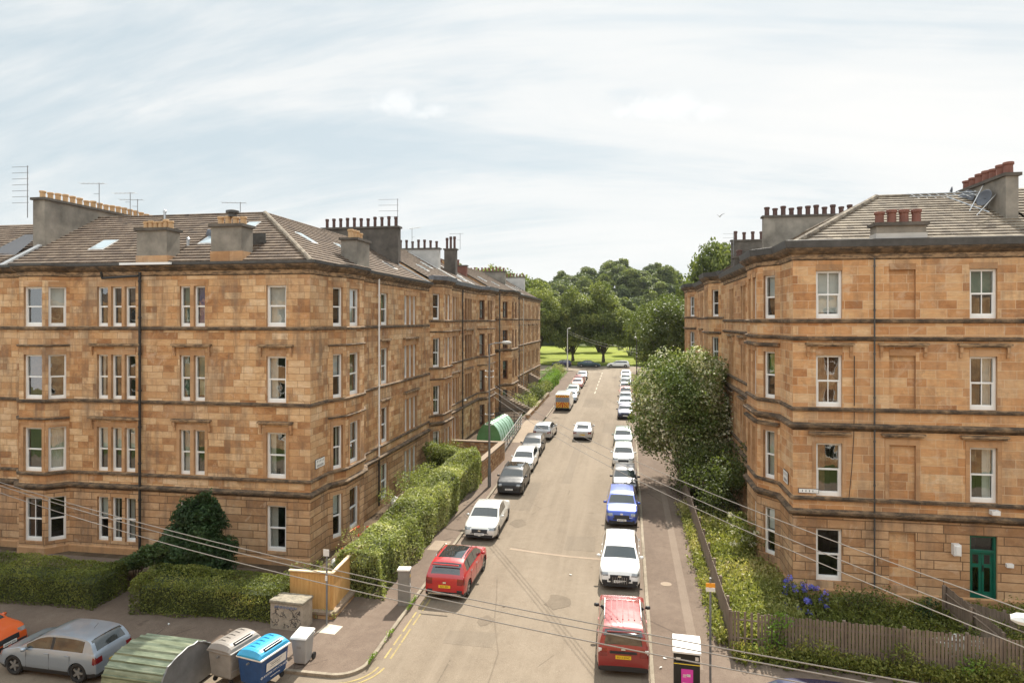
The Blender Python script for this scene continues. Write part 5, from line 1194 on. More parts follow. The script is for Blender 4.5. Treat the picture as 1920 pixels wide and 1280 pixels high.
def car_parts(style, darkroof=False):
    key = (style, darkroof)
    if key in PARTS: return PARTS[key]
    p = STY[style]; L, W_, H = p['L'], p['W'], p['H']; hw = W_/2; st = profile(p['prof'], 96)
    van = style == 'van'; NL, NS, NT = 10, 9, 10
    rows = []; V = []
    for (t, h) in st:
        z_top = h*H; belt = (0.635+0.02*(1-t))*H if not van else 0.52*H
        tap = 1.0
        if t > 0.86: tap -= 0.17*((t-0.86)/0.14)**2.4
        if t < 0.10: tap -= 0.07*((0.10-t)/0.10)**2.2*(0.3 if van else 1)
        w = hw*tap; zb = 0.20+0.05*(t > .93)*((t-.93)/.07)+0.05*(t < .05)*((.05-t)/.05)
        zs = min(belt, z_top-0.025); half = []
        for k in range(NL+1):
            f = k/NL; xw = w*(0.93+0.07*min(1, f*3.5)) if f < 0.3 else w*(1.0-0.055*max(0, (f-0.55)/0.45)**2)
            if 0.78 < f < 0.86 and not van: xw += 0.006
            half.append((xw, zb+(zs-zb)*f))
        cab = max(0.0, z_top-belt)
        wbase = w*0.935; topw = lambda z: wbase-(z-belt)/(H-belt)*(wbase-hw*({'van': 0.86, 'boxsuv': 0.70, 'suv': 0.715}.get(style, 0.735)))
        we = topw(z_top-0.04) if cab > 0.05 else wbase*0.985
        for k in range(1, NS+1):
            f = k/NS; ze = z_top-0.035 if cab > 0.06 else zs+(z_top-zs)*0.35
            z = zs+(ze-zs)*f; half.append((wbase+(we-wbase)*f, z))
        crown = 0.035 if not van else 0.03
        for k in range(1, NT+1):
            f = k/NT; x = we*(1-f); base_z = z_top-0.035 if cab > 0.06 else zs+(z_top-zs)*0.35
            half.append((x, base_z+(z_top-base_z)*(1-(1-f)**2.6)+0.0))
        rows.append(((t-0.5)*L, half, cab, t, z_top))
    nh = len(rows[0][1]); full = 2*nh-1
    for (y, half, *_r) in rows:
        ring = [(x, y, z) for x, z in half]+[(-x, y, z) for x, z in half[-2::-1]]; V += ring
    F_, Mi = [], []
    def cls(i, j):
        jj = j if j < nh-1 else full-2-j; ya, ha, ca, ta, za = rows[i]; yb, hb_, cb_, tb, zb_ = rows[i+1]; t = (ta+tb)/2; cab = (ca+cb_)/2
        x = (ha[jj][0]+ha[jj+1][0])/2; z = (ha[jj][1]+ha[jj+1][1]+hb_[jj][1]+hb_[jj+1][1])/4/H; xr = x/hw
        side = NL <= jj < NL+NS; top = jj >= NL+NS
        if top and jj > NL+NS and p['ws'][1]+.008 < t < p['ws'][0]-.012: return 1
        if not van:
            if top and jj > NL+NS and cab > 0.02*H and p['rw'][0] < t < p['rw'][1] and xr < (0.62 if style == 'saloon' else 0.70): return 2
            if side and NL+1 <= jj < NL+NS-1 and cab > 0.13*H and p['rw'][1]+.035 < t < p['ws'][0]-.06:
                for q in (0.445, 0.245 if style in ('estate', 'boxsuv', 'suv') else -1):
                    if abs(t-q) < 0.012: return 4
                if abs(t-0.445) >= 0.012: return 3
            if darkroof and top and jj > NL+NS+1 and 0.19 < t < 0.55: return 5
            if t > 0.94 and 0.425 < z < 0.515 and xr > 0.54: return 6
            if t > 0.985 and 0.30 < z < 0.46 and xr < 0.50: return 8
            if t > 0.98 and 0.17 < z < 0.28 and 0.1 < xr < 0.8: return 4
            if t < 0.035 and 0.46 < z < 0.60 and xr > 0.62: return 7
            if t < 0.012 and z < 0.24: return 4
        else:
            if side and 0.78 < t < 0.87 and NL < jj < NL+NS-2 and z > .55: return 3
            if t > 0.96 and 0.3 < z < 0.42 and xr > 0.6: return 6
            if t > 0.985 and 0.2 < z < 0.3: return 4
            if t < 0.003 and 0.3 < z < 0.5 and xr > 0.9: return 7
        if jj <= 1: return 4
        return 0
    for i in range(len(rows)-1):
        for j in range(full-1):
            a = i*full+j; F_.append((a, a+1, a+full+1, a+full)); Mi.append(cls(i, j))
        F_.append((i*full+full-1, i*full, (i+1)*full, (i+1)*full+full-1)); Mi.append(4)
    F_.append(tuple(range(full))); Mi.append(4 if not van else 0); e = (len(rows)-1)*full; F_.append(tuple(range(e, e+full))[::-1]); Mi.append(4)
    me = bpy.data.meshes.new('carbody'); me.from_pydata(V, [], F_)
    mats = ['paint_white', 'car_glass', 'car_glass', 'car_glass', 'trim', 'car_glass', 'lamp_clear', 'lamp_red', 'trim']
    for q in mats: me.materials.append(M[q])
    me.polygons.foreach_set('material_index', Mi); me.update()
    bm = bmesh.new(); bm.from_mesh(me); bmesh.ops.recalc_face_normals(bm, faces=bm.faces); bm.to_mesh(me); bm.free()
    ob = bpy.data.objects.new('tmp', me); COL.objects.link(ob)
    cut = MB(); wr_ = p['wr']
    for t in p['wt']:
        for sx in (-1, 1): cut.lathe([(wr_+0.035, sx*hw*0.66), (wr_+0.045, sx*(hw+0.2))][::sx], 28, (0, (t-0.5)*L, wr_-0.01), 0, 'x')
    cme = cut.mesh('cut', ['trim']); bm = bmesh.new(); bm.from_mesh(cme); bmesh.ops.recalc_face_normals(bm, faces=bm.faces); bm.to_mesh(cme); bm.free()
    co = bpy.data.objects.new('tmpc', cme); COL.objects.link(co)
    md = ob.modifiers.new('b', 'BOOLEAN'); md.operation = 'DIFFERENCE'; md.object = co; md.solver = 'EXACT'
    try: md.material_mode = 'TRANSFER'
    except Exception: pass
    bpy.context.view_layer.update(); dg = bpy.context.evaluated_depsgraph_get(); res = bpy.data.meshes.new_from_object(ob.evaluated_get(dg))
    bpy.data.objects.remove(ob); bpy.data.objects.remove(co)
    names = [m_.name if m_ else '' for m_ in res.materials]
    # split by slot index; material indices above the first nine come from the cutter
    vs = [v.co.copy() for v in res.vertices]; groups = {}
    for f in res.polygons:
        mi = f.material_index
        if mi >= 9: mi = 4
        c = f.center; nm = {0: 'body', 1: 'windscreen', 2: 'rear_window', 3: 'side_window', 4: 'black_trim', 5: 'glass_roof', 6: 'headlight', 7: 'tail_light', 8: 'grille'}[mi]
        kk = nm
        if mi == 3: kk = nm+('R' if c.x > 0 else 'L')+('f' if c.y/L+0.5 > 0.445 else 'r')
        if mi in (6, 7): kk = nm+('R' if c.x > 0 else 'L')
        groups.setdefault(kk, (nm, [''], []))[2].append(f)
    for kk in [k_ for k_ in groups if k_ in ('rear_window', 'windscreen', 'glass_roof', 'grille')]:
        fs = groups[kk][2]; left = set(range(len(fs))); isl = []
        v2f = {}
        for i_, f in enumerate(fs):
            for v_ in f.vertices: v2f.setdefault(v_, []).append(i_)
        while left:
            st_ = [left.pop()]; cur = []
            while st_:
                a_ = st_.pop(); cur.append(a_)
                for v_ in fs[a_].vertices:
                    for b_ in v2f[v_]:
                        if b_ in left: left.discard(b_); st_.append(b_)
            isl.append(cur)
        isl.sort(key=len, reverse=True)
        groups[kk] = (groups[kk][0], groups[kk][1], [fs[i_] for i_ in isl[0]])
        for c_ in isl[1:]: groups['body'][2].extend(fs[i_] for i_ in c_)
    out_ = []
    for kk, (nm, mt, fs) in groups.items():
        mp_ = {}; vv = []; ff = []
        for f in fs:
            r = []
            for i in f.vertices:
                if i not in mp_: mp_[i] = len(vv); vv.append(vs[i])
                r.append(mp_[i])
            ff.append(r)
        m2 = bpy.data.meshes.new(nm); m2.from_pydata(vv, [], ff); matn = {'body': 'paint_white', 'black_trim': 'trim', 'headlight': 'lamp_clear', 'tail_light': 'lamp_red', 'grille': 'trim'}.get(nm, 'car_glass')
        m2.materials.append(M[matn]); m2.polygons.foreach_set('use_smooth', [True]*len(ff)); m2.update()
        if nm in ('body', 'black_trim'):
            try: m2.set_sharp_from_angle(angle=R(42))
            except Exception: pass
        out_.append((nm, m2))
    PARTS[key] = (out_, p, st); bpy.data.meshes.remove(me); return PARTS[key]
WH = {}
def wheel_meshes(r):
    if r in WH: return WH[r]
    t = MB(); t.lathe([(r*0.66, -0.10), (r*0.93, -0.105), (r, -0.07), (r, 0.07), (r*0.93, 0.105), (r*0.66, 0.10), (r*0.66, -0.10)], 28, axis='x')
    a = MB(); a.lathe([(r*0.66, -0.09), (r*0.66, 0.085), (r*0.60, 0.09), (r*0.58, 0.03), (r*0.0, 0.0)], 24, axis='x')
    for k in range(5):
        an = 2*math.pi*k/5; c, s_ = math.cos(an), math.sin(an); a.v += [(0.085, c*r*q-s_*w_, s_*r*q+c*w_) for q, w_ in ((0.08, -0.045), (0.62, -0.035), (0.62, 0.035), (0.08, 0.045))]; b = len(a.v)-4
        a.v += [(0.02, v[1], v[2]) for v in a.v[b:b+4]]; a.idx([(0, 1, 2, 3), (0, 4, 5, 1), (2, 6, 7, 3)], b, 1)
    a.lathe([(r*0.14, 0.02), (r*0.14, 0.092), (0.0, 0.095)], 10, axis='x', mat=1)
    WH[r] = (t.mesh('tyre', ['tyre'], smooth=True), a.mesh('rim', ['trim', 'alloy'])); return WH[r]
def text_mesh(txt, size, mat, depth=0.002):
    cu = bpy.data.curves.new('t', 'FONT'); cu.body = txt; cu.size = size; cu.align_x = 'CENTER'; cu.align_y = 'CENTER'; cu.extrude = depth
    o = bpy.data.objects.new('t', cu); COL.objects.link(o); bpy.context.view_layer.update()
    me = bpy.data.meshes.new_from_object(o.evaluated_get(bpy.context.evaluated_depsgraph_get())); bpy.data.objects.remove(o); me.materials.clear(); me.materials.append(M[mat]); return me
TXT = {}
def car(style, x, y, rz, col, label, group='cars parked along the kerb', darkroof=False, rails=False, reg=None, sc=1.0, tow=False, badge=None, spare=False, simple=False, name='parked_car', z=None):
    parts, p, st = car_parts(style, darkroof); L, W_, H = p['L'], p['W'], p['H']; hw = W_/2
    z = gz(y)-0.10 if z is None else z
    root = empty(name, (x, y, z), rz, label, 'van' if style == 'van' else 'car', group, sc=(sc,)*3 if not isinstance(sc, tuple) else sc)
    root.rotation_euler = (math.atan(GZ)*math.cos(rz) if abs(math.cos(rz)) > .5 else 0, 0, rz)
    for nm, me in parts:
        m2 = me
        if nm == 'body':
            kk = (id(me), col)
            if kk not in TXT: c_ = me.copy(); c_.materials.clear(); c_.materials.append(M[col]); TXT[kk] = c_
            m2 = TXT[kk]
        put(nm, m2, root)
    tm, rm = wheel_meshes(p['wr'])
    for t in p['wt']:
        for sx in (1, -1):
            w_ = put('wheel', tm, root, (sx*(hw-0.125), (t-0.5)*L, p['wr']), 0 if sx > 0 else math.pi); put('rim', rm, w_)
    key = ('mir', style)
    if key not in TXT:
        m_ = MB(); m_.lathe([(0.001, -0.10), (0.05, -0.09), (0.075, 0.0), (0.05, 0.09), (0.001, 0.10)], 10, (0, 0, 0), 0, 'x'); TXT[key] = m_
    for sx in (1, -1):
        mk = ('mirm', style, col, sx)
        if mk not in TXT:
            m_ = MB(); m_.v = list(TXT[key].v); m_.f = list(TXT[key].f); m_.m = list(TXT[key].m); m_.tube([(-sx*0.06, 0, -0.02), (-sx*0.15, 0.02, -0.08)], 0.02, 5, 1)
            TXT[mk] = m_.mesh('wing_mirror', [col if col != 'paint_dustyred' else 'trim', 'trim'], smooth=True)
        put('wing_mirror', TXT[mk], root, (sx*(hw+0.07), (p['ws'][0]-0.085-0.5)*L, H*0.665))
    if style != 'van' and not simple:
        hk = ('hnd', style, col)
        if hk not in TXT: m_ = MB(); m_.box(-0.015, 0.015, -0.09, 0.09, -0.012, 0.012); TXT[hk] = m_.mesh('door_handle', [col if col != 'paint_red' else 'chrome'])
        for sx in (1, -1):
            for t in (0.28, 0.485): put('door_handle', TXT[hk], root, (sx*(hw*0.975), (t-0.5)*L, H*0.585))
            sk = ('seam', style)
            if sk not in TXT:
                m_ = MB()
                for t in (0.25, 0.455, 0.685): m_.box(-0.002, 0.004, (t-0.5)*L-0.005, (t-0.5)*L+0.005, 0.36, H*0.60)
                TXT[sk] = m_.mesh('door_seam', ['trim'])
            put('door_seam', TXT[sk], root, (sx*(hw*1.0-0.002), 0, 0))
    # number plates
    for fy_, pm, zz in ((1, 'plate_white', 0.33), (-1, 'plate_yellow', 0.44 if style not in ('boxsuv',) else 0.50)):
        pk = ('plate', pm)
        if pk not in TXT: m_ = MB(); m_.box(-0.26, 0.26, -0.012, 0.012, -0.056, 0.056); TXT[pk] = m_.mesh('number_plate', [pm])
        pl = put('number_plate', TXT[pk], root, (0, fy_*(L/2+0.012), zz*H*0.9))
        if not simple:
            reg_ = reg or 'SN17 HKD'
            tk = ('reg', reg_)
            if tk not in TXT: TXT[tk] = text_mesh(reg_, 0.095, 'ink')
            q = put('lettering', TXT[tk], pl, (0, fy_*0.013, 0)); q.rotation_euler = (R(90), 0, 0 if fy_ < 0 else math.pi)
    if rails:
        for sx in (1, -1):
            m_ = MB(); m_.tube([(sx*hw*0.70, -0.30*L, H-0.05), (sx*hw*0.71, -0.28*L, H+0.03), (sx*hw*0.71, 0.02*L, H+0.04), (sx*hw*0.70, 0.05*L, H-0.04)], 0.018, 6); m_.build('roof_rail', [rails], root)
    if badge:
        m_ = MB(); m_.box(-0.07, 0.07, -0.012, 0.0, -0.035, 0.035); put('badge', m_.mesh('badge', ['chrome']), root, (0, badge[0]*(L/2+0.005), badge[1]*H))
    # wiper, antenna
    m_ = MB(); m_.tube([(0, -L*0.29, H-0.012), (0, -L*0.335, H+0.20)], 0.006, 4); m_.build('aerial', ['trim'], root)
    return root
SN, SF = math.pi, 0.0   # nose towards the camera / away from it
# left row
rs1 = car('suv', -7.62, 29.55, R(-1.5), 'paint_red', 'bright red SUV with dark glass roof parked beside the grey cabinet', darkroof=True, rails='chrome', reg='SL71 EZP', badge=(-1, 0.50))
m_ = MB(); m_.box(-0.72, 0.72, -2.215, -2.16, 0.30, 0.36); bevel(m_.build('skid_plate', ['chrome'], rs1), 0.01)
for sx in (-1, 1): m_ = MB(); m_.box(sx*0.66-0.12, sx*0.66+0.12, -2.2, -2.13, 0.42, 0.52); bevel(m_.build('bumper_vent', ['trim'], rs1), 0.02)
m_ = MB(); m_.box(-0.6, 0.6, -2.06, -2.0, 1.50, 1.56); bevel(m_.build('spoiler', ['paint_red'], rs1), 0.02)
car('saloon', -7.78, 36.95, SN, 'paint_pearl', 'pearl white saloon parked nose to nose behind the bright red SUV', reg='SF18 VLW', badge=(1, 0.42))
car('suv', -7.70, 45.3, SN, 'paint_black', 'black SUV with glass roof parked by the foot of the lamp post', darkroof=True, sc=(0.98, 0.96, 0.96), rails='trim', reg='SH20 OKE')
car('hatch', -7.85, 51.35, SN, 'paint_white', 'white hatchback parked directly behind the black SUV', reg='SB16 TYA')
car('hatch', -7.95, 56.7, SN, 'paint_black', 'black hatchback parked between a white and a silver hatchback', reg='SD15 NNU')
car('hatch', -7.75, 63.7, R(-3), 'paint_silver', 'silver hatchback facing away beside the green polytunnel', reg='SC14 FZR', sc=(1.02, 1.04, 1.02))
car('hatch', -7.3, 88.2, SN, 'paint_bluesilver', 'silver blue hatchback parked in front of the chevron-striped van', simple=True)
car('hatch', -7.45, 94.3, SN, 'paint_sage', 'grey green hatchback, second car beyond the van', simple=True)
car('hatch', -7.5, 103.2, SN, 'paint_pink', 'faded pink red hatchback near the far end of the left kerb', simple=True)
car('hatch', -7.5, 108.6, SF, 'paint_dustyred', 'dark red hatchback behind the faded pink one on the left', simple=True)
car('hatch', -7.5, 114.5, SN, 'paint_grey', 'last car on the left kerb, grey, by the far junction', simple=True)
# right row
dc = car('boxsuv', -0.16, 25.0, R(1.2), 'paint_dustyred', 'dusty red SUV with black mirrors parked nearest the camera', rails='steel', reg='SG13 EWC', badge=(-1, 0.62))
m_ = MB()
for k in range(5): m_.box(-0.42+0.2*k, -0.38+0.2*k, -1.35, 0.05, 1.618, 1.634)
m_.build('roof_rib', ['paint_dustyred'], dc)
m_ = MB(); m_.box(-0.45, 0.45, -2.19, -2.155, 0.86, 0.93); m_.build('tailgate_strip', ['trim'], dc)
for sx in (-1, 1):
    m_ = MB(); m_.box(sx*0.78-0.06, sx*0.78+0.06, -2.14, -2.085, 0.84, 0.99); bevel(m_.build('reversing_lamp', ['label_white'], dc), 0.02)
m_ = MB(); m_.box(-0.55, 0.55, -2.03, -1.99, 1.50, 1.535); m_.build('spoiler_lamp', ['lamp_red'], dc)
dc.scale = (1.0, 1.07, 1.0)
car('suv', -0.30, 31.75, SN, 'paint_white', 'white SUV with black grille parked nose up to the dusty red one', reg='SJ19 XUD', badge=(1, 0.43), sc=(1.0, 1.02, 0.98))
au = [o for o in COL.objects if o.get('label', '').startswith('white SUV with black grille')][0]
m_ = MB(); m_.v += [(-0.38, 2.165, 0.72), (0.38, 2.165, 0.72), (0.45, 2.20, 0.55), (0.30, 2.20, 0.36), (-0.30, 2.20, 0.36), (-0.45, 2.20, 0.55)]; m_.v += [(a_, b_-0.1, c_) for a_, b_, c_ in m_.v[:6]]; m_.idx([(0, 1, 2, 3, 4, 5)]+[(i_, (i_+1) % 6, (i_+1) % 6+6, i_+6) for i_ in range(6)], 0); m_.build('radiator_grille', ['trim'], au)
for k_ in range(7): m_ = MB(); m_.box(-0.30+0.1*k_-0.008, -0.30+0.1*k_+0.008, 2.19, 2.212, 0.40, 0.68); m_.build('grille_bar', ['steel'], au)
for sx in (-1, 1): m_ = MB(); m_.box(sx*0.66-0.12, sx*0.66+0.12, 2.05, 2.185, 0.36, 0.54); bevel(m_.build('air_intake', ['trim'], au), 0.03)
car('suv', -0.28, 40.15, SN, 'paint_blue', 'bright blue SUV parked where tree shade crosses the footway', reg='SK68 LBO', badge=(1, 0.50))
car('hatch', -0.12, 46.6, SN, 'paint_charcoal', 'dark grey hatchback right behind the bright blue SUV', reg='SA12 JVM')
car('hatch', -0.25, 54.1, SN, 'paint_white', 'small white hatchback parked second behind the blue SUV', reg='SO66 DHT')
car('hatch', -0.32, 61.4, SN, 'paint_sage', 'sage green hatchback under the edge of the pale-leaved tree', reg='SY11 RPK')
for (y, c_, lb) in ((76.4, 'paint_navy', 'navy blue car behind a gap, half hidden by the pale-leaved tree'), (82.2, 'paint_bluesilver', 'blue silver car parked second beyond the gap on the right'), (87.6, 'paint_charcoal', 'charcoal car parked third beyond the gap on the right'),
                    (93.2, 'paint_pink', 'pale pink car in the middle of the far right row'), (99.0, 'paint_grey', 'grey car right behind the pale pink one in the far right row'), (105.0, 'paint_teal', 'dark teal car third from the far end of the right kerb'),
                    (111.0, 'paint_white', 'white car second from the far end of the right kerb'), (117.2, 'paint_bluesilver', 'pale blue silver car at the far end of the right kerb')):
    car('hatch', -0.15, y, SN, c_, lb, simple=True)
car('saloon', -4.1, 64.3, SF, 'paint_silver', 'silver saloon driving away in the middle of the road', group=None, reg='SV65 GMB', name='moving_car', sc=(0.97, 0.93, 0.98))
# cross street at the far end and in front
car('estate', -1.7, 137.4, R(90), 'paint_white', 'white estate car parked side-on at the top of the street', group='cars parked along the park fence', simple=True)
car('saloon', -7.7, 137.4, R(-90), 'paint_teal', 'dark green saloon side-on, just left of the white estate', group='cars parked along the park fence', simple=True)
car('hatch', -13.3, 137.6, R(90), 'paint_navy', 'blue hatchback side-on in tree shade at the far junction', group='cars parked along the park fence', simple=True)
car('hatch', -19.45, 20.25, R(88), 'paint_bluesilver', 'pale blue silver hatchback parked in the shade beside the corrugated shelter', group='cars parked on the near street', reg='SF60 KWE', name='parked_car')
car('hatch', -24.15, 20.6, R(-90), 'paint_orange', 'orange car nose cut off by the left edge of the photo', group='cars parked on the near street', reg='SW64 ZNL')
car('suv', 4.9, 20.1, R(90), 'paint_navy', 'navy car of which only the roof shows at the bottom edge', group='cars parked on the near street')
# van
vn = car('van', -7.6, 81.95, SF, 'paint_white', 'white van with orange and yellow chevrons on its back doors', simple=True, name='parked_van')
m_ = MB(); Lv = 5.3
m_.box(-0.80, 0.80, -Lv/2-0.022, -Lv/2-0.006, 0.42, 1.94, 0); m_.box(-0.80, 0.80, -Lv/2-0.03, -Lv/2-0.023, 1.10, 1.66, 1)
m_.build('rear_door', ['chev_yellow', 'van_panel'], vn)
for zlo, zhi in ((1.68, 1.92), (0.46, 1.08)):
    n = 5; m_ = MB()
    for sgn in (-1, 1):
        for k in range(-2, n+2):
            x0 = k*0.30; h = zhi-zlo; pts = []
            for (xx, zz) in ((x0+h*0.9, zlo), (x0+0.17+h*0.9, zlo), (x0+0.17, zhi), (x0, zhi)): pts.append((xx, zz))
            if max(q[0] for q in pts) > 0.79 or min(q[0] for q in pts) < 0.0:
                pts = [(min(0.79, max(0, a)), b_) for a, b_ in pts]
            if len(set(pts)) < 3: continue
            m_.face([(sgn*a, -Lv/2-0.027, b_) for a, b_ in pts])
    m_.build('chevron_stripes', ['chev_red'], vn)
m_ = MB(); m_.box(-0.85, 0.85, -Lv/2-0.06, -Lv/2+0.05, 0.26, 0.42); m_.build('rear_bumper', ['trim'], vn)

# ================================================================ building the photo was taken from (seen in the window panes)
Z = Building('facing_tenement', (0, -6, 0), 'sandstone tenement on the near side of the cross street, mirrored in the window panes')
pZ = [(55, -0.9), (-55, -0.9)]
wz = [(u, u+1.05) for u in np.arange(3, 107, 3.4)]
facade(Z, pZ, -0.6, 14.4, shift(ST_A, -0.6), {0: [(a, b, dict(style='far', furn={k: (None, None) for k in range(4)})) for a, b in wz if not 53.0 < a < 56.2]}, None, [], [], surround=False)
mb = MB(); mb.face([(-55, -13, -0.6), (55, -13, -0.6), (55, -13, 14.4), (-55, -13, 14.4)]); mb.face([(-55, -0.9, 14.4), (55, -0.9, 14.4), (55, -7, 17.5), (-55, -7, 17.5)]); mb.face([(-55, -7, 17.5), (55, -7, 17.5), (55, -13, 14.4), (-55, -13, 14.4)])
mb.build('roof', ['roof_tiles'], Z.root, Z.o); Z.finish_wall()

# ================================================================ HEDGES, SHRUBS, TREES
hedge('clipped_hedge', [(-34, 24.95), (-21.9, 24.95)], 2.0, 1.35, 'long clipped green hedge at the left edge, in front of the bay windows', leaf=0.085, dens=430, seed=11, topvar=0.05)
hedge('clipped_hedge', [(-19.9, 24.85), (-13.75, 25.05)], 1.9, 1.4, 'clipped hedge with a sunlit end, between the gate gap and the pale stone box', leaf=0.085, dens=430, seed=12, topvar=0.05)
hedge('tall_hedge', [(-11.35, 27.0), (-11.2, 36), (-11.05, 45.6)], 1.9, 2.0, 'tall shaggy privet hedge running along the left footway', leaf=0.13, dens=330, mat='leaf_privet', seed=13, lump=0.2, topvar=0.13, round_=0.55, h2=2.25, light=0.08)
hedge('tall_hedge', [(-14.4, 47.6), (-11.0, 46.6)], 1.5, 2.3, 'short cross hedge closing the end of the tall privet hedge', leaf=0.13, dens=260, mat='leaf_privet', seed=14, lump=0.25, topvar=0.15, round_=0.6)
rs_ = random.Random(4)
def cl(n, rx, ry, rz, r, z0=0.3, seed=1):
    q = random.Random(seed); return [(q.uniform(-rx, rx), q.uniform(-ry, ry), q.uniform(z0, z0+rz), r*q.uniform(0.7, 1.25)) for _ in range(n)]
bush('shrub', -13.9, 41.5, gz(41.5), cl(16, 0.7, 3.2, 1.1, 0.7, 0.5, 2), 'loose leafy shrub between the tall hedge and the ground floor windows', mat='leaf_privet', per=420, leaf=0.12, seed=22, light=-0.08)
bush('shrub', -13.4, 47.8, gz(47.8), cl(9, 0.9, 1.2, 1.4, 0.8, 0.7, 3), 'dark shrub against the wall behind the cross hedge', mat='leaf_hedge', per=420, leaf=0.12, seed=23, light=-0.1)
bush('rose_bush', -13.0, 31.0, gz(31), cl(9, 0.5, 1.6, 0.9, 0.45, 0.5, 4), 'rose bush with red flowers below the left corner bay window', mat='leaf_privet', per=420, leaf=0.08, seed=24, cat='rose bush', flowers=('petal_red', 9, 0.06, 0.08))
bush('shrub', -13.6, 27.4, gz(27.4), cl(9, 1.0, 0.8, 0.5, 0.45, 0.4, 5), 'low pale leafed shrub behind the new timber fence', mat='leaf_weed', per=380, leaf=0.09, seed=25)
# dark conifer and spreading juniper
P, N, T = clump_points(31, [c[:3] for c in cl(70, 1.15, 0.95, 3.2, 0.60, 0.5, 31)], [c[3] for c in cl(70, 1.15, 0.95, 3.2, 0.60, 0.5, 31)], 2300, 0.9, 0.6)
keep = (np.sqrt((P[:, 0]/1.6)**2+(P[:, 1]/1.4)**2) < 1.12-0.75*np.clip((P[:, 2]-1.9)/2.3, 0, 1)) & (P[:, 2] > 0.1); P, N, T = P[keep], N[keep], T[keep]
t_ = empty('conifer', (-19.15, 27.1, gz(27.1)), 0, 'dark green rounded conifer in front of the left tenement', 'conifer')
put('foliage', leaf_mesh('foliage', P, 0.13, 0.45+T+0.35*(vnoise(P, 3, 3)-0.5)+np.random.RandomState(2).uniform(-.2, .2, len(P)), 'leaf_conifer', 31, nrm=N*1.2, up=0.5, spread=0.5), t_)
mb = MB(); mb.tube([(0, 0, -0.1), (0.05, 0, 1.2), (0, 0, 3.2)], [0.16, 0.12, 0.03], 8); mb.build('trunk', ['bark'], t_)
for i, (x, y, ln, lb) in enumerate(((-21.6, 26.2, 1.6, 'spreading juniper sloping down over the gap in the front hedge'),)):
    sp = []
    q = random.Random(9)
    for k in range(60):
        a = q.uniform(-0.9, 2.9); L = q.uniform(0.4, 2.3); sp.append((-0.2+math.cos(a+0.6)*L*0.9, math.sin(a)*L*0.45, max(0.35, 0.6+1.5*max(0, 1-abs((-0.2+math.cos(a+0.6)*L*0.9)-1.2)/2.6)*q.uniform(0.5, 1.1)), q.uniform(0.25, 0.5)))
    bush('juniper', x, y, gz(y), sp, lb, mat='leaf_juniper', per=1300, leaf=0.12, seed=33, cat='juniper', squash=0.55, up=0.9, spread=0.6)

# pale-leaved tree over the right footway
WB = tree_mesh('whitebeam', 41, 9.6, 4.1, 0.5, 84, 1.2, 330, 0.20, 'leaf_whitebeam', squash=0.85, trunk_r=0.16, light=0.10, shape=1.0)
tree('whitebeam_tree', WB, 3.95, 48.2, gz(48.4), 0.4, 1.0, 'broad tree with pale silvery leaves overhanging the right footway', 'tree')
bush('garden_shrub', 5.2, 42.5, gz(42.5), cl(34, 1.5, 4.2, 3.2, 1.0, 0.4, 6), 'dark leafy undergrowth beneath the pale-leaved tree', mat='leaf_tree', per=330, leaf=0.15, seed=26, light=-0.15)
bush('garden_shrub', 5.5, 55.5, gz(55.5), cl(16, 1.1, 4.0, 2.4, 1.0, 0.6, 7), 'shrubs crowding the wall behind the pale-leaved tree', mat='leaf_tree', per=260, leaf=0.17, seed=27, light=-0.15)
# dark trees further up on the right
TA = tree_mesh('lime', 51, 13.5, 5.2, 1.6, 60, 1.5, 150, 0.30, 'leaf_tree', squash=0.85, trunk_r=0.3)
TB = tree_mesh('lime2', 52, 13.0, 4.6, 2.0, 54, 1.4, 150, 0.30, 'leaf_tree', squash=0.9, trunk_r=0.3)
tree('broadleaf_tree', TB, 6.4, 92, gz(92), 1.0, 1.2, 'dark green tree rising just past the end of the right terrace', szz=1.05)
tree('broadleaf_tree', TA, 5.2, 103, gz(103), 2.0, 1.1, 'second dark green tree beyond the right terrace, nearer the park')
tree('broadleaf_tree', TB, 10.5, 110, gz(110), 0.3, 1.1, 'third dark tree beyond the right terrace, half hidden by the others')
PB = tree_mesh('pale', 53, 6.2, 3.0, 1.2, 26, 1.0, 220, 0.20, 'leaf_whitebeam', trunk_r=0.12)
tree('blossom_tree', PB, 3.6, 118, gz(118), 0.3, 1.1, 'small pale blossoming tree by the far lamp post on the right')
# park trees across the far junction
PT = [tree_mesh('park%d' % i, 60+i, 17.0, 5.6, 1.6, 70, 1.75, 110, 0.42, 'leaf_far', squash=0.8, trunk_r=0.36, light=0.05) for i in range(3)]
park = [(-19.6, 145, 0, 1.0, 'park tree standing closest to the end of the left terrace, dense to the ground'), (-12.2, 152, 1, 1.02, 'park tree with a forked trunk above the dark green saloon'),
        (-5.1, 149, 2, 1.05, 'tall park tree whose trunk stands between the two far saloons and the estate'), (6.5, 150, 0, 0.82, 'smaller park tree to the right of the straight street line'),
        (-29, 147, 1, 1.1, 'park tree mostly hidden behind the end of the left terrace'), (13, 140, 2, 0.98, 'dark park tree behind the blossoming tree'), (20, 150, 1, 1.15, 'park tree showing over the last right tenement'),
        (0.8, 176, 1, 0.8, 'park tree set back behind the front row on open grass'), (-24, 168, 2, 1.0, 'park tree set back behind the first tree on the left')]
park += [(-33, 186, 0, 0.95, 'park tree low behind the second row on the left'), (-16.5, 190, 1, 0.9, 'park tree behind the lawn, between the first two front trees'), (-8, 194, 2, 0.95, 'park tree behind the lawn above the white estate car'),
         (8.5, 188, 0, 0.9, 'park tree behind the lawn, right of the middle'), (16, 176, 1, 0.95, 'park tree behind the lawn close to the right terrace'), (4.2, 203, 2, 0.9, 'furthest park tree on the level ground')]
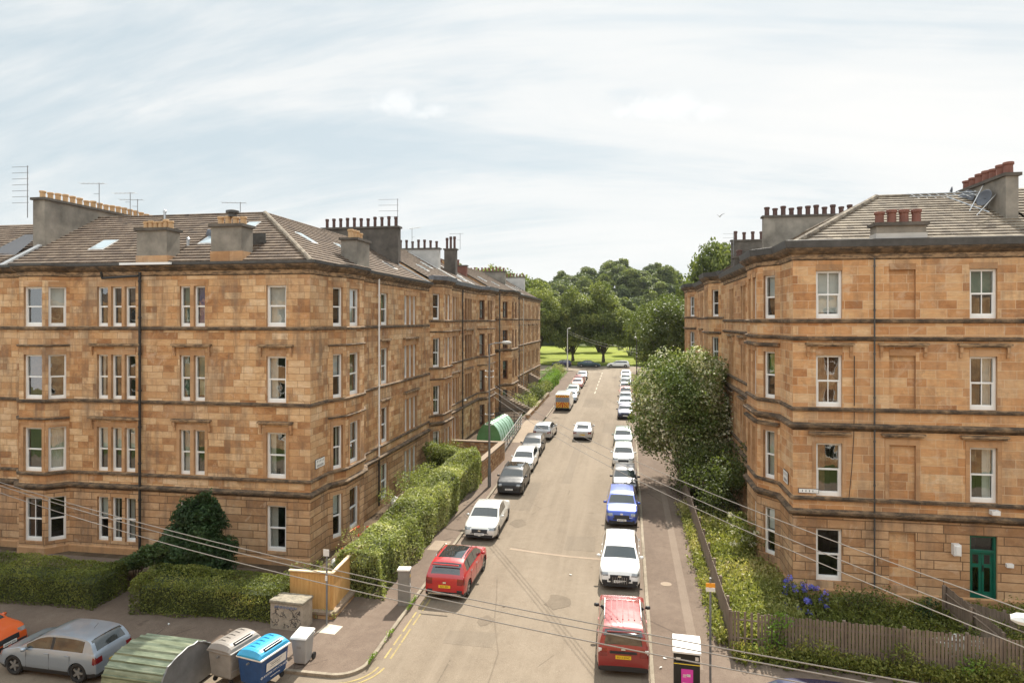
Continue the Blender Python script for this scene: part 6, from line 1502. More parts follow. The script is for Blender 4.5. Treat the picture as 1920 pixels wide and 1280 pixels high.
for i, (x, y, k, sc_, lb) in enumerate(park):
    tree('park_tree', PT[k], x, y, gz(y)-(1.8 if y > 175 else 0), i*1.3, sc_, lb, group='trees along the park edge')
# big trees in the middle distance left and right
MT = [tree_mesh('mid%d' % i, 70+i, 17.0, 7.5, 2.0, 60, 2.3, 60, 0.62, 'leaf_far', squash=0.8, trunk_r=0.4) for i in range(2)]
tree('broadleaf_tree', MT[0], 15.8, 126, gz(126), 0, 0.95, 'lone tall tree against the sky above the right terrace roof', szz=1.5)
for i, (x, y, s_) in enumerate([(-62, 160, 1.15), (-52, 170, 1.2), (-44, 162, 1.1), (-35, 176, 1.15), (-70, 180, 1.3), (-28, 190, 1.05)]):
    tree('broadleaf_tree', MT[i % 2], x, y, th(x, y), i*0.9, s_*1.1, ['tree crown just above the left terrace roofs, leftmost', 'tree crown above the brown end chimneys', 'tree behind the pale end chimney of the left terrace', 'pale green tree filling the gap right of the left terrace', 'tree hidden low behind the left terrace roofs', 'tree behind the first park tree on the left'][i], group='trees behind the left terrace', szz=s_*1.32)
# the wooded hill : every crown a tree of its own
HT = [tree_mesh('hill%d' % i, 80+i, (15.0, 13.0, 16.5, 12.5)[i], (6.8, 5.2, 6.0, 7.4)[i], 1.5, (34, 26, 40, 30)[i], (2.6, 2.2, 1.9, 2.8)[i], (46, 70, 80, 46)[i], 0.85, 'leaf_far' if i % 2 == 0 else 'leaf_far_dark', squash=0.8, trunk_r=0.4) for i in range(4)]
hr = random.Random(12); n_h = 0
for row in range(11):
    y = 240+row*17
    xw = 95+row*7
    x = -xw+hr.uniform(0, 8)
    while x < xw*0.95:
        px_ = x+hr.uniform(-3, 3); py_ = y+hr.uniform(-6, 6)
        ang = math.degrees(math.atan2(px_, py_))
        if -22 < ang < 11.5 and not (3.9 < ang < 5.9 and py_ < 405 and py_ > 300):
            kh = hr.randrange(4); tree('hill_tree', HT[kh], px_, py_, th(px_, py_), hr.uniform(0, 6), hr.uniform(0.65, 1.15), ('rounded mid green crown', 'small dark green crown', 'taller yellowish green crown', 'broad dark green crown')[kh]+(' on the lower slope', ' halfway up the slope', ' on the skyline')[min(2, int(row/3.8))]+' of the far wooded hill', group='trees on the wooded hill', szz=hr.uniform(0.7, 1.1)); n_h += 1
        x += hr.uniform(9, 13)
# front gardens of the end terrace
for i, (x, y, n, r, m_, lt, lb) in enumerate([(-12.2, 79.5, 10, 0.8, 'leaf_privet', 0.0, 'loose pale shrub at the foot of the first entrance steps'), (-11.9, 86.0, 12, 0.95, 'leaf_tree', -0.1, 'dark round shrub between the entrance steps'),
        (-11.9, 92.5, 12, 0.85, 'leaf_privet', 0.0, 'green shrub behind the dark round one'), (-12.3, 112, 14, 0.9, 'leaf_bright', 0.0, 'yellow green shrub by the end of the left terrace'), (-11.8, 119, 12, 0.9, 'leaf_privet', 0.0, 'pinkish green shrub nearest the far junction on the left')]):
    bush('garden_shrub', x, y, gz(y), cl(n, 1.0, 1.6, 1.0, r, 0.6, 40+i), lb, mat=m_, per=240, leaf=0.16, seed=50+i, light=lt)
hedge('clipped_hedge', [(-11.9, 97), (-11.8, 108)], 1.8, 1.7, 'bright square-cut hedge in the far left front gardens', leaf=0.16, dens=120, mat='leaf_bright', seed=61)

# right hand garden
def field(name, poly_fn, n, hts, mat, label, seed=1, leaf=0.10, light=0.0, z=0.02, kind='stuff', tuft=9, lean=0.25):
    """ground cover: tufts of upright narrow leaves"""
    rs = np.random.RandomState(seed); pts = []
    while len(pts) < n:
        x, y, h = poly_fn(rs)
        if x is not None: pts.append((x, y, h))
    B = np.array(pts); Q = np.repeat(B, tuft, 0); m = len(Q)
    k = rs.uniform(0.05, 1, m); P = np.stack([Q[:, 0]+rs.normal(size=m)*lean*(0.3+k)*Q[:, 2]*0.5, Q[:, 1]+rs.normal(size=m)*lean*(0.3+k)*Q[:, 2]*0.5, k*Q[:, 2]], 1)
    P[:, 2] += np.array([gz(v) for v in P[:, 1]])+z
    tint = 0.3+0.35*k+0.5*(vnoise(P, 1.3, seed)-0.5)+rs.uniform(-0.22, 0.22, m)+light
    o = (float(B[:, 0].mean()), float(B[:, 1].mean()), gz(float(B[:, 1].mean()))); P -= np.array(o)
    nn = rs.normal(size=(m, 3)); nn[:, 2] *= 0.5
    ob = put(name, leaf_mesh(name, P, leaf, tint, mat, seed, nrm=nn, up=0.25, aspect=0.42), None, o)
    tag(ob, label, None, None, kind); return ob
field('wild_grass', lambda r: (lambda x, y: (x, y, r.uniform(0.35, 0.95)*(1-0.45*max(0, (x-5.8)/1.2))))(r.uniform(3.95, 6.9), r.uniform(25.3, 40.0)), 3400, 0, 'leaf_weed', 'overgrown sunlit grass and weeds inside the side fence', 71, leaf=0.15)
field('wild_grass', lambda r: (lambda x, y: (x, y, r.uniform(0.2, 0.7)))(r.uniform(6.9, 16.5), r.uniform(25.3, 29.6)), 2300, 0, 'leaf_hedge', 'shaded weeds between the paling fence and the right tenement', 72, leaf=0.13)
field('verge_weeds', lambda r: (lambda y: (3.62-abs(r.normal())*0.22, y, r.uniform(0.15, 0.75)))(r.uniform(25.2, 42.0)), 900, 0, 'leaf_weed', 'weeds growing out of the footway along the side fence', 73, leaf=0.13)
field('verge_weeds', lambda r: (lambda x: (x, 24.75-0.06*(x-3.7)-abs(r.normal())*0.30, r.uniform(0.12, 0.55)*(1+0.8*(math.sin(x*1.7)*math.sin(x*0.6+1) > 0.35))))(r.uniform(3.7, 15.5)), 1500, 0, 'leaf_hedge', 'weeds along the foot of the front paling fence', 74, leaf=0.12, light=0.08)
field('verge_weeds', lambda r: (lambda y: (-8.86-abs(r.normal())*0.03, y, r.uniform(0.05, 0.22)))(r.choice([26.6, 26.9, 24.1, 29.4, 26.3, 22.2])+r.normal()*0.2), 90, 0, 'leaf_bright', 'small weeds in the kerb joint beside the grey cabinet', 75, leaf=0.07)
field('verge_weeds', lambda r: (lambda x: (x, 25.0-abs(r.normal())*0.1, r.uniform(0.1, 0.35)))(r.uniform(-12.9, -11.5)), 120, 0, 'leaf_privet', 'weeds at the foot of the new timber fence corner', 76, leaf=0.07)
bush('hydrangea', 7.35, 28.9, gz(28.9)-0.05, cl(9, 0.6, 0.45, 0.65, 0.5, 0.35, 8), 'hydrangea with blue and purple flower heads at the right tenement corner', mat='leaf_hedge', per=420, leaf=0.12, seed=81, cat='hydrangea', flowers=('petal_blue', 39, 0.08, 0.13))
bush('elder_bush', 5.9, 34.2, gz(34.2), cl(14, 0.55, 0.8, 1.6, 0.55, 0.5, 9), 'tall shrub with white flower heads beside the right bay', mat='leaf_hedge', per=380, leaf=0.12, seed=82, flowers=('petal_white', 34, 0.06, 0.13))
bush('garden_shrub', 9.3, 28.7, gz(28.7), cl(8, 0.8, 0.4, 0.7, 0.5, 0.3, 10), 'leafy shrub under the second window of the right front', mat='leaf_tree', per=420, leaf=0.10, seed=83, light=0.05)
bush('garden_shrub', 8.4, 28.3, gz(28.3), cl(6, 0.6, 0.4, 0.4, 0.45, 0.3, 11), 'low shrub right next to the hydrangea', mat='leaf_hedge', per=420, leaf=0.10, seed=84)
bush('garden_shrub', 11.7, 28.3, gz(28.3), cl(5, 0.25, 0.25, 0.9, 0.3, 0.3, 12), 'small upright dark shrub below the blocked window', mat='leaf_conifer', per=700, leaf=0.10, seed=85)
bush('garden_shrub', 12.9, 26.6, gz(26.6), cl(7, 0.9, 0.4, 0.35, 0.45, 0.3, 13), 'shrub beside the white sack in the right garden', mat='leaf_hedge', per=420, leaf=0.10, seed=86)
bush('garden_shrub', 15.6, 27.6, gz(27.6), cl(10, 1.1, 0.8, 0.6, 0.6, 0.4, 14), 'green shrub right of the green doorway', mat='leaf_hedge', per=380, leaf=0.10, seed=87, light=0.08)
bush('climbing_bush', 5.1, 24.75, gz(24.7), cl(12, 0.35, 0.18, 1.4, 0.30, 0.25, 15), 'bright green leaves spilling over the paling fence', mat='leaf_bright', per=600, leaf=0.10, seed=88)
bush('climbing_bush', 11.3, 24.1, gz(24.1), cl(5, 0.35, 0.15, 0.5, 0.28, 0.2, 16), 'bright green seedling at the foot of the paling fence', mat='leaf_bright', per=600, leaf=0.09, seed=89)
bush('climbing_bush', 9.2, 24.3, gz(24.3), cl(6, 0.5, 0.15, 0.7, 0.30, 0.2, 17), 'dark weed clump at the foot of the paling fence', mat='leaf_hedge', per=520, leaf=0.10, seed=90)

# ================================================================ FENCES AND WALLS
def pale_fence(name, a, b, h, label, gap=0.025, w=0.10, mat='old_wood', missing=(), rail=(0.35, 0.8), seed=2, capmat=None, posts=1.9, th_=0.02, jitter=0.03, lean=0.0):
    a, b = Vector(a), Vector(b); L = (b-a).length; d = (b-a)/L; n = Vector((d.y, -d.x)); r = random.Random(seed)
    root = empty(name, (a.x, a.y, gz(a.y)), 0, label, 'fence'); mb = MB(); t = 0; i = 0; o = root.location
    while t < L-w*0.5:
        if i not in missing:
            c = a+d*(t+w/2); hh = h+r.uniform(-jitter, jitter); g0 = gz(c.y); mb.obox((c.x, c.y), (d.x, d.y), (n.x, n.y), w/2, th_/2, g0-0.02, g0+hh)
        t += w+gap; i += 1
    mb.build('palings', [mat], root, o)
    mb = MB()
    for k in rail:
        p0 = a-n*(th_/2+0.03); p1 = b-n*(th_/2+0.03); mb.tube([(p0.x, p0.y, gz(p0.y)+h*k), (p1.x, p1.y, gz(p1.y)+h*k)], 0.035, 4)
    mb.build('rail', [mat], root, o)
    t = 0
    while t <= L+0.01:
        c = a+d*min(t, L-0.05)-n*0.10; pb = MB(); pb.obox((c.x, c.y), (d.x, d.y), (n.x, n.y), 0.05, 0.05, gz(c.y)-0.1, gz(c.y)+h+0.03); pb.build('post', [mat], root, o); t += posts
    if capmat:
        mb = MB(); c = (a+b)/2; L2 = L/2+0.05; q = len(mb.v)
        for p, s_ in ((a-d*0.05, 0), (b+d*0.05, 0)):
            for e, z in ((-0.07, 0), (0.07, 0), (0.07, 0.045), (-0.07, 0.045)): v = p+n*e; mb.v.append((v.x, v.y, gz(v.y)+h+0.03+z))
        mb.idx([(0, 1, 5, 4), (1, 2, 6, 5), (2, 3, 7, 6), (3, 0, 4, 7), (3, 2, 1, 0), (4, 5, 6, 7)], q); mb.build('capping', [capmat], root, o)
    return root
pale_fence('timber_fence', (-13.55, 25.1), (-11.72, 25.1), 1.72, 'new honey-coloured timber fence panel behind the pale stone box', gap=0.006, w=0.12, mat='new_wood', capmat='cap_wood', seed=3, jitter=0.0)
pale_fence('timber_fence', (-11.72, 25.1), (-11.9, 29.2), 1.72, 'new honey-coloured timber fence running back from the corner', gap=0.006, w=0.12, mat='new_wood', capmat='cap_wood', seed=4, jitter=0.0)
pale_fence('paling_fence', (3.70, 24.95), (15.6, 24.15), 1.45, 'weathered grey paling fence along the near side of the right garden', gap=0.03, w=0.085, missing=(3, 5, 7), seed=5)
pale_fence('paling_fence', (3.62, 49.0), (3.70, 25.0), 1.45, 'weathered grey side fence leading up the right footway', gap=0.012, w=0.09, seed=6)
pale_fence('board_fence', (12.7, 25.0), (12.5, 28.9), 1.35, 'grey board fence dividing the garden from the green doorway', gap=0.01, w=0.11, seed=7)
pale_fence('board_fence', (12.5, 28.9), (14.9, 27.2), 0.9, 'slanting grey boards by the doorway path', gap=0.01, w=0.11, seed=8)
pale_fence('board_fence', (-32.3, 26.0), (-31.9, 29.0), 1.7, 'brown board fence at the left edge beside the first bay', gap=0.01, w=0.11, seed=9)
def wall_run(name, pts, h, t, mat, label, cap=None, cat='wall'):
    root = empty(name, (pts[0][0], pts[0][1], gz(pts[0][1])), 0, label, cat); o = root.location
    mb = MB(); cb_ = MB()
    for a, b in zip(pts[:-1], pts[1:]):
        a, b = Vector(a), Vector(b); d = (b-a).normalized(); n = Vector((d.y, -d.x))
        for M_, z0, z1, tt in ((mb, -0.1, h-0.1, t/2), (cb_, h-0.1, h, t/2+0.05)):
            q = len(M_.v)
            for p in (a, b):
                for e, z in ((-tt, z0), (tt, z0), (tt, z1), (-tt, z1)): v = p+n*e; M_.v.append((v.x, v.y, gz(p.y)+z))
            M_.idx([(0, 1, 5, 4), (1, 2, 6, 5), (2, 3, 7, 6), (3, 0, 4, 7), (3, 2, 1, 0), (4, 5, 6, 7)], q)
    mb.build('wall', [mat], root, o); cb_.build('coping', [cap or 'footway_patch'], root, o); return root
wall_run('garden_wall', [(-10.35, 46.2), (-10.0, 53.2)], 1.5, 0.35, 'rubble', 'stone garden wall beside the footway after the tall hedge')
wall_run('garden_wall', [(-14.9, 53.6), (-10.2, 53.4)], 1.4, 0.35, 'rubble', 'stone cross wall in front of the green polytunnel')
wall_run('garden_wall', [(-10.9, 72.5), (-10.8, 92)], 0.5, 0.3, 'rubble', 'low kerb wall of the gardens with entrance steps')
# dwarf wall under the timber fence
wall_run('plinth_wall', [(-13.6, 24.93), (-11.62, 24.93), (-11.68, 27.4)], 0.28, 0.16, 'rubble', 'low stone kerb below the new timber fence corner')
def rail_fence(name, pts, h, mat, label, step=0.14, r=0.012, posts=2.0):
    root = empty(name, (pts[0][0], pts[0][1], gz(pts[0][1])), 0, label, 'railing'); o = root.location
    mb = MB()
    for a, b in zip(pts[:-1], pts[1:]):
        a, b = Vector(a), Vector(b); L = (b-a).length; n = int(L/step)
        for i in range(n+1):
            p = a.lerp(b, i/n); mb.tube([(p.x, p.y, gz(p.y)), (p.x, p.y, gz(p.y)+h)], r, 4)
        for k in (0.12, 0.95): mb.tube([(a.x, a.y, gz(a.y)+h*k), (b.x, b.y, gz(b.y)+h*k)], r*1.6, 4)
    mb.build('bars', [mat], root, o); return root
def bar_fence(pts, h, mat, label):
    root = empty('bar_fence', (pts[0][0], pts[0][1], gz(pts[0][1])), 0, label, 'fence'); o = root.location; mb = MB()
    for a, b in zip(pts[:-1], pts[1:]):
        a, b = Vector(a), Vector(b); L = (b-a).length
        for k in (0.25, 0.5, 0.75, 1.0): mb.tube([(a.x, a.y, gz(a.y)+h*k), (b.x, b.y, gz(b.y)+h*k)], 0.04, 6)
        for i in range(int(L/1.6)+1): p = a.lerp(b, min(1, i*1.6/L)); mb.tube([(p.x, p.y, gz(p.y)), (p.x, p.y, gz(p.y)+h+0.05)], 0.045, 6)
    mb.build('bars', [mat], root, o)
bar_fence([(-10.2, 54.0), (-10.75, 68.0)], 1.25, 'steel', 'galvanised bar fence along the footway beside the polytunnel')
bar_fence([(-14.8, 68.2), (-10.8, 68.2)], 1.3, 'black_iron', 'dark bar fence closing the polytunnel garden')
rail_fence('iron_railing', [(-14.9, 72.4), (-10.9, 72.4)], 1.2, 'black_iron', 'black iron railing in front of the set-back wall')
rail_fence('park_railing', [(-60, 141.2), (60, 141.2)], 1.3, 'black_iron', 'black park railing behind the cars at the far junction', step=0.28)

# ================================================================ STREET FURNITURE
plain('galvanised', (0.20, 0.205, 0.21), 0.5, metal=0.4, var=0.25, scale=2)
plain('bin_grey', (0.27, 0.255, 0.235), 0.55, var=0.18, scale=3); plain('bin_lid_grey', (0.24, 0.215, 0.19), 0.5, var=0.1)
plain('bin_blue', (0.012, 0.055, 0.17), 0.5, var=0.2, scale=4); plain('bin_lid_blue', (0.03, 0.32, 0.56), 0.4, var=0.08)
plain('wheelie_grey', (0.33, 0.33, 0.325), 0.5, var=0.1)
plain('cabinet_grey', (0.20, 0.19, 0.175), 0.6, var=0.2, scale=4); plain('cabinet_top', (0.55, 0.53, 0.49), 0.6, var=0.2, scale=4)
plain('poster_pink', (0.62, 0.05, 0.36), 0.55, var=0.1, scale=5); plain('kiosk_black', (0.012, 0.012, 0.013), 0.35); plain('kiosk_top', (0.72, 0.71, 0.68), 0.45, var=0.12, scale=2)
plain('graffiti_dark', (0.05, 0.045, 0.045), 0.8); plain('graffiti_blue', (0.10, 0.16, 0.30), 0.8)
plain('stone_box', (0.33, 0.28, 0.22), 0.9, var=0.3, scale=5, bump=0.5, bscale=18); plain('mossy_top', (0.25, 0.22, 0.165), 0.95, var=0.5, scale=6, bump=0.4)
plain('poly_green', (0.10, 0.27, 0.11), 0.35, var=0.25, scale=2); plain('poly_pale', (0.30, 0.46, 0.36), 0.25, var=0.25, scale=1.2)
plain('sign_orange', (0.75, 0.30, 0.02), 0.4); plain('litter', (0.75, 0.75, 0.72), 0.8); plain('gull_white', (0.5, 0.5, 0.5), 0.8); plain('gull_dark', (0.07, 0.07, 0.075), 0.8)
m, gn, b = newmat('corrugated'); o = gn.n('ShaderNodeTexCoord').outputs['Object']
link(gn, gn.ramp(gn.noise(gn.n('ShaderNodeMapping', ins={0: o, 'Scale': (0.6, 2.5, 2.5)}).outputs[0], 2.0, 5, 0.65), [(0.3, (0.09, 0.11, 0.065)), (0.55, (0.20, 0.235, 0.16)), (0.75, (0.36, 0.38, 0.27))]), b.inputs['Base Color'])
b.inputs['Roughness'].default_value = 0.42; b.inputs['Metallic'].default_value = 0.35

def lamp_post(x, y, h, arm, rz, label, mat='galvanised', ins=True, r=0.095, name='lamp_post'):
    t = empty(name, (x, y, gz(y)), rz, label, 'lamp post')
    m = MB(); m.tube([(0, 0, -0.1), (0, 0, 1.3)], r*1.25, 12); m.tube([(0, 0, 1.3), (0, 0, h)], [r*0.9, r*0.55], 12); m.build('pole', [mat], t)
    m = MB(); m.tube([(0, 0, h-0.06), (arm*0.4, 0, h+0.06), (arm, 0, h+0.10)], 0.035, 8); m.build('arm', [mat], t)
    m = MB(); m.lathe([(0.001, -0.35), (0.09, -0.30), (0.13, 0.0), (0.09, 0.30), (0.001, 0.36)], 12, (arm+0.25, 0, h+0.10), 0, 'x'); hd = m.build('lamp_head', ['cabinet_top'], t, smooth=True)
    m = MB(); m.obox((arm+0.25, 0), (1, 0), (0, 1), 0.22, 0.08, h-0.035, h-0.02); m.build('lens', ['lamp_clear'], hd)
    if ins:
        m = MB()
        for z in (h-1.9, h-2.3, h-4.9, h-5.6):
            for s_ in (-1, 1): m.tube([(0.08*s_, 0, z), (0.30*s_, 0.0, z)], 0.02, 6); m.lathe([(0.05, 0), (0.05, 0.05), (0.02, 0.09)], 8, (0.28*s_, 0, z))
        m.build('insulators', ['white_enamel'], t)
    return t
lamp_post(-9.4, 45.0, 9.9, 1.0, R(-6), 'tall grey lamp post with white insulators beside the tall hedge')
lamp_post(-11.6, 131.5, 8.0, 0.5, R(60), 'pale lamp post against the park trees at the far junction', ins=False, mat='cabinet_top', r=0.12)
lamp_post(1.25, 85.0, 8.4, 0.6, R(100), 'grey lamp post on the right footway, above the row of far parked cars', mat='dark_gutter')
# sign poles
def sign_post(x, y, h, label, parts_):
    t = empty('sign_post', (x, y, gz(y)), 0, label, 'sign post'); m = MB(); m.tube([(0, 0, -0.1), (0, 0, h)], 0.038, 8); m.build('pole', ['galvanised'], t)
    for (nm, mt, z0, z1, w, yo) in parts_:
        m = MB(); m.box(-w/2, w/2, yo-0.008, yo+0.008, z0, z1); m.build(nm, [mt], t)
sign_post(-11.64, 24.42, 2.95, 'thin pole with a small white sign in front of the timber fence', [('sign_plate', 'label_white', 2.72, 2.98, 0.24, -0.05), ('sticker', 'label_white', 1.75, 1.95, 0.09, -0.05)])
t_ = sign_post(2.76, 22.95, 3.4, 'thin dark pole with an orange and white notice by the right fence corner', [('notice', 'sign_orange', 3.10, 3.24, 0.30, -0.05), ('notice', 'label_white', 2.96, 3.09, 0.30, -0.05)])
# grey cabinet by the kerb
t_ = empty('roadside_cabinet', (-9.24, 26.7, gz(26.7)), R(8), 'narrow grey roadside cabinet at the kerb left of the red SUV', 'cabinet')
m_ = MB(); m_.box(-0.24, 0.24, -0.19, 0.19, -0.05, 1.42); bevel(m_.build('body', ['cabinet_grey'], t_)); m_ = MB(); m_.box(-0.27, 0.27, -0.22, 0.22, 1.422, 1.50); bevel(m_.build('roof', ['cabinet_top'], t_))
m_ = MB(); m_.box(0.242, 0.25, -0.15, 0.15, 0.12, 1.34); m_.build('door', ['cabinet_grey'], t_)
for nm, mt, y0, y1, z0, z1 in (('warning_sticker', 'plate_yellow', -0.06, 0.04, 1.12, 1.24), ('sticker', 'label_white', -0.07, 0.05, 0.72, 0.86), ('sticker', 'label_white', -0.05, 0.06, 0.50, 0.58)):
    m_ = MB(); m_.box(0.251, 0.256, y0, y1, z0, z1); m_.build(nm, [mt], t_)
# pale stone box with graffiti
t_ = empty('stone_plinth_box', (-12.99, 24.15, gz(24.1)), R(-4), 'pale stone cabinet base covered in scribbled graffiti, in front of the hedge', 'stone box')
m_ = MB(); m_.box(-0.70, 0.70, -0.38, 0.38, -0.05, 0.98); bevel(m_.build('body', ['stone_box'], t_), 0.03); m_ = MB(); m_.box(-0.73, 0.73, -0.41, 0.41, 0.982, 1.10); bevel(m_.build('top', ['mossy_top'], t_), 0.03)
m_ = MB(); q = random.Random(8)
for k in range(26):
    x = q.uniform(-0.6, 0.55); z = q.uniform(0.08, 0.85); pts = [(x, -0.385, z)]
    for j in range(6): x += q.uniform(-0.09, 0.11); z += q.uniform(-0.10, 0.10); pts.append((max(-0.66, min(0.66, x)), -0.385, max(0.05, min(0.93, z))))
    m_.tube(pts, 0.009, 4)
m_.build('graffiti', ['graffiti_dark'], t_)
m_ = MB()
for k in range(7): x = -0.5+k*0.14; m_.tube([(x, -0.386, 0.80), (x+0.03, -0.386, 0.90), (x+0.10, -0.386, 0.82), (x+0.12, -0.386, 0.90)], 0.014, 4)
m_.build('graffiti', ['graffiti_blue'], t_)
# large wheeled bins
def euro_bin(x, y, rz, body, lid, label, text=False):
    """local x = short depth (front at +x), local y = long side"""
    t = empty('communal_bin', (x, y, gz(y)), rz, label, 'bin'); m = MB(); b = len(m.v)
    for z, hx, hy in ((0.16, 0.36, 0.52), (0.26, 0.42, 0.60), (1.06, 0.49, 0.66)):
        m.v += [(-hx, -hy, z), (hx, -hy, z), (hx, hy, z), (-hx, hy, z)]
    for k in range(2): m.idx([(0, 1, 5, 4), (1, 2, 6, 5), (2, 3, 7, 6), (3, 0, 4, 7)], b+4*k)
    m.idx([(3, 2, 1, 0), (8, 9, 10, 11)], b); bevel(m.build('body', [body], t), 0.04)
    m = MB()
    for z in (0.45, 0.75):
        m.box(0.455, 0.475, -0.58, 0.58, z, z+0.03)
    m.build('rib', [body], t)
    m = MB(); m.box(-0.52, 0.54, -0.70, 0.70, 1.062, 1.12); bevel(m.build('rim', ['label_white' if text else body], t), 0.02)
    m = MB(); n = 10; prof = []
    for k in range(n+1):
        a = math.pi*k/n; prof.append((-0.50*math.cos(a)*0.98, 1.125+0.24*math.sin(a)**0.75))
    for y0, y1, s0, s1 in ((-0.70, -0.60, 0.25, 0.9), (-0.60, -0.50, 0.9, 1), (-0.50, 0.50, 1, 1), (0.50, 0.60, 1, 0.9), (0.60, 0.70, 0.9, 0.25)):
        for k in range(n):
            (xa, za), (xb, zb) = prof[k], prof[k+1]; f = lambda xx, zz, s_: (xx, 1.125+(zz-1.125)*s_)
            xa0, za0 = f(xa, za, s0); xb0, zb0 = f(xb, zb, s0); xa1, za1 = f(xa, za, s1); xb1, zb1 = f(xb, zb, s1)
            m.face([(xa0, y0, za0), (xb0, y0, zb0), (xb1, y1, zb1), (xa1, y1, za1)])
    for yy in (-0.70, 0.70): m.face([(xx, yy, 1.125+(zz-1.125)*0.25) for xx, zz in prof])
    ld = m.build('lid', [lid], t, smooth=True)
    m = MB()
    for k in range(5): y_ = -0.42+0.21*k; m.tube([(-0.30, y_, 1.315), (-0.12, y_+0.03, 1.372), (0.04, y_, 1.372)], 0.018, 6)
    m.build('lid_rib', [lid], ld)
    m = MB(); m.box(0.30, 0.43, -0.40, 0.40, 1.20, 1.325); bevel(m.build('slot', ['kiosk_black'], ld), 0.02)
    for sx in (-1, 1):
        for sy in (-1, 1):
            m = MB(); m.lathe([(0.0, -0.03), (0.09, -0.03), (0.10, 0), (0.09, 0.03), (0.0, 0.03)], 14, (0, 0, 0), 0, 'x'); w = m.build('wheel', ['tyre'], t); w.location = (sx*0.34, sy*0.48, 0.10)
    for sy in (-1, 1): m = MB(); m.tube([(0, sy*0.66, 0.95), (0, sy*0.76, 0.95)], 0.03, 8); m.build('trunnion', ['galvanised'], t)
    if text:
        lean = math.atan(0.07/0.8)
        m = MB(); m.box(-0.004, 0.004, -0.42, 0.50, -0.14, 0.14); p = m.build('label', ['label_white'], t); p.location = (0.487, 0.02, 0.75); p.rotation_euler = (0, lean, 0)
        for k, (ln, hh) in enumerate(((0.55, 0.012), (0.42, 0.02), (0.5, 0.01))): m = MB(); m.box(0.005, 0.007, -ln/2, ln/2, 0.07-k*0.06, 0.07-k*0.06+hh); m.build('print', ['graffiti_dark'], p)
        o_ = put('lettering', text_mesh('GLASGOW CITY COUNCIL', 0.105, 'white_enamel'), t, (0.468, 0.0, 0.50)); o_.rotation_euler = (R(90), 0, R(90))
        o_ = put('lettering', text_mesh('recycling for the city', 0.055, 'white_enamel'), t, (0.460, 0.02, 0.37)); o_.rotation_euler = (R(90), 0, R(90)); 
    return t
euro_bin(-11.95, 20.35, R(-12), 'bin_blue', 'bin_lid_blue', 'blue wheeled communal bin with bright blue lid and white lettering', True)
euro_bin(-13.15, 20.55, R(-12), 'bin_grey', 'bin_lid_grey', 'grey wheeled communal bin between the shelter and the blue bin')
t_ = empty('wheelie_bin', (-11.25, 21.75, gz(21.75)), R(180), 'light grey household wheelie bin standing alone on the footway corner', 'bin')
m_ = MB(); b0 = 0
for z, hx, y0, y1 in ((0.04, 0.22, -0.20, 0.25), (0.92, 0.28, -0.28, 0.36)): m_.v += [(-hx, y0, z), (hx, y0, z), (hx, y1, z), (-hx, y1, z)]
m_.idx([(0, 1, 5, 4), (1, 2, 6, 5), (2, 3, 7, 6), (3, 0, 4, 7), (3, 2, 1, 0), (4, 5, 6, 7)], 0); bevel(m_.build('body', ['wheelie_grey'], t_), 0.03)
m_ = MB(); m_.box(-0.30, 0.30, -0.31, 0.40, 0.922, 0.955); bevel(m_.build('rim', ['wheelie_grey'], t_), 0.012)
m_ = MB(); m_.v += [(-0.31, -0.33, 1.03), (0.31, -0.33, 1.03), (0.31, 0.42, 0.96), (-0.31, 0.42, 0.96), (-0.28, -0.30, 1.09), (0.28, -0.30, 1.09), (0.28, 0.38, 1.03), (-0.28, 0.38, 1.03)]
m_.idx([(3, 2, 1, 0), (4, 5, 6, 7), (0, 1, 5, 4), (1, 2, 6, 5), (2, 3, 7, 6), (3, 0, 4, 7)], 0); bevel(m_.build('lid', ['kiosk_top'], t_), 0.02)
m_ = MB(); m_.tube([(-0.27, -0.36, 1.0), (0.27, -0.36, 1.0)], 0.02, 8); m_.build('handle', ['wheelie_grey'], t_)
for sx in (-1, 1): m_ = MB(); m_.lathe([(0, -0.03), (0.12, -0.03), (0.12, 0.03), (0, 0.03)], 14, (0, 0, 0), 0, 'x'); w_ = m_.build('wheel', ['tyre'], t_); w_.location = (sx*0.27, -0.26, 0.12)
m_ = MB(); m_.box(-0.08, 0.08, 0.327, 0.335, 0.62, 0.70); m_.build('emblem', ['bin_grey'], t_)
# curved corrugated bin shelter
t_ = empty('corrugated_shelter', (-15.2, 19.45, gz(19.45)), R(-3), 'curved green-grey corrugated metal shelter between the parked hatchback and the grey bin', 'shelter')
m_ = MB(); n = 96; hw_, hh_ = 1.25, 1.42; ring = []
for k in range(n+1):
    a = math.pi*(k/n); sx_ = math.copysign(abs(math.cos(a))**0.75, math.cos(a)); cz = math.sin(a)**0.6 if math.sin(a) > 0 else 0
    ph = k/n*14; rib = 0.045 if (ph % 1) < 0.22 else 0.0; ring.append((-(hw_+rib)*sx_, (hh_+rib)*cz))
for x0, x1 in ((-1.05, 1.12),):
    b0 = len(m_.v)
    for x in (x0, x1): m_.v += [(x, yy, zz) for yy, zz in ring]
    m_.idx([(i, i+1, i+n+2, i+n+1) for i in range(n)], b0)
m_.build('roof_sheet', ['corrugated'], t_)
for xx, nm in ((1.10, 'end_panel'), (-1.03, 'end_panel')):
    m_ = MB(); m_.face([(xx, yy*0.99, zz*0.99) for yy, zz in ring]); m_.face([(xx-0.02, yy*0.99, zz*0.99) for yy, zz in ring]); m_.build(nm, ['galvanised'], t_)
m_ = MB(); m_.tube([(1.13, yy, zz) for yy, zz in ring[::4]], 0.03, 6); m_.build('edge_trim', ['galvanised'], t_)
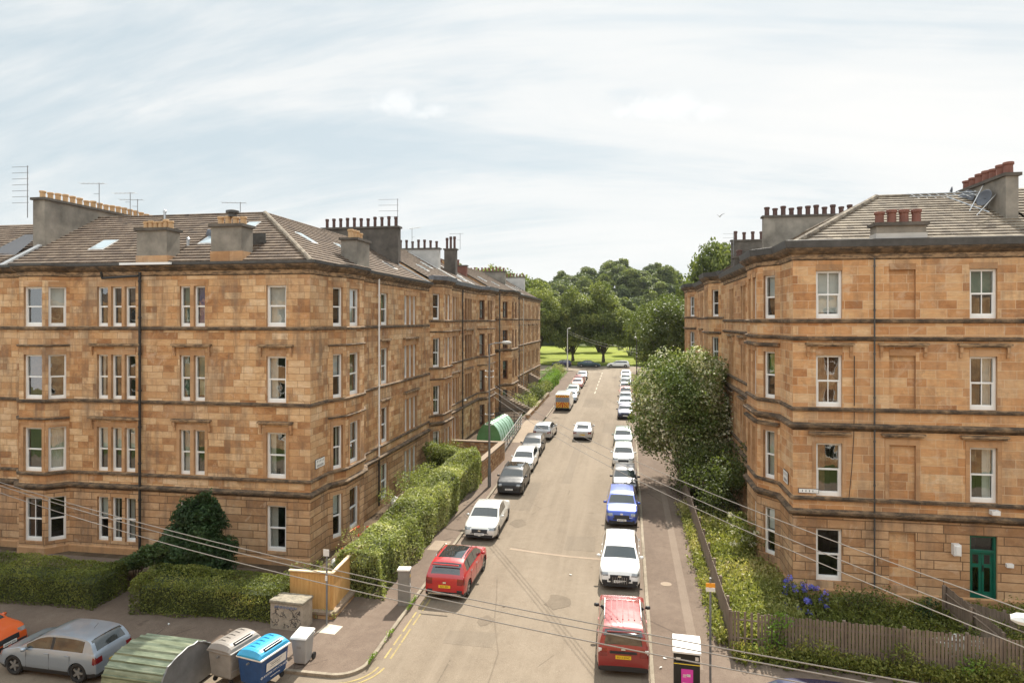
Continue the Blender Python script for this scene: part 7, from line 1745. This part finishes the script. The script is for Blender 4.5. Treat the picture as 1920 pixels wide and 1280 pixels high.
# telephone-style kiosk bin with pink poster
t_ = empty('black_cabinet', (1.88, 21.75, gz(21.7)), R(-3), 'black street cabinet with white sloping top and pink poster', 'street cabinet')
m_ = MB(); m_.box(-0.40, 0.40, -0.36, 0.36, -0.05, 1.30); bevel(m_.build('body', ['kiosk_black'], t_), 0.02)
m_ = MB(); m_.v += [(-0.40, -0.30, 1.301), (0.40, -0.30, 1.301), (0.40, 0.36, 1.301), (-0.40, 0.36, 1.301), (-0.40, -0.30, 1.66), (0.40, -0.30, 1.66), (0.40, 0.36, 1.66), (-0.40, 0.36, 1.66)]; m_.idx([(3, 2, 1, 0), (4, 5, 6, 7), (0, 1, 5, 4), (1, 2, 6, 5), (2, 3, 7, 6), (3, 0, 4, 7)], 0); bevel(m_.build('hatch', ['kiosk_black'], t_), 0.015)
m_ = MB(); m_.v += [(-0.43, -0.42, 1.66), (0.43, -0.42, 1.66), (0.43, 0.12, 1.86), (-0.43, 0.12, 1.86), (0.43, 0.46, 1.80), (-0.43, 0.46, 1.80)]; m_.v += [(v[0], v[1], v[2]-0.06) for v in list(m_.v)]
m_.idx([(0, 1, 2, 3), (3, 2, 4, 5), (9, 8, 7, 6), (11, 10, 8, 9), (0, 6, 7, 1), (1, 7, 8, 2), (2, 8, 10, 4), (4, 10, 11, 5), (5, 11, 9, 3), (3, 9, 6, 0)], 0); m_.build('roof', ['kiosk_top'], t_)
m_ = MB(); m_.box(-0.405, 0.405, -0.366, -0.361, 1.24, 1.262); m_.build('gold_strip', ['chev_yellow'], t_)
for nm, mt, x0, x1, z0, z1 in (('sticker', 'label_white', -0.33, -0.19, 1.33, 1.42), ('sticker', 'label_white', 0.26, 0.36, 1.36, 1.48)): m_ = MB(); m_.box(x0, x1, -0.308, -0.301, z0, z1); m_.build(nm, [mt], t_)
m_ = MB(); m_.box(-0.17, 0.19, -0.368, -0.361, 0.62, 1.10); ps = m_.build('poster', ['poster_pink'], t_)
m_ = MB()
for x0, x1, z0, z1 in ((-0.12, 0.06, 0.90, 0.93), (0.0, 0.11, 0.87, 0.95), (-0.12, -0.02, 0.85, 0.87), (-0.13, 0.14, 0.66, 0.675)): m_.box(x0, x1, -0.372, -0.369, z0, z1)
m_.build('print', ['label_white'], ps)
# polytunnel
t_ = empty('polytunnel', (-12.15, 61.6, gz(61.6)), R(-4), 'green-ended polytunnel with pale cover in the left front garden', 'polytunnel'); n = 20
m_ = MB(); nl = 7
ringp = [(-1.12*math.cos(math.pi*k/n), 1.85*math.sin(math.pi*k/n)) for k in range(n+1)]
for j in range(nl+1):
    y = -2.8+5.6*j/nl
    for x, z in ringp: m_.v.append((x*(1+0.02*(j % 2)), y, z*(1+0.02*(j % 2))))
m_.idx([(j*(n+1)+i, j*(n+1)+i+1, (j+1)*(n+1)+i+1, (j+1)*(n+1)+i) for j in range(nl) for i in range(n)], 0); m_.build('cover', ['poly_pale'], t_, smooth=True)
m_ = MB(); m_.face([(x*0.99, -2.79, z*0.99) for x, z in ringp]); m_.face([(x*0.99, 2.79, z*0.99) for x, z in ringp][::-1]); m_.build('end_panel', ['poly_green'], t_)
m_ = MB()
for j in range(nl+1): m_.tube([(x*1.025, -2.8+5.6*j/nl, z*1.025) for x, z in ringp[::2]], 0.025, 5)
m_.build('hoop', ['poly_green'], t_)
# garden clutter
for x, y, lb, sc_ in ((-14.0, 39.0, 'heap of pale bagged clutter and a dark tarpaulin by the drainpipe', 1.0), (-13.9, 30.0, 'small dark bowl and rubble under the corner bay', 0.45)):
    t_ = empty('garden_clutter', (x, y, gz(y)), 0, lb, 'clutter')
    for k, (dx, dy, r_, mt) in enumerate(((0, 0, 0.38, 'label_white'), (0.35, 0.5, 0.30, 'kiosk_black'), (-0.3, 0.6, 0.34, 'litter'), (0.2, -0.5, 0.26, 'cabinet_grey'), (0.0, 1.2, 0.36, 'kiosk_black'), (0.4, 1.0, 0.25, 'label_white'))):
        m_ = MB(); q = random.Random(k); m_.lathe([(0.001, 0), (r_*0.9, 0.05), (r_, 0.25), (r_*0.6, 0.5), (r_*0.2, 0.6), (0.001, 0.62)], 9, (0, 0, 0))
        m_.v = [(a+q.uniform(-.06, .06), b_+q.uniform(-.06, .06), c_+q.uniform(-.04, .04)) for a, b_, c_ in m_.v]; o_ = m_.build('bag', [mt], t_, smooth=True); o_.location = (dx*sc_, dy*sc_, 0); o_.scale = (sc_,)*3
m_ = MB(); q = random.Random(5)
m_.v = [(11.0+0.25*i, 25.75+0.35*j, gz(26)+0.35+q.uniform(0, 0.25)*(0 < i < 7)) for j in range(3) for i in range(8)]; m_.idx([(j*8+i, j*8+i+1, (j+1)*8+i+1, (j+1)*8+i) for j in range(2) for i in range(7)], 0)
m_.v += [(v[0], v[1], gz(26)) for v in m_.v[:8]]; m_.idx([(24+i, 25+i, i+1, i) for i in range(7)], 0)
tag(m_.build('white_sack', ['litter'], None, (11.8, 26, gz(26))), 'crumpled white sack lying just behind the front paling fence', 'sack')
for i, (x, y, lb) in enumerate(((-20.9, 22.9, 'white scrap of litter near the gap in the hedge'), (-17.8, 23.4, 'white scrap of litter below the front hedge'), (-2.6, 31.0, 'scrap of litter on the road beside the white SUV'), (1.35, 24.0, 'scrap of litter at the foot of the right kerb'), (-3.4, 57.5, 'scrap of litter on the road near the driving car'), (-5.1, 27.3, 'white scrap of litter on the road behind the red SUV'), (1.15, 23.4, 'white scrap of litter near the black cabinet'))):
    m_ = MB(); q = random.Random(i); m_.v = [(q.uniform(-.09, .09), q.uniform(-.09, .09), q.uniform(0.0, 0.05)) for _ in range(5)]; m_.idx([(0, 1, 2), (0, 2, 3), (0, 3, 4), (1, 3, 4)], 0)
    o_ = m_.build('litter', ['litter']); road_ = -8.9 < x < 0.78; o_.location = (x, y, gz(y)+(-0.09 if road_ else 0.006)); tag(o_, lb, 'litter')
# gull
t_ = empty('gull', (11.2, 84.0, 12.5+(600-406)/1240*81), R(60), 'gull gliding in the sky between the two rows of houses', 'bird')
m_ = MB(); m_.lathe([(0.001, -0.26), (0.035, -0.2), (0.08, -0.02), (0.075, 0.10), (0.045, 0.20), (0.04, 0.25), (0.012, 0.30), (0.001, 0.34)], 10, (0, 0, 0), 0, 'x'); m_.face([(-0.2, -0.03, 0), (-0.2, 0.03, 0), (-0.38, 0.07, 0), (-0.38, -0.07, 0)]); m_.build('body', ['gull_white'], t_, smooth=True)
for s_ in (-1, 1):
    m_ = MB(); L = [(0.10, 0.05*s_, 0.03), (0.16, 0.32*s_, 0.24), (0.02, 0.68*s_, 0.30)]; Tt = [(-0.10, 0.05*s_, 0.03), (-0.04, 0.34*s_, 0.23), (-0.02, 0.70*s_, 0.30)]
    for i in range(2): m_.face([L[i], L[i+1], Tt[i+1], Tt[i]]); m_.face([(p[0], p[1], p[2]-0.012) for p in (Tt[i], Tt[i+1], L[i+1], L[i])])
    m_.build('wing', ['gull_dark'], t_)

# ================================================================ OVERHEAD WIRES and near lamp
def wire(a, b, sag, label, r=0.011, mat='wire_grey', grp='overhead wires', n=40):
    a, b = Vector(a), Vector(b); pts = []
    for i in range(n+1):
        t = i/n; p = a.lerp(b, t); p.z -= sag*4*t*(1-t); pts.append(p)
    m = MB(); m.tube(pts, r, 5, cap=False); o = m.build('overhead_wire', [mat], None, tuple(a)); tag(o, label, 'wire', grp); return o
plain('wire_grey', (0.26, 0.235, 0.21), 0.6)
for i, (a, b, lb) in enumerate((((-24.27, 22.18, 6.63), (6.42, 12.28, 6.50), 'highest of the three cables crossing above the junction in front'), ((-24.27, 22.18, 6.50), (5.83, 12.18, 6.46), 'middle one of the three cables crossing above the junction in front'), ((-24.27, 22.18, 6.22), (4.66, 11.98, 6.46), 'lowest of the three cables crossing above the junction in front'))):
    a, b = Vector(a), Vector(b); b2 = b+(b-a)*0.15; a2 = a+(a-b)*0.25; wire(a2, b2, 0.85, lb, 0.013)
for i, (a, b, lb) in enumerate((((-9.14, 45.1, 8.0), (7.1, 13.41, 7.45), 'upper of three cables running from the tall lamp post to the right edge'), ((-9.14, 45.1, 7.6), (7.1, 13.41, 7.05), 'middle of three cables running from the tall lamp post to the right edge'), ((-9.14, 45.1, 7.2), (7.1, 13.41, 6.78), 'lower of three cables running from the tall lamp post to the right edge'))):
    a, b = Vector(a), Vector(b); wire(a, b+(b-a)*0.08, 0.75, lb, 0.012)
for k, z in enumerate((7.6, 7.2)):
    wire((1.25, 85.0, z+1.2), (-11.6, 131.5, z+2.8), 0.5, ('upper', 'lower')[k]+' cable between the two far lamp posts', 0.015)
# street lamp on the near side whose head reaches in from the right
t_ = empty('street_lamp', (11.5, 11.5, gz(11.5)), 0, 'white street lamp head reaching in at the bottom right edge', 'street lamp')
dv = Vector((6.95-11.5, 13.55-11.5)).normalized(); Lh = (Vector((6.95, 13.55))-Vector((11.5, 11.5))).length
m_ = MB(); m_.tube([(0, 0, -0.1), (0, 0, 6.7)], [0.10, 0.06], 12); m_.build('pole', ['galvanised'], t_)
m_ = MB(); m_.tube([(0, 0, 6.65), (dv.x*(Lh-1.0), dv.y*(Lh-1.0), 6.78)], 0.04, 8); m_.build('arm', ['galvanised'], t_)
m_ = MB(); sd_ = Vector((dv.y, -dv.x)); sec = [(-1.25, .10, .06), (-1.0, .20, .10), (-0.5, .23, .11), (-0.1, .17, .07), (0, .10, .03)]
for q, w, h in sec:
    for sx, sz in ((-1, -.5), (1, -.5), (1, .2), (.7, 1), (-.7, 1), (-1, .2)):
        p = dv*(Lh+q)+sd_*(w*sx); m_.v.append((p.x, p.y, 6.80+h*sz))
m_.idx([(i*6+j, i*6+(j+1) % 6, (i+1)*6+(j+1) % 6, (i+1)*6+j) for i in range(4) for j in range(6)]+[(5, 4, 3, 2, 1, 0), (24, 25, 26, 27, 28, 29)], 0); m_.build('lamp_head', ['paint_pearl'], t_)

# ================================================================ HAZE
m = bpy.data.materials.new('haze_air'); m.use_nodes = True; hn = m.node_tree; hn.nodes.remove(hn.nodes['Principled BSDF'])
pv = hn.nodes.new('ShaderNodeVolumePrincipled'); pv.inputs['Color'].default_value = (0.86, 0.92, 1.0, 1); pv.inputs['Density'].default_value = 0.00007; pv.inputs['Anisotropy'].default_value = 0.2
hn.links.new(pv.outputs[0], hn.nodes['Material Output'].inputs['Volume']); M['haze_air'] = m
hb = MB(); hb.box(-1600, 1600, -110, 2150, -3.5, 75.0); hz_ = hb.build('haze', ['haze_air']); hz_['kind'] = 'stuff'; hz_['label'] = 'thin pale summer haze'
